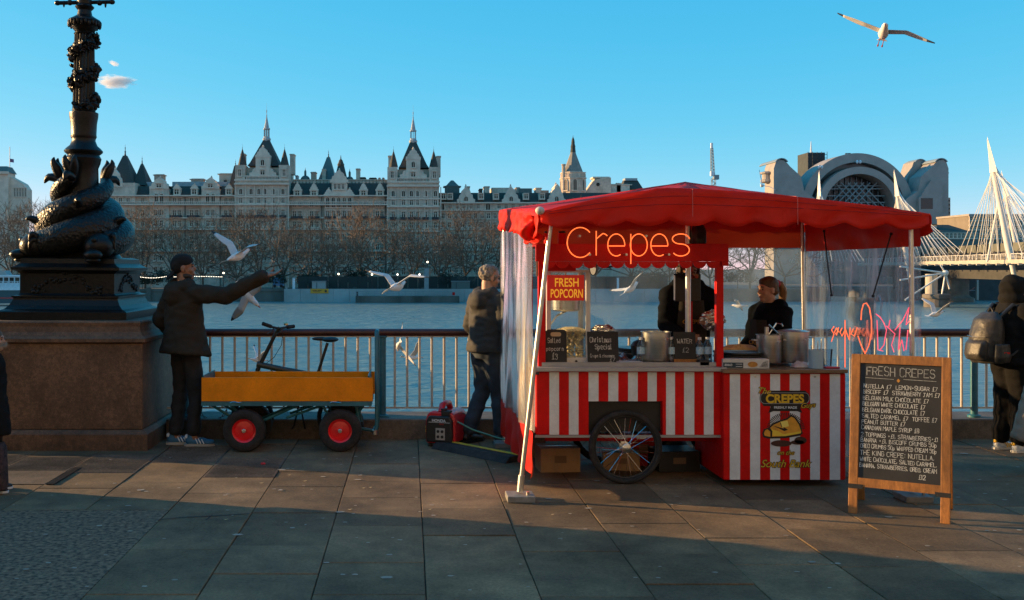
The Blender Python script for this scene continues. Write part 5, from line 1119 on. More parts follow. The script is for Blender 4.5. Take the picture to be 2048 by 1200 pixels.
# ------------------------------------------------------------------ crepe counter with the printed emblem
cc = thing('crepe_counter', 'red and white striped crepe counter box with a yellow emblem on its front', 'counter', (2.91, 8.1, 0))
CY2 = 7.72; cx2 = lambda q: (q-CX)/F*CY2; cz2 = lambda y: EYE + (CY-y)/F*CY2
W2 = lambda mb, nm, m, par=cc, **k: mb.build(nm, m, par, world=True, **k)
XA, XB = cx2(1447), cx2(1692)
W2(MB().box(XA, XB, CY2, 8.5, .045, .872), 'body', M_['red'], bevel=.012)
e2 = [1459.5,1480,1500,1520,1540,1560,1579,1600,1620,1639.5,1659,1680]
for i in range(len(e2)-1):
    W2(MB().box(cx2(e2[i]), cx2(e2[i+1])-.0006, CY2-.004-(.0008 if i % 2 else 0), CY2-.0005, .05, .866), 'stripe', M_['red'] if i % 2 else M_['white'])
W2(MB().box(XA-.01, XB+.004, CY2-.03, 8.52, .874, .902), 'counter_top', mat('brown_worktop', (.20,.12,.07), .3, var=.2, scale=6), bevel=.004)
for q in (1510, 1629.5): W2(MB().lathe([(.007,0),(.007,.004)], (0,0,0), 10, Matrix.Translation((cx2(q), CY2-.004, .845)) @ RX), 'screw', M_['steel'])
m_gold = mat('emblem_yellow', (.72,.45,.02), .6); m_ink = mat('emblem_black', (.012,.010,.010), .6); m_cre = mat('emblem_crepe', (.72,.33,.03), .6, var=.2, scale=20); m_cre2 = mat('emblem_butter', (.85,.58,.05), .6); m_brn = mat('emblem_brown', (.06,.02,.012), .6)
def flat(pts, m, d, nm):                                     # flat printed shape on the counter front, points in photo pixels
    return W2(MB().prism([(cx2(a_), cz2(b_)) for a_, b_ in pts], CY2-.0055-d*.0006, CY2-.005), nm, m)
def rr_(x0, y0, x1, y1, r_, n=6):
    P = []
    for cx_, cy_, s in ((x1-r_,y1-r_,0),(x0+r_,y1-r_,90),(x0+r_,y0+r_,180),(x1-r_,y0+r_,270)):
        P += [(cx_+r_*math.cos(R(s+90*i/n)), cy_+r_*math.sin(R(s+90*i/n))) for i in range(n+1)]
    return P[::-1]
flat(rr_(1519,784,1619,808,10), m_ink, 2, 'emblem_plate'); flat(rr_(1524,781,1613,812,5), m_ink, 1, 'emblem_plate')
MB_out = rr_(1520.5,785.5,1617.5,807,9); W2(MB().tube([(cx2(a_), CY2-.0072, cz2(b_)) for a_, b_ in MB_out], .0018, 4, closed=True), 'emblem_outline', mat('emblem_grey', (.45,.43,.40), .6))
def label2(s, q, y, size, m, par=cc, d=.0085, rot=0, **k):
    o = put(text_mesh(s, size, m, .0004, **k), 'lettering', par, (cx2(q), CY2-d, cz2(y)), (R(90), rot, 0), world=True); return o
label2('CREPES', 1569, 805, .090, m_gold, bold=.0035); label2('The', 1526, 787, .066, m_ink, shear=.3, bold=.0035, d=.0078, rot=R(8)); label2('The', 1526, 787, .066, m_gold, shear=.3, bold=.0, rot=R(8))
label2('Guys', 1615, 815, .056, m_ink, shear=.3, bold=.004, d=.0078, rot=R(-5)); label2('Guys', 1615, 815, .056, m_gold, shear=.3, rot=R(-5))
label2('FRESHLY MADE', 1570, 817, .026, M_['white'], bold=.0006, d=.0095)
flat([(1540,812),(1601,812),(1598,822),(1543,822)], m_ink, 3, 'emblem_ribbon'); flat([(1536,826),(1541,813),(1546,822)], m_ink, 2, 'emblem_ribbon'); flat([(1604,826),(1599,813),(1594,822)], m_ink, 2, 'emblem_ribbon')
for i in range(30):                                         # sunburst rays
    q = R(6*i+3); c = (1571, 858); flat([(c[0]+22*math.cos(q), c[1]-18*math.sin(q)), (c[0]+38*math.cos(q-.03), c[1]-33*math.sin(q-.03)), (c[0]+38*math.cos(q+.03), c[1]-33*math.sin(q+.03))], m_ink, 1, 'ray')
flat([(1524,866),(1527,858),(1536,855),(1545,846),(1560,840),(1573,836),(1582,829),(1590,833),(1600,848),(1605,866),(1600,871),(1570,876),(1535,877),(1526,874)], m_ink, 3, 'crepe_outline')
flat([(1527,866),(1530,860),(1538,857),(1547,849),(1561,843),(1574,839),(1582,833),(1588,836),(1597,849),(1602,864),(1598,867),(1570,872),(1537,873),(1529,871)], m_cre, 4, 'crepe')
flat([(1541,858),(1556,862),(1566,868),(1600,862),(1601,866),(1570,872),(1545,871)], m_cre2, 5, 'crepe_fold'); flat([(1533,857),(1540,856),(1544,862),(1543,873),(1540,873),(1540,863)], m_ink, 6, 'crepe_line'); flat([(1545,851),(1560,858),(1568,862),(1575,859),(1566,853),(1561,844),(1559,845),(1562,853),(1568,857)], m_ink, 6, 'crepe_line')
flat([(1560,843),(1574,841),(1577,852),(1564,855)], mat('butter', (.90,.72,.15), .5), 7, 'butter')
for x0, x1, y0, y1 in ((1541,1583,880,893),(1588,1613,873,888),(1581,1608,880,889)): flat([( (x0+x1)/2+(x1-x0)/2*math.cos(2*PI*i/16), (y0+y1)/2-(y1-y0)/2*math.sin(2*PI*i/16)) for i in range(16)][::-1], m_brn, 3, 'chocolate_puddle')
label2('on the', 1570, 909, .050, m_ink, shear=.35, bold=.003, d=.0078); label2('on the', 1570, 909, .050, m_gold, shear=.35)
label2('South Bank', 1569, 934, .083, m_ink, shear=.35, bold=.004, d=.0078); label2('South Bank', 1569, 934, .083, m_gold, shear=.35)
# ------------------------------------------------------------------ hand-drawn stroke lettering
G_ = {'A':"00 26 40|12 32",'B':"00 06 26 35 34 23 03|23 33 42 41 30 00",'C':"45 36 16 05 01 10 30 41",'D':"00 06 26 44 42 20 00",'E':"40 00 06 46|03 33",'F':"00 06 46|03 33",'G':"45 36 16 05 01 10 30 41 43 23",'H':"00 06|40 46|03 43",'I':"20 26",'J':"06 46|26 21 10 01",'K':"00 06|46 03 40",'L':"06 00 40",'M':"00 06 23 46 40",'N':"00 06 40 46",'O':"10 01 05 16 36 45 41 30 10",'P':"00 06 36 45 44 33 03",'R':"00 06 36 45 44 33 03|23 40",'S':"45 36 16 05 04 13 33 42 41 30 10 01",'T':"20 26|06 46",'U':"06 01 10 30 41 46",'V':"06 20 46",'W':"06 10 23 30 46",'X':"00 46|06 40",'Y':"06 23 46|23 20",'Z':"06 46 00 40",
 '0':"10 01 05 16 36 45 41 30 10",'1':"15 26 20",'2':"05 16 36 45 44 00 40",'3':"05 16 36 45 34 23|34 42 41 30 10 01",'5':"46 06 04 34 43 41 30 10 01",'7':"06 46 10",'8':"13 04 05 16 36 45 44 33 13 02 01 10 30 41 42 33",'+':"22 24|13 33",'-':"13 33",'.':"20 21",',':"21 10",':':"21 22|24 25",'&':"40 05 16 25 02 01 10 20 42",'\u00a3':"46 36 25 20 00 40|13 33",
 'a':"34 14 03 01 10 20 32|34 31 40",'c':"33 24 14 03 01 10 30",'d':"36 30|33 24 14 03 01 10 20 31",'e':"02 32 33 24 14 03 01 10 30",'h':"06 00|03 14 24 33 30",'i':"14 10|15 16",'l':"16 11 20",'m':"04 00|03 14 23 20|23 34 43 40",'n':"04 00|03 14 24 33 30",'o':"10 01 03 14 24 33 31 20 10",'p':"04 0a|03 14 24 33 31 20 10 01",'r':"04 00|02 14 24",'s':"33 24 14 03 12 22 31 20 10 01",'t':"16 11 20 30|04 24",'u':"04 01 10 20 31|34 30"}
def strokes(s, rnd=None):
    out = []; x = 0.0
    for ch in s:
        if ch == ' ': x += .62; continue
        g = G_.get(ch) or G_.get(ch.upper())
        if not g: x += .5; continue
        wd = .28 if ch in 'I1.,:il' else (.95 if ch in 'MW' else .74); o0 = (-.38 if ch in 'I1.,:il' else 0)
        j = (rnd.uniform(-.06,.06), rnd.uniform(-.07,.07), rnd.uniform(.92,1.08)) if rnd else (0,0,1)
        for st in g.split('|'):
            pts = []
            for p in st.split():
                X = int(p[0])/4*.74; Y = (-2 if p[1] == 'a' else int(p[1]))/6
                pts.append((x + (o0 if wd == .28 else 0)*.6 + X*(wd/.74 if wd > .74 else 1) + (rnd.uniform(-.02,.02) if rnd else 0), (Y*j[2] + j[1]*.5 + (rnd.uniform(-.02,.02) if rnd else 0))))
            out.append(pts)
        x += wd + .24
    return out, x
def chalk(s, x0, z0, h, M, m, par, wid=None, w=.0045, seed=1, nm='lettering', d=0.0):
    """one handwritten line: thin flat chalk strokes lying on the local x-z plane of M, facing -y"""
    rn = random.Random(seed); st, L_ = strokes(s, rn); sx = (wid/L_ if wid else h*.62); mb = MB()
    for pts in st:
        for (a_, b_), (c_, d_) in zip(pts, pts[1:]):
            p, q = V((x0+a_*sx, -d, z0+b_*h)), V((x0+c_*sx, -d, z0+d_*h)); t = (q-p); t = t.normalized() if t.length else V((1,0,0)); n = V((-t.z, 0, t.x))*w*.5*rn.uniform(.7,1.25); p -= t*w*.3; q += t*w*.3
            mb.add([p-n, q-n, q+n, p+n], [(0,1,2,3)], M)
    return mb.build(nm, m, par)
# ------------------------------------------------------------------ A-board
ab = thing('a_board', 'wooden A-board chalk menu headed FRESH CREPES in the right foreground', 'menu board', (3.285, 6.72, 0), R(-30.5))
TL = Matrix.Rotation(R(-11), 4, 'X')                          # front leaf leans back
bw, bh = .62, 1.10
fw = .058
def leaf(M, nm):
    MB().box(-bw/2, -bw/2+fw, 0, .028, .0, bh, M).build(nm, M_['wood'], ab, bevel=.004); MB().box(bw/2-fw, bw/2, 0, .028, .0, bh, M).build(nm, M_['wood'], ab, bevel=.004)
    MB().box(-bw/2+fw, bw/2-fw, .001, .027, bh-.062, bh-.001, M).build(nm, M_['wood'], ab); MB().box(-bw/2+fw, bw/2-fw, .001, .027, .185, .245, M).build(nm, M_['wood'], ab)
leaf(TL, 'frame'); MB().box(-bw/2+fw-.004, bw/2-fw+.004, .010, .020, .244, bh-.058, TL).build('chalk_panel', M_['slate_board'], ab)
TB = Matrix.Translation((0,.46,0)) @ Matrix.Rotation(R(13), 4, 'X'); leaf(TB, 'rear_frame'); MB().box(-bw/2+fw, bw/2-fw, .010, .018, .245, bh-.06, TB).build('rear_panel', M_['slate_board'], ab)
for x in (-bw/2-.004, bw/2-.09): MB().box(x, x+.094, -.003, -.001, .17, .20, TL).build('tape', M_['black'], ab)
MB().tube([TL @ V((-.2,.014,bh-.002)), TL @ V((-.2,.03,bh+.014)), TL @ V((-.2,.06,bh))], .006, 6).build('hinge', M_['steel'], ab)
MB().tube([V((.29,.10,.42)), V((.29,.36,.42))], .003, 5).build('stay_chain', M_['steel'], ab)
MF = TL @ Matrix.Translation((0,.0095,0)); xl = -bw/2+fw+.012
rows = [("NUTELLA \u00a37  LEMON+SUGAR \u00a37",.878,.46),("BISCOFF \u00a37  STRAWBERRY JAM \u00a37",.838,.475),("BELGIAN MILK CHOCOLATE \u00a37",.795,.41),("BELGIAN WHITE CHOCOLATE \u00a37",.754,.39),("BELGIAN DARK CHOCOLATE \u00a37",.712,.39),("SALTED CARAMEL \u00a37  TOFFEE \u00a37",.670,.465),("PEANUT BUTTER \u00a37",.630,.275),("CANADIAN MAPLE SYRUP \u00a38",.590,.36),
        ("2 TOPPINGS +\u00a31, STRAWBERRIES+\u00a31",.542,.475),("BANANA +\u00a31, BISCOFF CRUMBS 50p",.504,.47),("OREO CRUMBS 50p WHIPPED CREAM 50p",.464,.47),("THE KING CREPE: NUTELLA,",.416,.46),("WHITE CHOCOLATE, SALTED CARAMEL,",.374,.475),("BANANA, STRAWBERRIES, OREO, CREAM",.332,.475)]
chalk("FRESH CREPES", xl+.03, .955, .058, MF, mat('faded_chalk', (.34,.34,.33), .95, var=.4, scale=60), ab, .43, .0045, 3)
for i, (s, z, wd) in enumerate(rows): chalk(s, xl+.012-i*.0012, z-.012, .027 if i != 11 else .031, MF, M_['chalk'], ab, wd, .0031, 20+i)
chalk("\u00a312", .12, .272, .030, MF, M_['chalk'], ab, None, .0036, 60)
for x0, x1 in ((-.22,-.04), (.02,.22)): MB().add([(x0,0,.935),(x1,0,.932),(x1,0,.935),(x0,0,.938)], [(0,1,2,3)], MF).build('chalk_line', bpy.data.materials['faded_chalk'], ab)
MB().prism([(-.022,.925),(-.012,.940),(.0,.925),(-.011,.912)][::-1], -.0005, .001, MF).build('painted_heart', mat('orange_mark', (.5,.22,.03), .7), ab)
# ------------------------------------------------------------------ neon sign
m_neon = glow('orange_neon', (1.0,.15,.035), .95); m_neon2 = glow('pink_neon', (1.0,.10,.16), .55); m_neon3 = glow('dim_orange_neon', (1.0,.16,.06), .7)
ns = thing('neon_sign', 'glowing orange neon sign reading Crepes on the cart fascia', 'neon sign', (1.72, 7.70, 1.7))
NY = 7.70; nz_ = lambda y: EYE + (CY-y)/F*NY; nx = lambda q: (q-CX)/F*NY
def arc(cx_, cy_, rx, ry, a0, a1, n=22): return [(cx_+rx*math.cos(R(a0+(a1-a0)*i/n)), cy_-ry*math.sin(R(a0+(a1-a0)*i/n))) for i in range(n+1)]
GL = [arc(1160,485,26,30,42,318), arc(1204,481,13,14,40,130)[::1][:12] + [(1192,478)], [(1192,462),(1192,511)], [(1215,492),(1249,492)] + arc(1232,490,17,22,0,300,26), [(1261,468),(1261,528)], arc(1277,490,17,22,-180,180,30),
      [(1301,492),(1335,492)] + arc(1318,490,17,22,0,300,26), [(1379,478)] + arc(1361,478,17,10,35,250,16) + arc(1361,500,17,12,70,-150,18)]
for pts in GL: MB().tube([(nx(a_), NY-.01, nz_(b_)) for a_, b_ in pts], .0042, 8).build('neon_tube', m_neon, ns, True, world=True)
for q, y in ((1179,509),(1252,509),(1337,509),(1292,472),(1159,472)): MB().tube([(nx(q), NY-.02, nz_(y)), (nx(q), NY+.065, nz_(y))], .009, 10).build('standoff', M_['steel'], ns, world=True)
pn_ = MB().box(nx(1130), nx(1384), NY+.012, NY+.018, nz_(530), nz_(453)).build('acrylic_panel', glassy('acrylic', (.995,.995,.995), .0, .05, None, .06), ns, world=True)
ns2 = thing('side_neon_sign', 'pink and orange neon lettering seen mirrored on the right plastic sheet', 'neon sign', (3.60, 7.85, .6))
onS = lambda q, y: onR(q, y, 3.60)
C2 = [[(1722,640),(1723,622),(1727,608),(1733,606),(1739,616),(1743,640),(1743,665),(1738,690),(1730,707),(1722,690),(1716,672)], [(1714,655),(1709,672),(1702,668),(1706,658)], [(1700,655),(1699,680),(1694,668),(1690,656)], [(1690,640),(1690,735)], [(1690,660),(1684,672),(1680,664),(1684,656)], [(1677,655),(1673,670),(1669,664),(1673,656),(1677,664)], [(1668,653),(1663,660),(1668,668),(1663,683)]]
S2 = [[(1752,628),(1760,634),(1768,646),(1773,660),(1768,690),(1760,700)], [(1773,652),(1790,668),(1783,690),(1788,704)], [(1790,660),(1806,640),(1818,615),(1812,650),(1820,640)], [(1800,655),(1797,700),(1804,680),(1808,702)], [(1816,660),(1812,700)], [(1754,640),(1756,700),(1766,702)], [(1780,640),(1777,655)]]
for pts in C2: MB().tube([onS(*p) for p in pts], .0045, 6).build('neon_tube', m_neon3, ns2, True, world=True)
for pts in S2: MB().tube([onS(*p) for p in pts], .0038, 6).build('neon_tube', m_neon2, ns2, True, world=True)
# ------------------------------------------------------------------ popcorn machine
pm = thing('popcorn_machine', 'white framed glass popcorn machine with a red FRESH POPCORN sign', 'popcorn machine', (1.27, 8.08, .912))
PY = 7.98; pxx = lambda q, Y=PY: (q-CX)/F*Y; pz = lambda y, Y=PY: EYE + (CY-y)/F*Y
PX0, PX1, PZ0, PZ1 = pxx(1093), pxx(1181), .914, pz(545)
P_ = lambda mb, nm, m, par=pm, **k: mb.build(nm, m, par, world=True, **k)
m_alw = mat('white_alu', (.62,.61,.59), .4, var=.08, scale=8)
for x in (PX0, PX1-.035):
    for y in (PY, PY+.36): P_(MB().box(x, x+.035, y, y+.035, PZ0, PZ1), 'corner_post', m_alw, bevel=.003)
P_(MB().box(PX0-.008, PX1+.008, PY-.008, PY+.40, PZ1, PZ1+.02), 'lid', m_alw); P_(MB().box(PX0, PX1, PY-.004, PY+.395, PZ0, PZ0+.055), 'base_tray', m_alw, bevel=.003)
sgn = P_(MB().box(PX0+.006, pxx(1168), PY-.012, PY-.002, pz(601), pz(550)), 'sign_panel', mat('sign_red', (.55,.012,.012), .4, emit=((.6,.02,.01), .12)))  # faint glow in the red stands in for sunlight on the sign
m_pop = mat('sign_yellow', (.85,.50,.04), .5, emit=((.85,.42,.03), .25))  # letters glow faintly too, in place of the sun on them
for s, q, y, sz in (('FRESH',1133,573,.092),('POPCORN',1133,595,.092)):
    o = put(text_mesh(s, sz, m_pop, .001, bold=.0012, space=1.0), 'lettering', pm, (pxx(q), PY-.0145, pz(y)), (R(90),0,0), (.60,1.05,1) if s == 'POPCORN' else (.78,1.05,1), world=True)
kt = P_(MB().lathe([(.001,0),(.10,.0),(.115,.012),(.118,.09),(.125,.095),(.125,.11),(.118,.115)], (pxx(1131,8.15), 8.15, pz(622,8.15)), 28), 'kettle', M_['steel'], smooth=True)
P_(MB().tube([(pxx(1131,8.15),8.12,pz(622,8.15)), (pxx(1112,8.1),8.08,pz(632,8.1)), (pxx(1098,8.05),8.05,pz(652,8.05))], .008, 8), 'kettle_arm', M_['steel'])
P_(MB().tube([(pxx(1131,8.15),8.15,pz(600,8.15)), (pxx(1131,8.15),8.15,PZ1)], .008, 8), 'hanger', M_['steel'])
m_pc = mat('popcorn', (.86,.76,.54), .9, c2=(.72,.56,.30), scale=60, spec=.1)
pc = MB(); rr = random.Random(4)
for i in range(1500):
    u = rr.random(); x = rr.uniform(PX0+.04, PX1-.04); y = rr.uniform(PY+.02, PY+.34); h = .06 + .17*(.55 + .45*math.cos((x-(PX0+PX1)/2-.05)*7))*(.8+.2*math.cos((y-PY-.15)*6)); z = PZ0 + .05 + (h if rr.random() < .7 else rr.uniform(0, h))
    s = rr.uniform(.009,.016); pc.ell((x,y,z), (s, s*rr.uniform(.7,1), s), 5, 4, Euler((rr.uniform(0,3),rr.uniform(0,3),0)).to_matrix())
P_(pc, 'popcorn_heap', m_pc)['kind'] = 'stuff'
m_pan = glassy('cabinet_glass', (.96,.98,.98), .03, .05, None, .8)
P_(MB().box(PX0+.036, PX1-.036, PY+.012, PY+.016, PZ0+.056, pz(602)), 'glass_pane', m_pan); P_(MB().box(PX0+.01, PX0+.014, PY+.036, PY+.36, PZ0+.056, PZ1-.001), 'glass_pane', m_pan); P_(MB().box(PX1-.014, PX1-.01, PY+.036, PY+.36, PZ0+.056, PZ1-.001), 'glass_pane', m_pan)
P_(MB().lathe([(.010,0),(.010,.012)], (0,0,0), 10, Matrix.Translation((pxx(1152),PY-.004,.94)) @ RX), 'knob', M_['black'])
# ------------------------------------------------------------------ little boards on the counter
def board(name, label, q0, q1, y0, y1, Y, lean, lines, handle=False, foot=None):
    x0, x1 = (q0-CX)/F*Y, (q1-CX)/F*Y; z1, zb = EYE+(CY-y0)/F*Y, EYE+(CY-y1)/F*Y
    b = thing(name, label, 'chalk sign', ((x0+x1)/2, Y, zb), 0); w_, h_ = x1-x0, z1-zb; M = Matrix.Rotation(R(-lean), 4, 'X')
    r_ = .03
    P = [(-w_/2,0),(w_/2,0)] + [(w_/2-r_+r_*math.cos(R(a_)), h_-r_+r_*math.sin(R(a_))) for a_ in (0,30,60,90)] + [(-w_/2+r_+r_*math.cos(R(a_)), h_-r_+r_*math.sin(R(a_))) for a_ in (90,120,150,180)]
    if not handle: P = [(-w_/2,0),(w_/2,0),(w_/2,h_),(-w_/2,h_)]
    MB().prism(P, 0, .012, M).build('panel', M_['slate_board'], b)
    if handle: MB().prism(rr_x(-.042,h_-.055,.042,h_-.022,.015), -.0012, .0005, M).build('handle_hole', mat('handle_hole', (.50,.38,.24), .8), b)
    for i, (s, x, z, h, wd, ww) in enumerate(lines): chalk(s, x*w_-w_/2, z*h_, h, M @ Matrix.Translation((0,-.001,0)), M_['chalk'], b, wd*w_ if wd else None, ww, 70+i)
    if foot: MB().box(-w_/2-.004, w_/2+.004, -.02, .035, -.001, .035).build('foot_block', M_['wood'], b)
    return b
def rr_x(x0, y0, x1, y1, r_, n=5):
    P = []
    for cx_, cy_, s in ((x1-r_,y1-r_,0),(x0+r_,y1-r_,90),(x0+r_,y0+r_,180),(x1-r_,y0+r_,270)): P += [(cx_+r_*math.cos(R(s+90*i/n)), cy_+r_*math.sin(R(s+90*i/n))) for i in range(n+1)]
    return P
board('popcorn_price_sign', 'rounded black chalk sign for salted popcorn in front of the popcorn machine', 1091, 1134, 659, 725, 7.90, 6, [('Salted',.12,.60,.036,.62,.004),('popcorn',.05,.36,.03,.85,.004),('\u00a33',.3,.10,.045,.3,.004)], True)
board('christmas_sign', 'black chalk sign reading Christmas Special right of the popcorn machine', 1176, 1238, 663, 726, 7.92, 8, [('Christmas',.08,.66,.040,.72,.005),('Special',.24,.44,.040,.56,.005),('Crepe & cinnamon',.08,.18,.024,.8,.0028),('\u00a37',.7,.05,.026,.2,.0028)])
board('water_sign', 'black chalk sign reading WATER on a wooden foot between the bottles', 1348, 1392, 664, 727, 7.92, 4, [('WATER',.16,.64,.034,.7,.004),('\u00a32',.38,.36,.036,.34,.003)], False, True)
# ------------------------------------------------------------------ pots, bottles, foil, griddles, boxes
def pot(label, q, yb, yt, wpx, Y, rim=True, name='stock_pot'):
    x = (q-CX)/F*Y; z0 = EYE+(CY-yb)/F*Y; h = (yb-yt)/F*Y; r_ = wpx/2/F*Y
    p = thing(name, label, 'pot', (x, Y, z0), 0)
    MB().lathe([(.001,0),(r_*.96,0),(r_,.01),(r_,h-.006),(r_+.008,h-.003),(r_+.008,h),(r_-.004,h),(r_-.005,.03),(.001,.03)], n=36).build('body', M_['steel'], p, True)
    for s in (-1, 1): MB().tube([(s*r_, -.04, h*.8), (s*(r_+.03), -.035, h*.8), (s*(r_+.03), .035, h*.8), (s*r_, .04, h*.8)], .006, 6).build('handle', M_['steel'], p)
    MB().tube([(r_*math.cos(R(-60))-.014, r_*math.sin(R(-60))-.002, h*.80), (r_*math.cos(R(-60)), r_*math.sin(R(-60))-.016, h*.72), (r_*math.cos(R(-60))+.014, r_*math.sin(R(-60))-.002, h*.80)], .004, 6).build('clip', M_['chrome'], p)
    return p, r_, h
pot('tall steel stock pot left of the water bottles', 1312, 724, 663, 57, 7.98); 
p1, r1, h1 = pot('stacked steel batter pot with pump and ladle on the crepe counter', 1538, 724, 669, 48, 8.0)
MB().lathe([(r1*.88,-.0),(r1*.88,.0)], n=8)
MB().tube([(-.02,0,h1-.02),(-.02,0,h1+.06)], .018, 10).build('pump', M_['steel'], p1); MB().tube([(.0,0,h1),(.06,0,h1+.09),(.10,0,h1+.085),(.112,0,h1+.065)], .006, 6).build('pump_spout', M_['chrome'], p1); MB().tube([(.10,0,h1-.02),(-.01,-.02,h1+.08)], .007, 6).build('ladle', M_['steel'], p1)
p2, r2, h2 = pot('widest steel pot standing at the right end of the crepe counter', 1585, 724, 662, 60, 8.05)
MB().lathe([(r2+.006,h2),(r2*.6,h2+.012),(.001,h2+.02)], n=28).build('lid', M_['steel'], p2)
m_pet = glassy('clear_bottle', (.90,.95,.98), .05, .05, None, 1.0, (.7,.85,.95)); m_lab = mat('bottle_label', (.10,.36,.58), .5, c2=(.6,.72,.8), scale=40); m_capb = mat('white_cap', (.7,.72,.75), .5)
def bottle(q, Y, label):
    b = thing('water_bottle', label, 'bottle', ((q-CX)/F*Y, Y, .912), 0, 'water bottles for sale')
    MB().lathe([(.030,0),(.033,.01),(.033,.06),(.031,.07),(.033,.08),(.033,.15),(.026,.175),(.013,.195),(.012,.205)], n=16).build('bottle', m_pet, b, True)
    MB().lathe([(.0337,.09),(.0337,.145)], n=16, cap=False).build('label_band', m_lab, b); MB().lathe([(.015,.203),(.015,.222)], n=12).build('cap', m_capb, b)
for q, Y, lb in ((1341,7.94,'water bottle between the tall pot and the WATER sign'),(1399,7.94,'left one of the two water bottles right of the WATER sign'),(1415,7.95,'right one of the two water bottles right of the WATER sign'),(1282,7.95,'water bottle left of the tall steel pot')): bottle(q, Y, lb)
m_foil = mat('crumpled_foil', (.75,.72,.68), .22, 1.0, bump=1.0, bscale=60, var=.1, scale=20, bdist=.01)
def foil(name, label, c, s, seed):
    r = random.Random(seed); mb = MB().ell((0,0,0), s, 28, 18); nv = []
    for v in mb.v:
        v = V(v); k = 1 + .16*math.sin(v.x*70+seed)*math.sin(v.y*55+1)*math.sin(v.z*80+2) + r.uniform(-.10,.10); nv.append(tuple(v*k))
    mb.v = nv; o = mb.build(name, m_foil, None, False, loc=c); return tag(o, label, 'foil')
foil('foil_bundle', 'crumpled foil parcel held up by the bearded seller', ((1424-CX)/F*8.55, 8.55, 1.235), (.11,.07,.085), 1)
foil('foil_sheet', 'crumpled foil on top of the Christmas sign', ((1207-CX)/F*8.1, 8.1, 1.19), (.085,.06,.035), 2)
foil('foil_sheet', 'crumpled foil lying flat beside the WATER sign', ((1382-CX)/F*8.3, 8.3, .97), (.07,.07,.035), 3)
def griddle(q, y, Y, label):
    g = thing('crepe_griddle', label, 'griddle', ((q-CX)/F*Y, Y, .903), 0, 'round crepe griddles')
    MB().lathe([(.19,0),(.205,.02),(.205,.085),(.19,.09)], n=32).build('base', M_['black'], g, True); MB().lathe([(.195,.0905),(.212,.094),(.212,.106),(.195,.108)], n=32).build('hot_plate', mat('iron_plate', (.03,.03,.03), .35, .5) if 'iron_plate' not in bpy.data.materials else bpy.data.materials['iron_plate'], g)
    MB().lathe([(.2135,.062),(.2135,.068)], n=32, cap=False).build('trim_ring', M_['chrome'], g); 
    put(text_mesh('crampie', .022, M_['alu'], .0004), 'lettering', g, (-.03,-.2075,.03), (R(90),0,0))
    return g
g1 = griddle(1480, 700, 8.12, 'round black crepe griddle with a folded crepe on the crepe counter')
def crp(u, v): a_ = R(-20 + 200*u); r_ = .17*v; return V((r_*math.cos(a_), r_*math.sin(a_)*.6, .112 + .05*math.sin(PI*u)*(1-v*.4) + .008*math.sin(u*22)*v))
ck_ = MB().grid(crp, 30, 8, .006).build('folded_crepe', mat('crepe_batter', (.72,.52,.26), .7, c2=(.45,.24,.08), scale=14), None, True, loc=g1.location); tag(ck_, 'pale folded crepe lying on the black griddle', 'crepe')
g2 = griddle(1285, 690, 8.5, 'second crepe griddle behind the tall steel pot')
for o in [g2]+list(g2.children): pass
bx = thing('carton', 'long flat carton printed 80663 with a food picture on the crepe counter', 'carton', ((1490-CX)/F*7.80, 7.80, .903), R(-3))
w_ = (1535-1444)/F*7.80
MB().box(-w_/2, w_/2, -.03, .06, 0, .073).build('box', mat('printed_carton', (.58,.57,.54), .6, var=.1, scale=6), bx, bevel=.002)
MB().box(-w_/2+.002, -w_/2+.155, -.0322, -.0302, .004, .046).build('dark_panel', mat('navy_print', (.015,.04,.06), .6), bx); put(text_mesh('80663', .024, M_['white'], .0003, bold=.0004), 'lettering', bx, (-w_/2+.042,-.0330,.020), (R(90),0,0))
for a_, z_ in ((.118,.032),(.118,.014)): MB().box(-w_/2+a_-.02, -w_/2+a_+.03, -.0328, -.0322, z_, z_+.004).build('print_line', M_['white'], bx)
MB().prism([(.05+.038*math.cos(2*PI*i/16), .032+.022*math.sin(2*PI*i/16)) for i in range(16)], -.0325, -.0302).build('food_print', mat('food_print', (.60,.30,.05), .6, c2=(.35,.14,.03), scale=40), bx)
MB().prism([(.10,.01),(.165,.01),(.165,.06),(.13,.05)], -.0322, -.0302).build('pattern_print', mat('zebra_print', (.5,.5,.48), .6, c2=(.02,.02,.02), scale=60), bx)
nk = MB(); 
def nap(u, v): return V((.13*(u-.5), .10*(v-.5), .004 + .045*math.sin(PI*u)**.5*math.sin(PI*v)**.5*(1+.15*math.sin(u*14)*math.sin(v*9))))
o = MB().grid(nap, 18, 14, .004).build('napkin_pack', mat('napkin_wrap', (.62,.60,.60), .35, c2=(.45,.30,.32), scale=12), None, True, loc=((1600-CX)/F*7.86, 7.86, .903)); tag(o, 'crumpled white pack of napkins beside the widest pot', 'napkins')
tb = thing('blue_tub', 'pale blue plastic tub holding cutlery at the counter end', 'tub', ((1632-CX)/F*7.78, 7.78, .903))
MB().lathe([(.050,0),(.053,.002),(.058,.145),(.055,.145),(.050,.01),(.001,.01)], n=24).build('tub', mat('pale_blue_plastic', (.34,.48,.56), .5), tb, True)
for a_ in (-.02, .012, .03): MB().tube([(a_,.0,.02),(a_*1.6,.01,.20+a_)], .004, 5).build('cutlery', M_['alu'], tb)
tag(MB().box(-.055,.055,-.03,.03,0,.012).build('red_card_reader', mat('pink_plastic', (.55,.03,.07), .4), None, loc=((1663-CX)/F*7.80, 7.80, .903), bevel=.004), 'flat red card reader at the right end of the crepe counter', 'card reader')
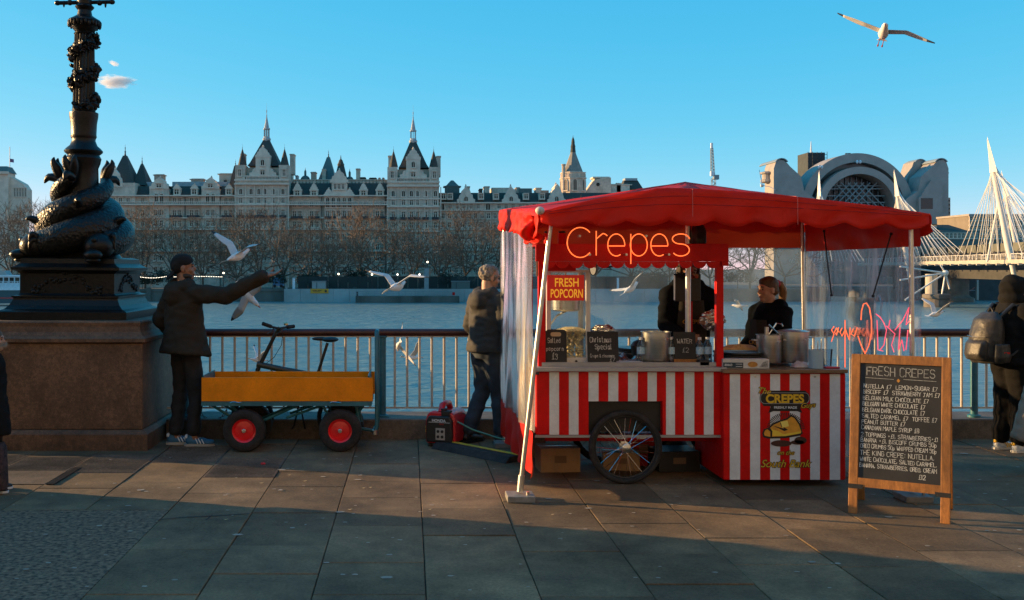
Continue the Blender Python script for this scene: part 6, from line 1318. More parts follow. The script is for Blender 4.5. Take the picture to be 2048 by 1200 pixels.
cp_ = thing('plastic_cup', 'clear plastic cup stack beside the blue tub', 'cup', ((1655-CX)/F*8.0, 8.0, .903)); MB().lathe([(.03,0),(.038,.13),(.036,.13),(.029,.005),(.001,.005)], n=18).build('cup', m_pet, cp_, True); MB().lathe([(.039,.125),(.039,.132)], n=18, cap=False).build('rim', m_pet, cp_)
# hardware between the seller and the counter
hh = thing('hanging_menu_screen', 'black flat panel hanging before the face of the bearded seller', 'panel', ((1378-CX)/F*8.25, 8.25, 1.28)); 
hx = lambda q: (q-CX)/F*8.25 - (1378-CX)/F*8.25; hz = lambda y: EYE+(CY-y)/F*8.25 - 1.28
MB().box(hx(1350), hx(1402), 0, .04, hz(603), hz(547)).build('panel', M_['black'], hh, bevel=.008); MB().tube([(hx(1348.5),-.005,hz(600)),(hx(1348.5),-.005,hz(550))], .006, 6).build('edge_trim', M_['steel'], hh)
MB().tube([(0,.02,hz(547)),(0,.02,hz(500))], .010, 8).build('hanger', M_['black'], hh)
lp = MB()
for i, (q, y, r_) in enumerate(((1366,533,.035),(1382,552,.03),(1374,556,.022),(1392,553,.02))):
    c = thing('hanging_pan', ['largest shiny pan hanging above the black panel','shiny pan hanging low before the black panel','small shiny pan hanging left before the black panel','small shiny pan hanging right before the black panel'][i], 'pan', ((q-CX)/F*8.2, 8.19, EYE+(CY-y)/F*8.2), 0, 'pans hanging in the stall')
    MB().lathe([(.001,0),(r_*.8,0),(r_,.014),(r_*.94,.014),(r_*.74,.004),(.001,.004)], n=20, M=Matrix.Rotation(R(75),4,'X')).build('pan', mat('warm_steel', (.75,.60,.42), .2, 1.0) if 'warm_steel' not in bpy.data.materials else bpy.data.materials['warm_steel'], c, True); MB().tube([(-r_,0,0),(-r_-.09,0,.03)], .006, 6).build('handle', M_['black'], c)
spk = thing('black_speaker', 'black rounded speaker standing on the cart roof', 'speaker', ((1397-CX)/F*8.0, 8.0, 1.873))
MB().loft([((0,0,0),.055,.05),((0,0,.02),.062,.055),((0,0,.11),.060,.052),((0,0,.15),.045,.04),((0,0,.165),.02,.02)], 20).build('body', M_['black'], spk, True); MB().lathe([(.03,0),(.03,.004)], (0,0,0), 16, Matrix.Translation((0,-.056,.07)) @ RX).build('cone', M_['rubber'], spk)
for i, q in enumerate((1096, 1124)): 
    j = thing('red_lit_jar', ['red-lit jar standing at the left end of the cart roof','red-lit jar second from the left end of the cart roof'][i], 'jar', ((q-CX)/F*7.98, 7.98, 1.873)); MB().lathe([(.03,0),(.034,.01),(.034,.075),(.026,.09)], n=16).build('jar', M_['red'], j, True); MB().lathe([(.028,.09),(.028,.105)], n=16).build('lid', M_['black'], j)  # the red light on the jars is put into their paint
mr = thing('round_mirror', 'small oval black-rimmed mirror hanging at the cart fascia', 'mirror', ((1186-CX)/F*7.9, 7.9, EYE+(CY-535)/F*7.9))
MB().tube([(.028*math.cos(2*PI*i/24), 0, .062*math.sin(2*PI*i/24)) for i in range(24)], .004, 6, closed=True).build('rim', M_['black'], mr); MB().prism([(.027*math.cos(2*PI*i/24), .060*math.sin(2*PI*i/24)) for i in range(24)], 0, .003).build('glass', M_['chrome'], mr); MB().tube([(.03,0,.02),(.11,0,.0),(.18,0,.015)], .008, 6).build('arm', M_['black'], mr)
# clutter on the cart counter
wr = MB().grid(lambda u, v: V((.30*(u-.5), .22*(v-.5), .02+.03*math.sin(u*11+v*5)*math.sin(v*8)+.02*math.sin(u*23)*v)), 22, 14, .003).build('plastic_wrapper', glassy('wrapper_film', (.85,.75,.78), .35, .12, (9,9,9), 1.0, (.6,.5,.52)), None, True, loc=((1265-CX)/F*8.1, 8.1, .93)); tag(wr, 'shiny crumpled plastic wrapper left of the tall pot', 'wrapper')
tag(MB().box(-.10,.10,-.05,.05,0,.035).build('payment_box', mat('payment_box', (.5,.49,.47), .5), None, loc=((1258-CX)/F*7.92, 7.92, .912), bevel=.006), 'small pale box beside the Christmas sign', 'box')
tag(MB().box(-.045,.045,-.06,.06,0,.05).build('card_terminal', M_['black'], None, loc=((1405-CX)/F*7.88, 7.88, .912), bevel=.01), 'black card terminal in front of the two water bottles', 'card terminal')
bl_ = thing('black_bowl', 'black mixing bowl with dark lid behind the tall pot', 'bowl', ((1283-CX)/F*8.3, 8.3, .912)); MB().lathe([(.04,0),(.08,.05),(.09,.13),(.07,.16),(.03,.18)], n=24).build('bowl', M_['black'], bl_, True); MB().lathe([(.012,.18),(.018,.20),(.004,.205)], n=12).build('knob', M_['black'], bl_)
# boxes under and beside the cart
def crate(name, label, x, y, z, w_, d_, h_, m, rz=0, tape=True):
    c = thing(name, label, 'box', (x, y, z), rz); MB().box(-w_/2, w_/2, -d_/2, d_/2, 0, h_).build('carton', m, c, bevel=.004)
    if tape: MB().box(-w_/2-.001, w_/2+.001, -.025, .025, h_, h_+.0015).build('tape', mat('packing_tape', (.35,.25,.14), .4) if 'packing_tape' not in bpy.data.materials else bpy.data.materials['packing_tape'], c)
    MB().box(-w_*.15, w_*.15, -d_/2-.001, -d_/2, h_*.4, h_*.7).build('print', mat('carton_print', (.16,.10,.06), .8) if 'carton_print' not in bpy.data.materials else bpy.data.materials['carton_print'], c)
crate('cardboard_box', 'brown cardboard box under the left end of the striped cart', 1.24, 8.35, 0, .33, .25, .20, M_['card'], R(3)); crate('cardboard_box', 'brown cardboard box seen through the spokes of the cart wheel', 1.78, 8.42, 0, .30, .25, .15, M_['card'], R(-8)); crate('cardboard_box', 'tall brown cardboard box behind the left plastic hem', 1.07, 9.0, 0, .24, .3, .42, M_['card'], R(10))
crate('storage_crate', 'dark plastic crate under the cart right of the wheel', 2.22, 8.4, 0, .35, .3, .17, M_['black'], R(5), False); crate('storage_crate', 'red plastic crate under the cart behind the wheel', 2.0, 8.62, 0, .28, .2, .26, M_['darkred'], 0, False)
bg_ = MB().ell((0,0,.0), (.16,.13,.13), 24, 16); bg_.v = [tuple(V(v)*(1+.12*math.sin(v[0]*40)*math.sin(v[2]*37+v[1]*30))) for v in bg_.v]
tag(bg_.build('refuse_sack', M_['black'], None, True, loc=(2.28,8.75,.13)), 'black refuse sack under the right end of the striped cart', 'sack')
rdb = MB().ell((0,0,0), (.10,.16,.20), 20, 14); rdb.v = [tuple(V(v)*(1+.10*math.sin(v[1]*30+v[2]*25))) for v in rdb.v]
tag(rdb.build('red_bag', mat('red_bag', (.30,.01,.03), .6), None, True, loc=(3.52,8.35,.62)), 'dark red bag hanging beside the crepe counter near the A-board', 'bag')
# ------------------------------------------------------------------ people
from mathutils import noise as mnoise
def blob(mb, vox, smooth, m, name, parent, fold=0.0, fscale=(9,9,5), seed=0):
    """fuse overlapping closed shapes into one continuous smooth surface, with cloth folds if asked"""
    me = bpy.data.meshes.new('tmp'); me.from_pydata(mb.v, [], mb.f); o = bpy.data.objects.new('tmp', me); TSC.collection.objects.link(o)
    r = o.modifiers.new('r', 'REMESH'); r.mode = 'VOXEL'; r.voxel_size = vox
    s = o.modifiers.new('s', 'SMOOTH'); s.factor = .5; s.iterations = smooth
    TSC.view_layers[0].update(); dg = TSC.view_layers[0].depsgraph; nm = bpy.data.meshes.new_from_object(o.evaluated_get(dg)); bpy.data.objects.remove(o); bpy.data.meshes.remove(me)
    if fold:
        for v in nm.vertices:
            p = V((v.co.x*fscale[0]+seed, v.co.y*fscale[1], v.co.z*fscale[2])); n1 = mnoise.noise(p); n2 = mnoise.noise(p*2.3+V((5,3,1)))
            v.co += v.normal * fold * ((1-abs(n1)*2.2) + .45*n2)
    nm.materials.clear(); nm.materials.append(m); nm.polygons.foreach_set('use_smooth', [True]*len(nm.polygons)); nm.name = name; nm.update()
    return put(nm, name, parent)
def cap_(mb, a_, b_, ra, rb):
    a_, b_ = V(a_), V(b_); mb.tube([a_, a_.lerp(b_,.5), b_], [ra, (ra+rb)/2, rb], 14); mb.ell(a_, ra, 14, 10); mb.ell(b_, rb, 14, 10)
def hand(mb, w, d, n, side, curl=.3, sc=1.0):
    """palm, four unequal bent fingers and a thumb leaving the side of the palm"""
    w, d, n = V(w), V(d).normalized(), V(n).normalized(); s = d.cross(n).normalized()*side
    M = Matrix((d, s, n)).transposed()
    mb.ell(w + d*.045*sc, (.056*sc,.043*sc,.017*sc), 14, 10, M)
    for k, (off, L_) in enumerate(((.030,.070),(.010,.079),(-.010,.074),(-.029,.058))):
        p = w + d*.082*sc + s*off*sc; dd = (d + s*off*2.2); c = curl*(1+.15*k); q = p
        for j, (f, r_) in enumerate(((.45,.0095),(.32,.0088),(.23,.0078))):
            dd = (dd*math.cos(c) + n*math.sin(c)).normalized() if j or True else dd; e_ = q + dd*L_*f*sc; cap_(mb, q, e_, r_*sc, r_*.92*sc); q = e_
    p = w + d*.025*sc + s*.036*sc; e1 = p + (d*.6 + s*.8 + n*.25).normalized()*.038*sc; e2 = e1 + (d*.9 + s*.25 + n*.3).normalized()*.030*sc
    cap_(mb, p, e1, .012*sc, .010*sc); cap_(mb, e1, e2, .010*sc, .008*sc)
def person(label, base, th, H, c):
    t = thing('person', label, 'person', base, 0); k = H/1.75
    fw, lf = V((math.cos(th), math.sin(th), 0)), V((-math.sin(th), math.cos(th), 0))
    P = lambda f, s, z: (fw*f + lf*s + V((0,0,z)))*k
    hc = P(*c.get('head', (.03,0,1.635))); hy = th + c.get('yaw', 0); hp = c.get('pitch', 0)
    HM = Matrix.Rotation(hy, 3, 'Z') @ Matrix.Rotation(hp, 3, 'Y'); h3 = lambda x, y, z: hc + HM @ V((x,y,z))*k
    sh = c.get('lean', (0,0)); top = lambda f, s, z: P(f + sh[0]*(z-.9), s + sh[1]*(z-.9), z)
    body = MB()
    E_ = lambda mb, p, r_: mb.ell(h3(*p), tuple(x*k for x in r_), 18, 12, HM)
    E_(body, (-.012,0,.030), (.097,.075,.090)); E_(body, (.020,0,-.028), (.072,.060,.088)); E_(body, (.056,0,-.098), (.030,.034,.022)); E_(body, (.074,0,.030), (.022,.048,.013)); E_(body, (.083,0,-.064), (.014,.022,.011))
    body.tube([h3(.082,0,.020), h3(.104,0,-.020), h3(.088,0,-.036)], [.008*k,.014*k,.008*k], 8)
    for s in (-1, 1): E_(body, (-.006,.076*s,-.012), (.020,.010,.033)); E_(body, (.060,.036*s,-.030), (.026,.024,.024))
    cap_(body, h3(-.018,0,-.06), top(0,0,1.44), .056*k, .062*k)
    body.loft([(top(0,0,.86),.10*k,.13*k,0,0,th+0), (top(0,0,1.0),.105*k,.135*k,0,0,th), (top(0,0,1.2),.105*k,.15*k,0,0,th), (top(0,0,1.38),.10*k,.165*k,0,0,th), (top(0,0,1.46),.06*k,.10*k,0,0,th)], 20)
    arms = c['arms']; legs = c['legs']; slv = MB(); trs = MB()
    sr = c.get('sleeve', (.078,.066,.052)); lr = c.get('leg_r', (.098,.080,.066)); 
    for s, (el, wr, hd_, pn, hs) in zip((1,-1), arms):
        a_ = top(0, .165*s, 1.405); el, wr = P(*el), P(*wr)
        cap_(body, a_, el, .050*k, .042*k); cap_(body, el, wr, .042*k, .030*k)
        if hd_: hand(body, wr, fw*hd_[0]+lf*hd_[1]+V((0,0,hd_[2])), fw*pn[0]+lf*pn[1]+V((0,0,pn[2])), hs, c.get('curl', .3), k*1.05)
        wc = wr.lerp(el, .06); cap_(slv, a_, el, sr[0]*k, sr[1]*k); cap_(slv, el, wc, sr[1]*k, sr[2]*k); slv.ell(a_, (.080*k,.080*k,.076*k), 14, 10)
    for s, (kn, an, toe) in zip((1,-1), legs):
        hp_ = P(0, .085*s, .90); kn, an = P(*kn), P(*an)
        cap_(body, hp_, kn, .075*k, .052*k); cap_(body, kn, an, .050*k, .036*k); cap_(body, an - V((0,0,.03)), an + (fw*toe[0]+lf*toe[1])*.12*k - V((0,0,.05*k)), .034*k, .024*k)
        cap_(trs, hp_, kn, lr[0]*k, lr[1]*k); cap_(trs, kn, an + V((0,0,.055*k)), lr[1]*k, lr[2]*k)
    trs.loft([(P(0,0,.84),.11*k,.15*k,0,0,th), (P(0,0,.95),.125*k,.165*k,0,0,th), (P(0,0,1.04),.12*k,.155*k,0,0,th)], 20)
    b = blob(body, .0075, 3, c['skin'], 'body', t)
    blob(trs, .016, 4, c['trousers'], 'trousers', t, c.get('tfold', .010), (7,7,9), 3)
    hem = c.get('hem', .80); fl = c.get('flare', .0)
    rings = [(top(0,0,hem),(.165+fl)*k,(.215+fl)*k,0,c.get('hemtilt',0),th)]
    for z, rx, ry in ((.95,.150,.195),(1.10,.145,.190),(1.25,.148,.200),(1.38,.138,.200),(1.45,.105,.155),(1.50,.070,.085)):
        if z > hem+.05: q = max(0, (1.2-z)/(1.2-hem)); rings.append((top(-.005,0,z),(rx+fl*q)*k,(ry+fl*q)*k,0,0,th))
    slv.loft(rings, 26)
    if c.get('hood') == 'down':
        for i in range(7): q = R(-110+220*i/6); slv.ell(top(-.055*math.cos(q)-.035, .10*math.sin(q), 1.475-.02*math.cos(q)), .058*k, 12, 8)
        slv.ell(top(-.13,0,1.40), (.07*k,.11*k,.10*k), 14, 10, Matrix.Rotation(th,3,'Z'))
    jk = blob(slv, .015, 4, c['jacket'], 'jacket', t, c.get('jfold', .010), c.get('fsc', (8,8,12)), c.get('seed', 1))
    # shoes with pale sole
    for s, (kn, an, toe) in zip((1,-1), legs):
        an = P(*an); d = (fw*toe[0]+lf*toe[1]).normalized(); sM = Matrix((d, V((0,0,1)).cross(d), V((0,0,1)))).transposed(); z0 = an.z - c.get('ankle', .085)*k
        so = MB(); g = lambda x, z: V((an.x,an.y,z0)) + d*x*k + V((0,0,z*k)); so.ell(g(-.025,.050), (.055*k,.040*k,.045*k), 14, 10, sM); so.ell(g(.05,.040), (.10*k,.043*k,.036*k), 16, 10, sM); so.ell(g(.135,.032), (.062*k,.043*k,.028*k), 14, 10, sM); so.ell(g(-.02,.085), (.042*k,.036*k,.035*k), 12, 8, sM)
        o = blob(so, .009, 2, c['shoe'], 'shoe', t); sl_ = MB()
        sl_.add([g(x,0)+V((0,0,z)) + sM @ V((0,y*k,0)) for z in (0,.022*k) for x, y in ((-.085,-.02),(-.06,-.038),(.06,-.044),(.15,-.046),(.195,-.02),(.195,.02),(.15,.046),(.06,.044),(-.06,.038),(-.085,.02))], [tuple(range(9,-1,-1)), tuple(range(10,20))] + [(i,(i+1)%10,(i+1)%10+10,i+10) for i in range(10)])
        sl_.build('sole', c.get('sole', M_['white']), o)
        if c.get('stripe'):
            for j in range(3):
                for sd in (-1, 1): MB().tube([g(.02+.028*j,.075-.004*j) + sM @ V((0,sd*.035*k,0)), g(.045+.028*j,.025) + sM @ V((0,sd*.047*k,0))], .0055, 5).build('stripe', c['stripe'], o)
            MB().ell(g(-.065,.085), (.018*k,.025*k,.022*k), 10, 7).build('heel_tab', c['stripe'], o)
    for s in (-1, 1): 
        MB().ell(h3(.0795,.031*s,.006), (.008*k,.010*k,.006*k), 8, 6).build('eye', M_['eyeblack'], t); MB().tube([h3(.086,.014*s,.030), h3(.090,.032*s,.034), h3(.078,.050*s,.027)], .0045*k, 6).build('eyebrow', c['hair'], t)
    MB().tube([h3(.094,-.022,-.0665), h3(.0985,0,-.065), h3(.094,.022,-.0665)], .0035*k, 6).build('lips', c.get('lip', M_['lip']), t)
    return t, h3, HM, k, P, top
M_['lip'] = mat('lips', (.33,.10,.08), .5)
m_hairb = mat('black_hair', (.012,.010,.009), .5, var=.3, scale=60, stretch=(1,1,.2), bump=.5, bscale=150); m_hairg = mat('grey_hair', (.30,.25,.20), .7, c2=(.09,.075,.06), scale=70, bump=.8, bscale=140); m_hairbr = mat('brown_hair', (.16,.085,.035), .55, c2=(.05,.025,.012), scale=40, stretch=(1,1,.25), bump=.5, bscale=120)
m_parka = mat('dark_olive_parka', (.034,.027,.020), .9, var=.2, scale=5, bump=.15, bscale=160, spec=.2); m_jeansb = mat('black_jeans', (.014,.014,.016), .85, var=.3, scale=20); m_jeans = mat('dark_blue_jeans', (.022,.034,.050), .85, var=.35, scale=14); m_quilt = mat('dark_grey_shell', (.026,.023,.020), .8, var=.2, scale=6, bump=.2, bscale=60); m_hood = mat('black_cotton', (.013,.0125,.012), .95, var=.3, scale=8, bump=.2, bscale=200, spec=.1); m_navy = mat('navy_hoodie', (.007,.009,.013), .95, var=.3, scale=8, spec=.1)
m_blueshoe = mat('blue_suede', (.03,.13,.24), .7, var=.15, scale=20)
down = lambda s, f=.0: ((-.03+f, .225*s, 1.14), (.03+f, .23*s, .90), (.15,0,-1), (0,-s,0), 1)
# --- man feeding the gulls
A, h3, HM, k, P, top = person('man in dark olive parka and black cap holding out a hand to the gulls', (-2.13, 9.53, 0), R(48), 1.80, dict(skin=M_['skin2'], hair=m_hairb, jacket=m_parka, trousers=m_jeansb, shoe=m_blueshoe, stripe=M_['white'], sole=mat('gum_sole', (.35,.33,.30), .7),
    yaw=R(-42), pitch=R(-4), head=(.0,.02,1.64), lean=(-.02,.02), hem=.84, flare=.055, hemtilt=R(6), hood='down', sleeve=(.085,.075,.062), leg_r=(.090,.068,.062), jfold=.012, curl=.16,
    arms=[((-.07,.29,1.16),(.10,.26,.98),(.5,-.6,-.5),(0,-1,0),1), ((.14,-.42,1.385),(.36,-.71,1.57),(.60,-.78,.20),(-.30,-.15,.95),-1)],
    legs=[((.02,.10,.49),(-.04,.10,.085),(.78,-.62)), ((.05,-.09,.49),(.02,-.10,.085),(.70,-.72))]))
cp = MB()
for x, z, r_ in ((-.015,.055,(.104,.084,.080)),(-.045,.025,(.082,.083,.085))): cp.ell(h3(x,0,z), tuple(q*k for q in r_), 20, 14, HM)
blob(cp, .008, 2, mat('black_cap_cloth', (.008,.008,.009), .95), 'cap', A)
MB().grid(lambda u, v: h3(-.09-.075*v, (u-.5)*.13*(1-.15*v), -.005-.055*v-.04*(abs(u-.5)*2)**2), 10, 6, .006).build('cap_brim', bpy.data.materials['black_cap_cloth'], A, True)
bd = MB(); bd.ell(h3(.014,0,-.078), (.066*k,.064*k,.050*k), 16, 10, HM); blob(bd, .008, 2, m_hairb, 'beard', A)
# --- grey-haired man beside the stall
B_, h3, HM, k, P, top = person('grey-haired man in dark shell jacket and jeans beside the left plastic sheet', (.745, 9.62, 0), R(38), 1.71, dict(skin=M_['skin'], hair=m_hairg, jacket=m_quilt, trousers=m_jeans, shoe=M_['black'], sole=M_['black'],
    yaw=R(-20), pitch=R(14), head=(.05,0,1.63), lean=(.03,0), hem=.90, flare=.01, hood='down', jfold=.008, fsc=(7,7,15), tfold=.010, leg_r=(.098,.078,.075), sleeve=(.085,.074,.06),
    arms=[((.02,.26,1.15),(.17,.20,.96),(.4,-.3,-.8),(0,-1,0),1), ((.02,-.26,1.15),(.20,-.20,1.00),(.5,.3,-.7),(0,1,0),-1)],
    legs=[((.04,.10,.50),(-.12,.13,.09),(.9,.0)), ((.10,-.07,.50),(.12,-.08,.085),(.9,-.1))]))
hr_ = MB(); rr = random.Random(8)
for i in range(150):
    u, v = rr.uniform(-1,1), rr.uniform(0,2*PI); z = .035 + .078*u; q = math.sqrt(max(0,1-u*u)); x = -.018 + .098*q*math.cos(v); y = .078*q*math.sin(v)
    if (x > .045 and z < .085) or z < -.03: continue
    hr_.ell(h3(x,y,z), .019*k, 8, 6)
hr_.ell(h3(-.03,0,.04), (.085*k,.074*k,.075*k), 14, 10, HM); blob(hr_, .007, 1, m_hairg, 'hair', B_)
MB().tube([top(-.06,.075,1.515), top(.0,.09,1.49), top(.06,.06,1.46)], .014, 8).build('green_lining', mat('lime_lining', (.22,.32,.03), .8), B_)
# --- backpacker at the right edge
C_, h3, HM, k, P, top = person('hooded youth in black hoodie and baggy black trousers with white and yellow trainers', (5.53, 9.2, 0), R(12), 1.60, dict(skin=M_['skin'], hair=m_hairb, jacket=m_hood, trousers=mat('black_cargo', (.010,.0095,.009), .95, var=.3, scale=10, spec=.1), shoe=M_['white'], sole=mat('offwhite_sole', (.6,.57,.5), .7), stripe=mat('yellow_stripe', (.75,.42,.02), .6),
    yaw=R(-10), pitch=R(4), head=(.06,0,1.62), lean=(.02,0), hem=.88, flare=.015, jfold=.009, tfold=.011, leg_r=(.112,.098,.080), sleeve=(.088,.078,.062),
    arms=[((.0,.25,1.14),(.05,.24,.92),(.2,0,-1),(0,-1,0),1), ((.04,-.26,1.14),(.07,-.25,.90),(.15,.0,-1),(0,1,0),-1)],
    legs=[((.03,.09,.49),(-.02,.10,.09),(1,.0)), ((.06,-.09,.49),(.02,-.10,.09),(1,-.1))]))
hd = MB(); hd.ell(h3(-.035,0,.02), (.115*k,.112*k,.135*k), 20, 14, HM); hd.ell(h3(-.03,0,-.09), (.115*k,.125*k,.09*k), 18, 12, HM); hd.ell(h3(.035,0,.075), (.07*k,.095*k,.06*k), 16, 10, HM)
blob(hd, .010, 3, m_hood, 'hood', C_, .006, (12,12,12))
MB().grid(lambda u, v: h3(.075+.085*v, (u-.5)*.13, .048-.018*v-.03*(abs(u-.5)*2)**2), 10, 6, .007).build('cap_brim', mat('red_black_cap', (.10,.01,.015), .7), C_, True)
put(text_mesh('Nos', .055, M_['white'], .0005), 'lettering', C_, P(.15,-.13,1.16), (R(90), 0, R(30)))
bp_k = thing('backpack', 'dark leather backpack with pockets worn by the hooded youth', 'backpack', (5.53, 9.2, .80), R(12))
m_pack = mat('dark_brown_leather', (.032,.027,.022), .5, var=.35, scale=14, bump=.4, bscale=30)
pk = MB(); pk.loft([((-.245,0,.02),.11,.15),((-.255,0,.10),.135,.165),((-.25,0,.28),.125,.16),((-.235,0,.42),.095,.135),((-.215,0,.48),.04,.08)], 22); blob(pk, .012, 3, m_pack, 'main_bag', bp_k, .006, (10,10,10))
fpk = MB(); fpk.loft([((-.35,0,.05),.055,.12),((-.36,0,.10),.065,.125),((-.355,0,.20),.055,.12),((-.34,0,.245),.02,.09)], 18); blob(fpk, .010, 3, m_pack, 'front_pocket', bp_k, .004)
spk_ = MB(); spk_.loft([((-.24,-.165,.03),.075,.035),((-.24,-.175,.08),.085,.045),((-.24,-.17,.20),.075,.035)], 16); blob(spk_, .010, 2, m_pack, 'side_pocket', bp_k)
for s in (-1, 1): MB().tube([(-.19,.09*s,.44),(-.08,.115*s,.545),(.06,.125*s,.50),(.10,.14*s,.38),(.0,.165*s,.18),(-.17,.14*s,.06)], [.018,.022,.022,.02,.012,.012], 8).build('strap', M_['black'], bp_k, True)
MB().tube([(-.21,-.03,.485),(-.21,0,.525),(-.21,.03,.485)], .008, 6).build('grab_handle', m_pack, bp_k); MB().tube([(-.36,-.11,.262),(-.405,0,.258),(-.36,.11,.262)], .004, 5).build('zip', M_['steel'], bp_k); MB().box(-.26,-.20,-.2135,-.211,.115,.13).build('red_badge', M_['red'], bp_k)
# --- bearded seller behind the cart
D_, h3, HM, k, P, top = person('seller in black hoodie and apron standing behind the hanging black panel', (2.50, 9.0, 0), R(-92), 1.80, dict(skin=M_['skin2'], hair=m_hairb, jacket=m_navy, trousers=m_jeansb, shoe=M_['black'], sole=M_['black'], pitch=R(22), head=(.07,0,1.62), lean=(.05,0), hem=.86, hood='down', curl=.6,
    arms=[((.14,.215,1.16),(.38,.12,1.20),(.7,-.6,.2),(-.2,-.7,-.6),1), ((.12,-.215,1.14),(.36,-.11,1.06),(.8,.5,-.1),(-.3,.8,0),-1)],
    legs=[((.02,.10,.49),(0,.10,.085),(1,.1)), ((.02,-.10,.49),(0,-.10,.085),(1,-.1))]))
hr_ = MB(); hr_.ell(h3(-.02,0,.05), (.10*k,.085*k,.085*k), 16, 12, HM)
for i in range(26):
    q = R(60 + 240*i/25); a_ = h3(-.02+.085*math.cos(q), .080*math.sin(q), .03); b__ = h3(-.03+.105*math.cos(q), .10*math.sin(q), -.12-.03*math.sin(i*2.1)); cap_(hr_, a_, b__, .017*k, .010*k)
blob(hr_, .008, 1, mat('dark_locks', (.035,.020,.012), .7, var=.4, scale=50), 'hair', D_)
ap = MB().grid(lambda u, v: P(.165+.01*math.sin(u*9)+.02*(1-abs(u-.5)*2)-.02*v, (u-.5)*(.20+.12*v), 1.36-.62*v), 14, 18, .006).build('apron', mat('black_apron', (.035,.028,.020), .8, var=.2, scale=8), D_, True)
put(text_mesh('CREPES', .055, bpy.data.materials['emblem_crepe'], .0005), 'lettering', D_, P(.215,0,1.16), (R(90),0,R(-2)))
# --- ponytailed seller
E2, h3, HM, k, P, top = person('smiling ponytailed seller in navy hoodie behind the crepe counter', (3.24, 8.97, 0), R(-150), 1.60, dict(skin=mat('fair_skin', (.50,.27,.18), .5, var=.1, scale=25), hair=m_hairbr, jacket=m_navy, trousers=m_jeansb, shoe=M_['black'], sole=M_['black'], yaw=R(-12), pitch=R(2), head=(.04,0,1.63), hem=.86, hood='down', lip=mat('pink_lips', (.45,.12,.12), .4), sleeve=(.078,.066,.055),
    arms=[((.04,.20,1.14),(.22,.16,1.0),(.8,-.3,-.3),(0,-.5,-.8),1), ((.04,-.20,1.14),(.22,-.16,1.0),(.8,.3,-.3),(0,.5,-.8),-1)],
    legs=[((.02,.09,.49),(0,.09,.085),(1,.1)), ((.02,-.09,.49),(0,-.09,.085),(1,-.1))]))
hr_ = MB(); hr_.ell(h3(-.020,0,.050), (.100*k,.083*k,.085*k), 20, 14, HM); hr_.ell(h3(.012,0,.082), (.074*k,.066*k,.042*k), 16, 10, HM); hr_.ell(h3(-.05,0,-.01), (.068*k,.078*k,.06*k), 16, 10, HM); blob(hr_, .007, 3, m_hairbr, 'hair', E2)
tl_ = MB(); tl_.tube([h3(-.112,0,.055), h3(-.150,0,.050), h3(-.178,0,.0), h3(-.180,0,-.07), h3(-.165,0,-.14), h3(-.155,0,-.165)], [.024*k,.034*k,.040*k,.038*k,.024*k,.006*k], 12)
for i in range(10): q = i*.63; tl_.tube([h3(-.15,.02*math.cos(q),.045), h3(-.182+.02*math.sin(q),.035*math.cos(q),-.03), h3(-.165+.02*math.sin(q),.03*math.cos(q),-.16-.012*math.sin(i*3))], [.012*k,.013*k,.004*k], 6)
tl_.build('ponytail', mat('backlit_hair', (.34,.17,.05), .5, c2=(.14,.065,.02), scale=40, stretch=(1,1,.2)), E2, True)  # lighter copy of the brown hair, painting sunlight shining through it
MB().tube([h3(-.122+.0,.026*math.cos(2*PI*i/12),.055+.026*math.sin(2*PI*i/12)) for i in range(12)], .012*k, 8, closed=True).build('scrunchie', mat('pink_scrunchie', (.60,.05,.12), .7), E2, True)
MB().grid(lambda u, v: P(.165+.02*(1-abs(u-.5)*2)-.02*v, (u-.5)*(.19+.12*v), 1.34-.60*v), 12, 14, .006).build('apron', bpy.data.materials['black_apron'], E2, True)
put(text_mesh('CREPES', .05, bpy.data.materials['emblem_crepe'], .0005), 'lettering', E2, P(.20,0,1.10), (R(90),0,R(-60)))
# --- people cut by the picture's edges
F_, h3, HM, k, P, top = person('child in black coat with fur-trimmed hood cut off by the left edge', (-3.15, 7.55, 0), R(10), 1.22, dict(skin=M_['skin'], hair=m_hairbr, jacket=m_hood, trousers=m_jeansb, shoe=M_['black'], hem=.62, flare=.03, arms=[down(1), down(-1)], legs=[((.02,.09,.49),(0,.09,.085),(1,.1)), ((.02,-.09,.49),(0,-.09,.085),(1,-.1))]))
fu = MB(); rr = random.Random(2)
for i in range(900):
    q = rr.uniform(0,2*PI); c0 = h3(-.01+.10*math.cos(q), .125*math.sin(q), -.07+.02*math.cos(q)); d = (V((rr.uniform(-1,1),rr.uniform(-1,1),rr.uniform(-.6,1)))).normalized()*rr.uniform(.04,.075)*k; n = d.orthogonal().normalized()*.003
    fu.add([c0-n, c0+n, c0+d], [(0,1,2)])
fu.build('fur_trim', mat('fur', (.45,.36,.27), .9, c2=(.2,.14,.1), scale=30), F_)['kind'] = 'stuff'
hr_ = MB(); hr_.ell(h3(-.02,0,.04), (.105*k,.09*k,.09*k), 16, 12, HM); blob(hr_, .009, 2, m_hairbr, 'hair', F_)
pb = thing('plaid_bag', 'plaid bag hanging at the left edge beside the fur-hooded child', 'bag', (-3.055, 7.45, .04)); m_pl = mat('plaid_cloth', (.09,.045,.04), .9, c2=(.012,.010,.010), scale=30, detail=1)
MB().loft([((0,0,0),.055,.09),((0,0,.03),.062,.10),((0,0,.30),.05,.09),((0,0,.34),.03,.07)], 16).build('bag', m_pl, pb, True); MB().tube([(0,-.05,.33),(0,-.03,.46),(0,.03,.46),(0,.05,.33)], .008, 6).build('handle', M_['black'], pb)
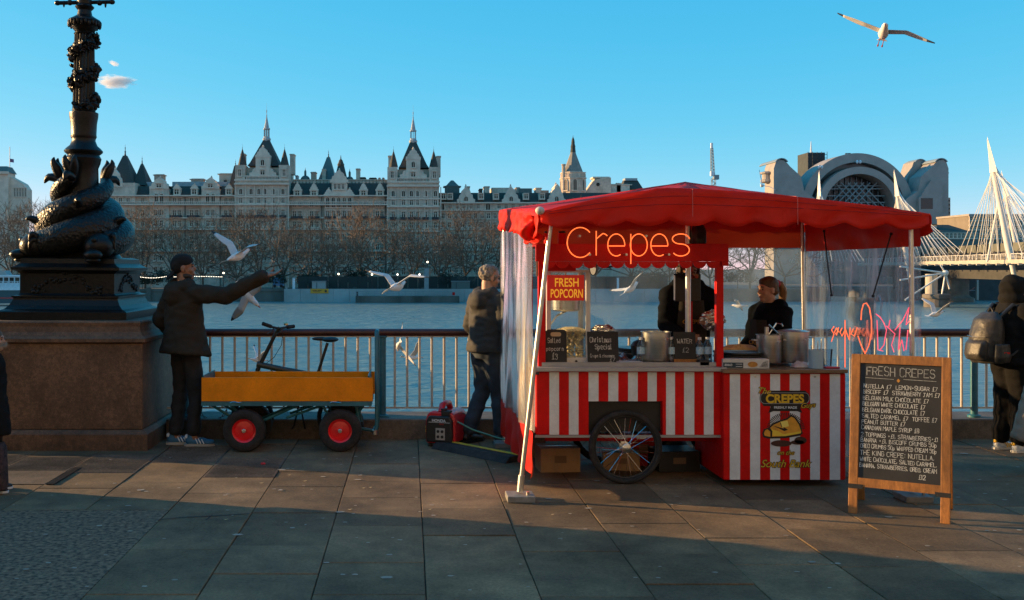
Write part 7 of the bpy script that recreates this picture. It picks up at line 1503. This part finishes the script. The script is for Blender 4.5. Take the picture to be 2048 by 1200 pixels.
F2, h3, HM, k, P, top = person('person in long beige coat cut off by the right edge', (5.285, 8.05, 0), R(80), 1.68, dict(skin=M_['skin'], hair=m_hairbr, jacket=mat('beige_coat', (.34,.25,.17), .85, var=.15, scale=6), trousers=mat('beige_trousers', (.33,.24,.16), .85), shoe=M_['black'], hem=.30, flare=.19, arms=[((-.03,.19,1.14),(.03,.18,.90),(.15,0,-1),(0,-1,0),1), ((-.03,-.19,1.14),(.03,-.18,.90),(.15,0,-1),(0,1,0),1)], legs=[((.02,.09,.49),(0,.09,.085),(1,.1)), ((.02,-.09,.49),(0,-.09,.085),(1,-.1))]))
hr_ = MB(); hr_.ell(h3(-.02,0,.04), (.105*k,.09*k,.09*k), 16, 12, HM); blob(hr_, .009, 2, m_hairbr, 'hair', F2)
# ------------------------------------------------------------------ gulls
m_gw = mat('gull_white', (.72,.70,.67), .7, var=.05, scale=10); m_gg = mat('gull_grey', (.46,.47,.48), .7, c2=(.60,.59,.58), scale=9); m_gk = mat('gull_black', (.03,.03,.03), .7); m_gb = mat('gull_bill', (.35,.06,.02), .5)
def gull(label, pos, yaw, pitch, roll, wl, wr, sc=1.0, legs=False, tail=.5):
    g = thing('seagull', label, 'gull', pos, 0, 'gulls over the river'); g.rotation_euler = Euler((roll, pitch, yaw), 'XYZ'); g.scale = (sc, sc, sc)
    bd = MB(); bd.loft([((-.19,0,.005),.004,.006,0,R(90)),((-.15,0,.004),.022,.026,0,R(90)),((-.08,0,0),.044,.046,0,R(90)),((0,0,-.006),.056,.054,0,R(90)),((.07,0,0),.046,.046,0,R(90)),((.12,0,.012),.033,.034,0,R(90)),((.155,0,.022),.033,.032,0,R(90)),((.185,0,.024),.024,.024,0,R(90)),((.205,0,.020),.008,.009,0,R(90))], 14)
    b = bd.build('body', m_gw, g, True)
    MB().tube([(.20,0,.019),(.225,0,.015),(.243,0,.008)], [.009,.007,.002], 8).build('bill', m_gb, g, True)
    for s in (-1, 1): MB().ell((.178,.024*s,.030), .005, 6, 5).build('eye', M_['eyeblack'], b)
    def tf(u, v): a_ = (u-.5)*1.1*tail; L_ = .05+.085*v; return V((-.13-L_*math.cos(a_), L_*math.sin(a_)*1.25, .004+.008*math.cos(a_*3)*v))
    MB().grid(tf, 10, 5, .003).build('tail', m_gw, g, True)
    for s, (a1, a2, sw) in ((1, wl), (-1, wr)):
        a1, a2 = R(a1), R(a2); i_ = .19; o_ = .31
        def wing(u, v, lo=0, hi=1):
            u = lo + (hi-lo)*u; d = u*(i_+o_)
            if d < i_: y = .03+d*math.cos(a1); z = .022+d*math.sin(a1); x = .055 + .05*(d/i_)
            else: e = d-i_; y = .03+i_*math.cos(a1)+e*math.cos(a2); z = .022+i_*math.sin(a1)+e*math.sin(a2); x = .105 - sw*.20*(e/o_)**1.3
            ch = (.125*(1-.12*d/i_) if d < i_ else .11*(1-((d-i_)/o_)**1.9) + .012)
            return V((x - ch*v, s*y, z + .014*math.sin(PI*min(1,v*1.3))*(1-u*.6)))
        wg = MB().grid(lambda u, v: wing(u, v, 0, .86), 22, 7, .005 if s > 0 else -.005).build('wing', m_gg, g, 'all'); MB().grid(lambda u, v: wing(u, v, .86, 1), 6, 5, .004 if s > 0 else -.004).build('wing_tip', m_gk, wg, 'all')
    if legs:
        for s in (-1, 1): lg = MB().tube([(-.03,.02*s,-.045),(-.045,.022*s,-.10),(-.05,.022*s,-.115)], .004, 6).build('leg', m_gb, g); MB().ell((-.052,.022*s,-.128), (.007,.009,.016), 8, 6).build('foot', m_gb, lg)
    return g
gull('gull with one raised wing hovering above the outstretched hand', px(476, 512, 9.8), R(50), R(-18), R(-14), (62,50,.4), (12,-6,.6), .78, tail=1.2)
gull('gull diving head down just below the outstretched arm', px(497, 592, 9.9), R(-20), R(42), R(60), (50,70,.5), (-30,-60,.6), .75)
gull('large gull flying low over the river left of the grey-haired man', px(795, 573, 12.5), R(60), R(-10), R(-28), (72,40,.3), (4,-30,.6), 1.0, tail=1.2)
gull('highest gull gliding alone in the sky at the upper right', px(1767, 66, 9.2), R(-112), R(-8), R(-15), (2,-12,.35), (8,16,.35), .84, True, .6)
gull('gull seen through the railing right of the dark post', px(797, 692, 13.5), R(100), R(30), R(70), (40,30,.5), (20,10,.5), .7)
gull('small gull low over the water behind the second baluster gap', px(825, 715, 17), R(20), R(5), R(-30), (30,20,.5), (25,15,.5), .8)
gull('gull with raised wing seen through the railing above the trolley', px(516, 720, 13), R(30), R(10), R(-20), (70,50,.4), (20,0,.5), .6)
gull('blurred white gull seen through the back sheet above the sellers', px(1262, 577, 13), R(35), R(-25), R(-20), (5,20,.5), (30,10,.5), .75)
gull('gull seen through the back sheet left of the ponytailed seller', px(1478, 612, 16), R(150), R(0), R(20), (30,-20,.5), (30,-20,.5), .55)
gull('gull flapping over the water beside the right end of the stall', px(1872, 628, 11.5), R(20), R(-10), R(10), (55,20,.4), (50,40,.4), .55)
gull('distant gull low above the red canopy against the sky', px(1524, 371, 30), R(60), R(0), R(50), (30,30,.5), (40,20,.5), .9)
bpy.data.scenes.remove(TSC)
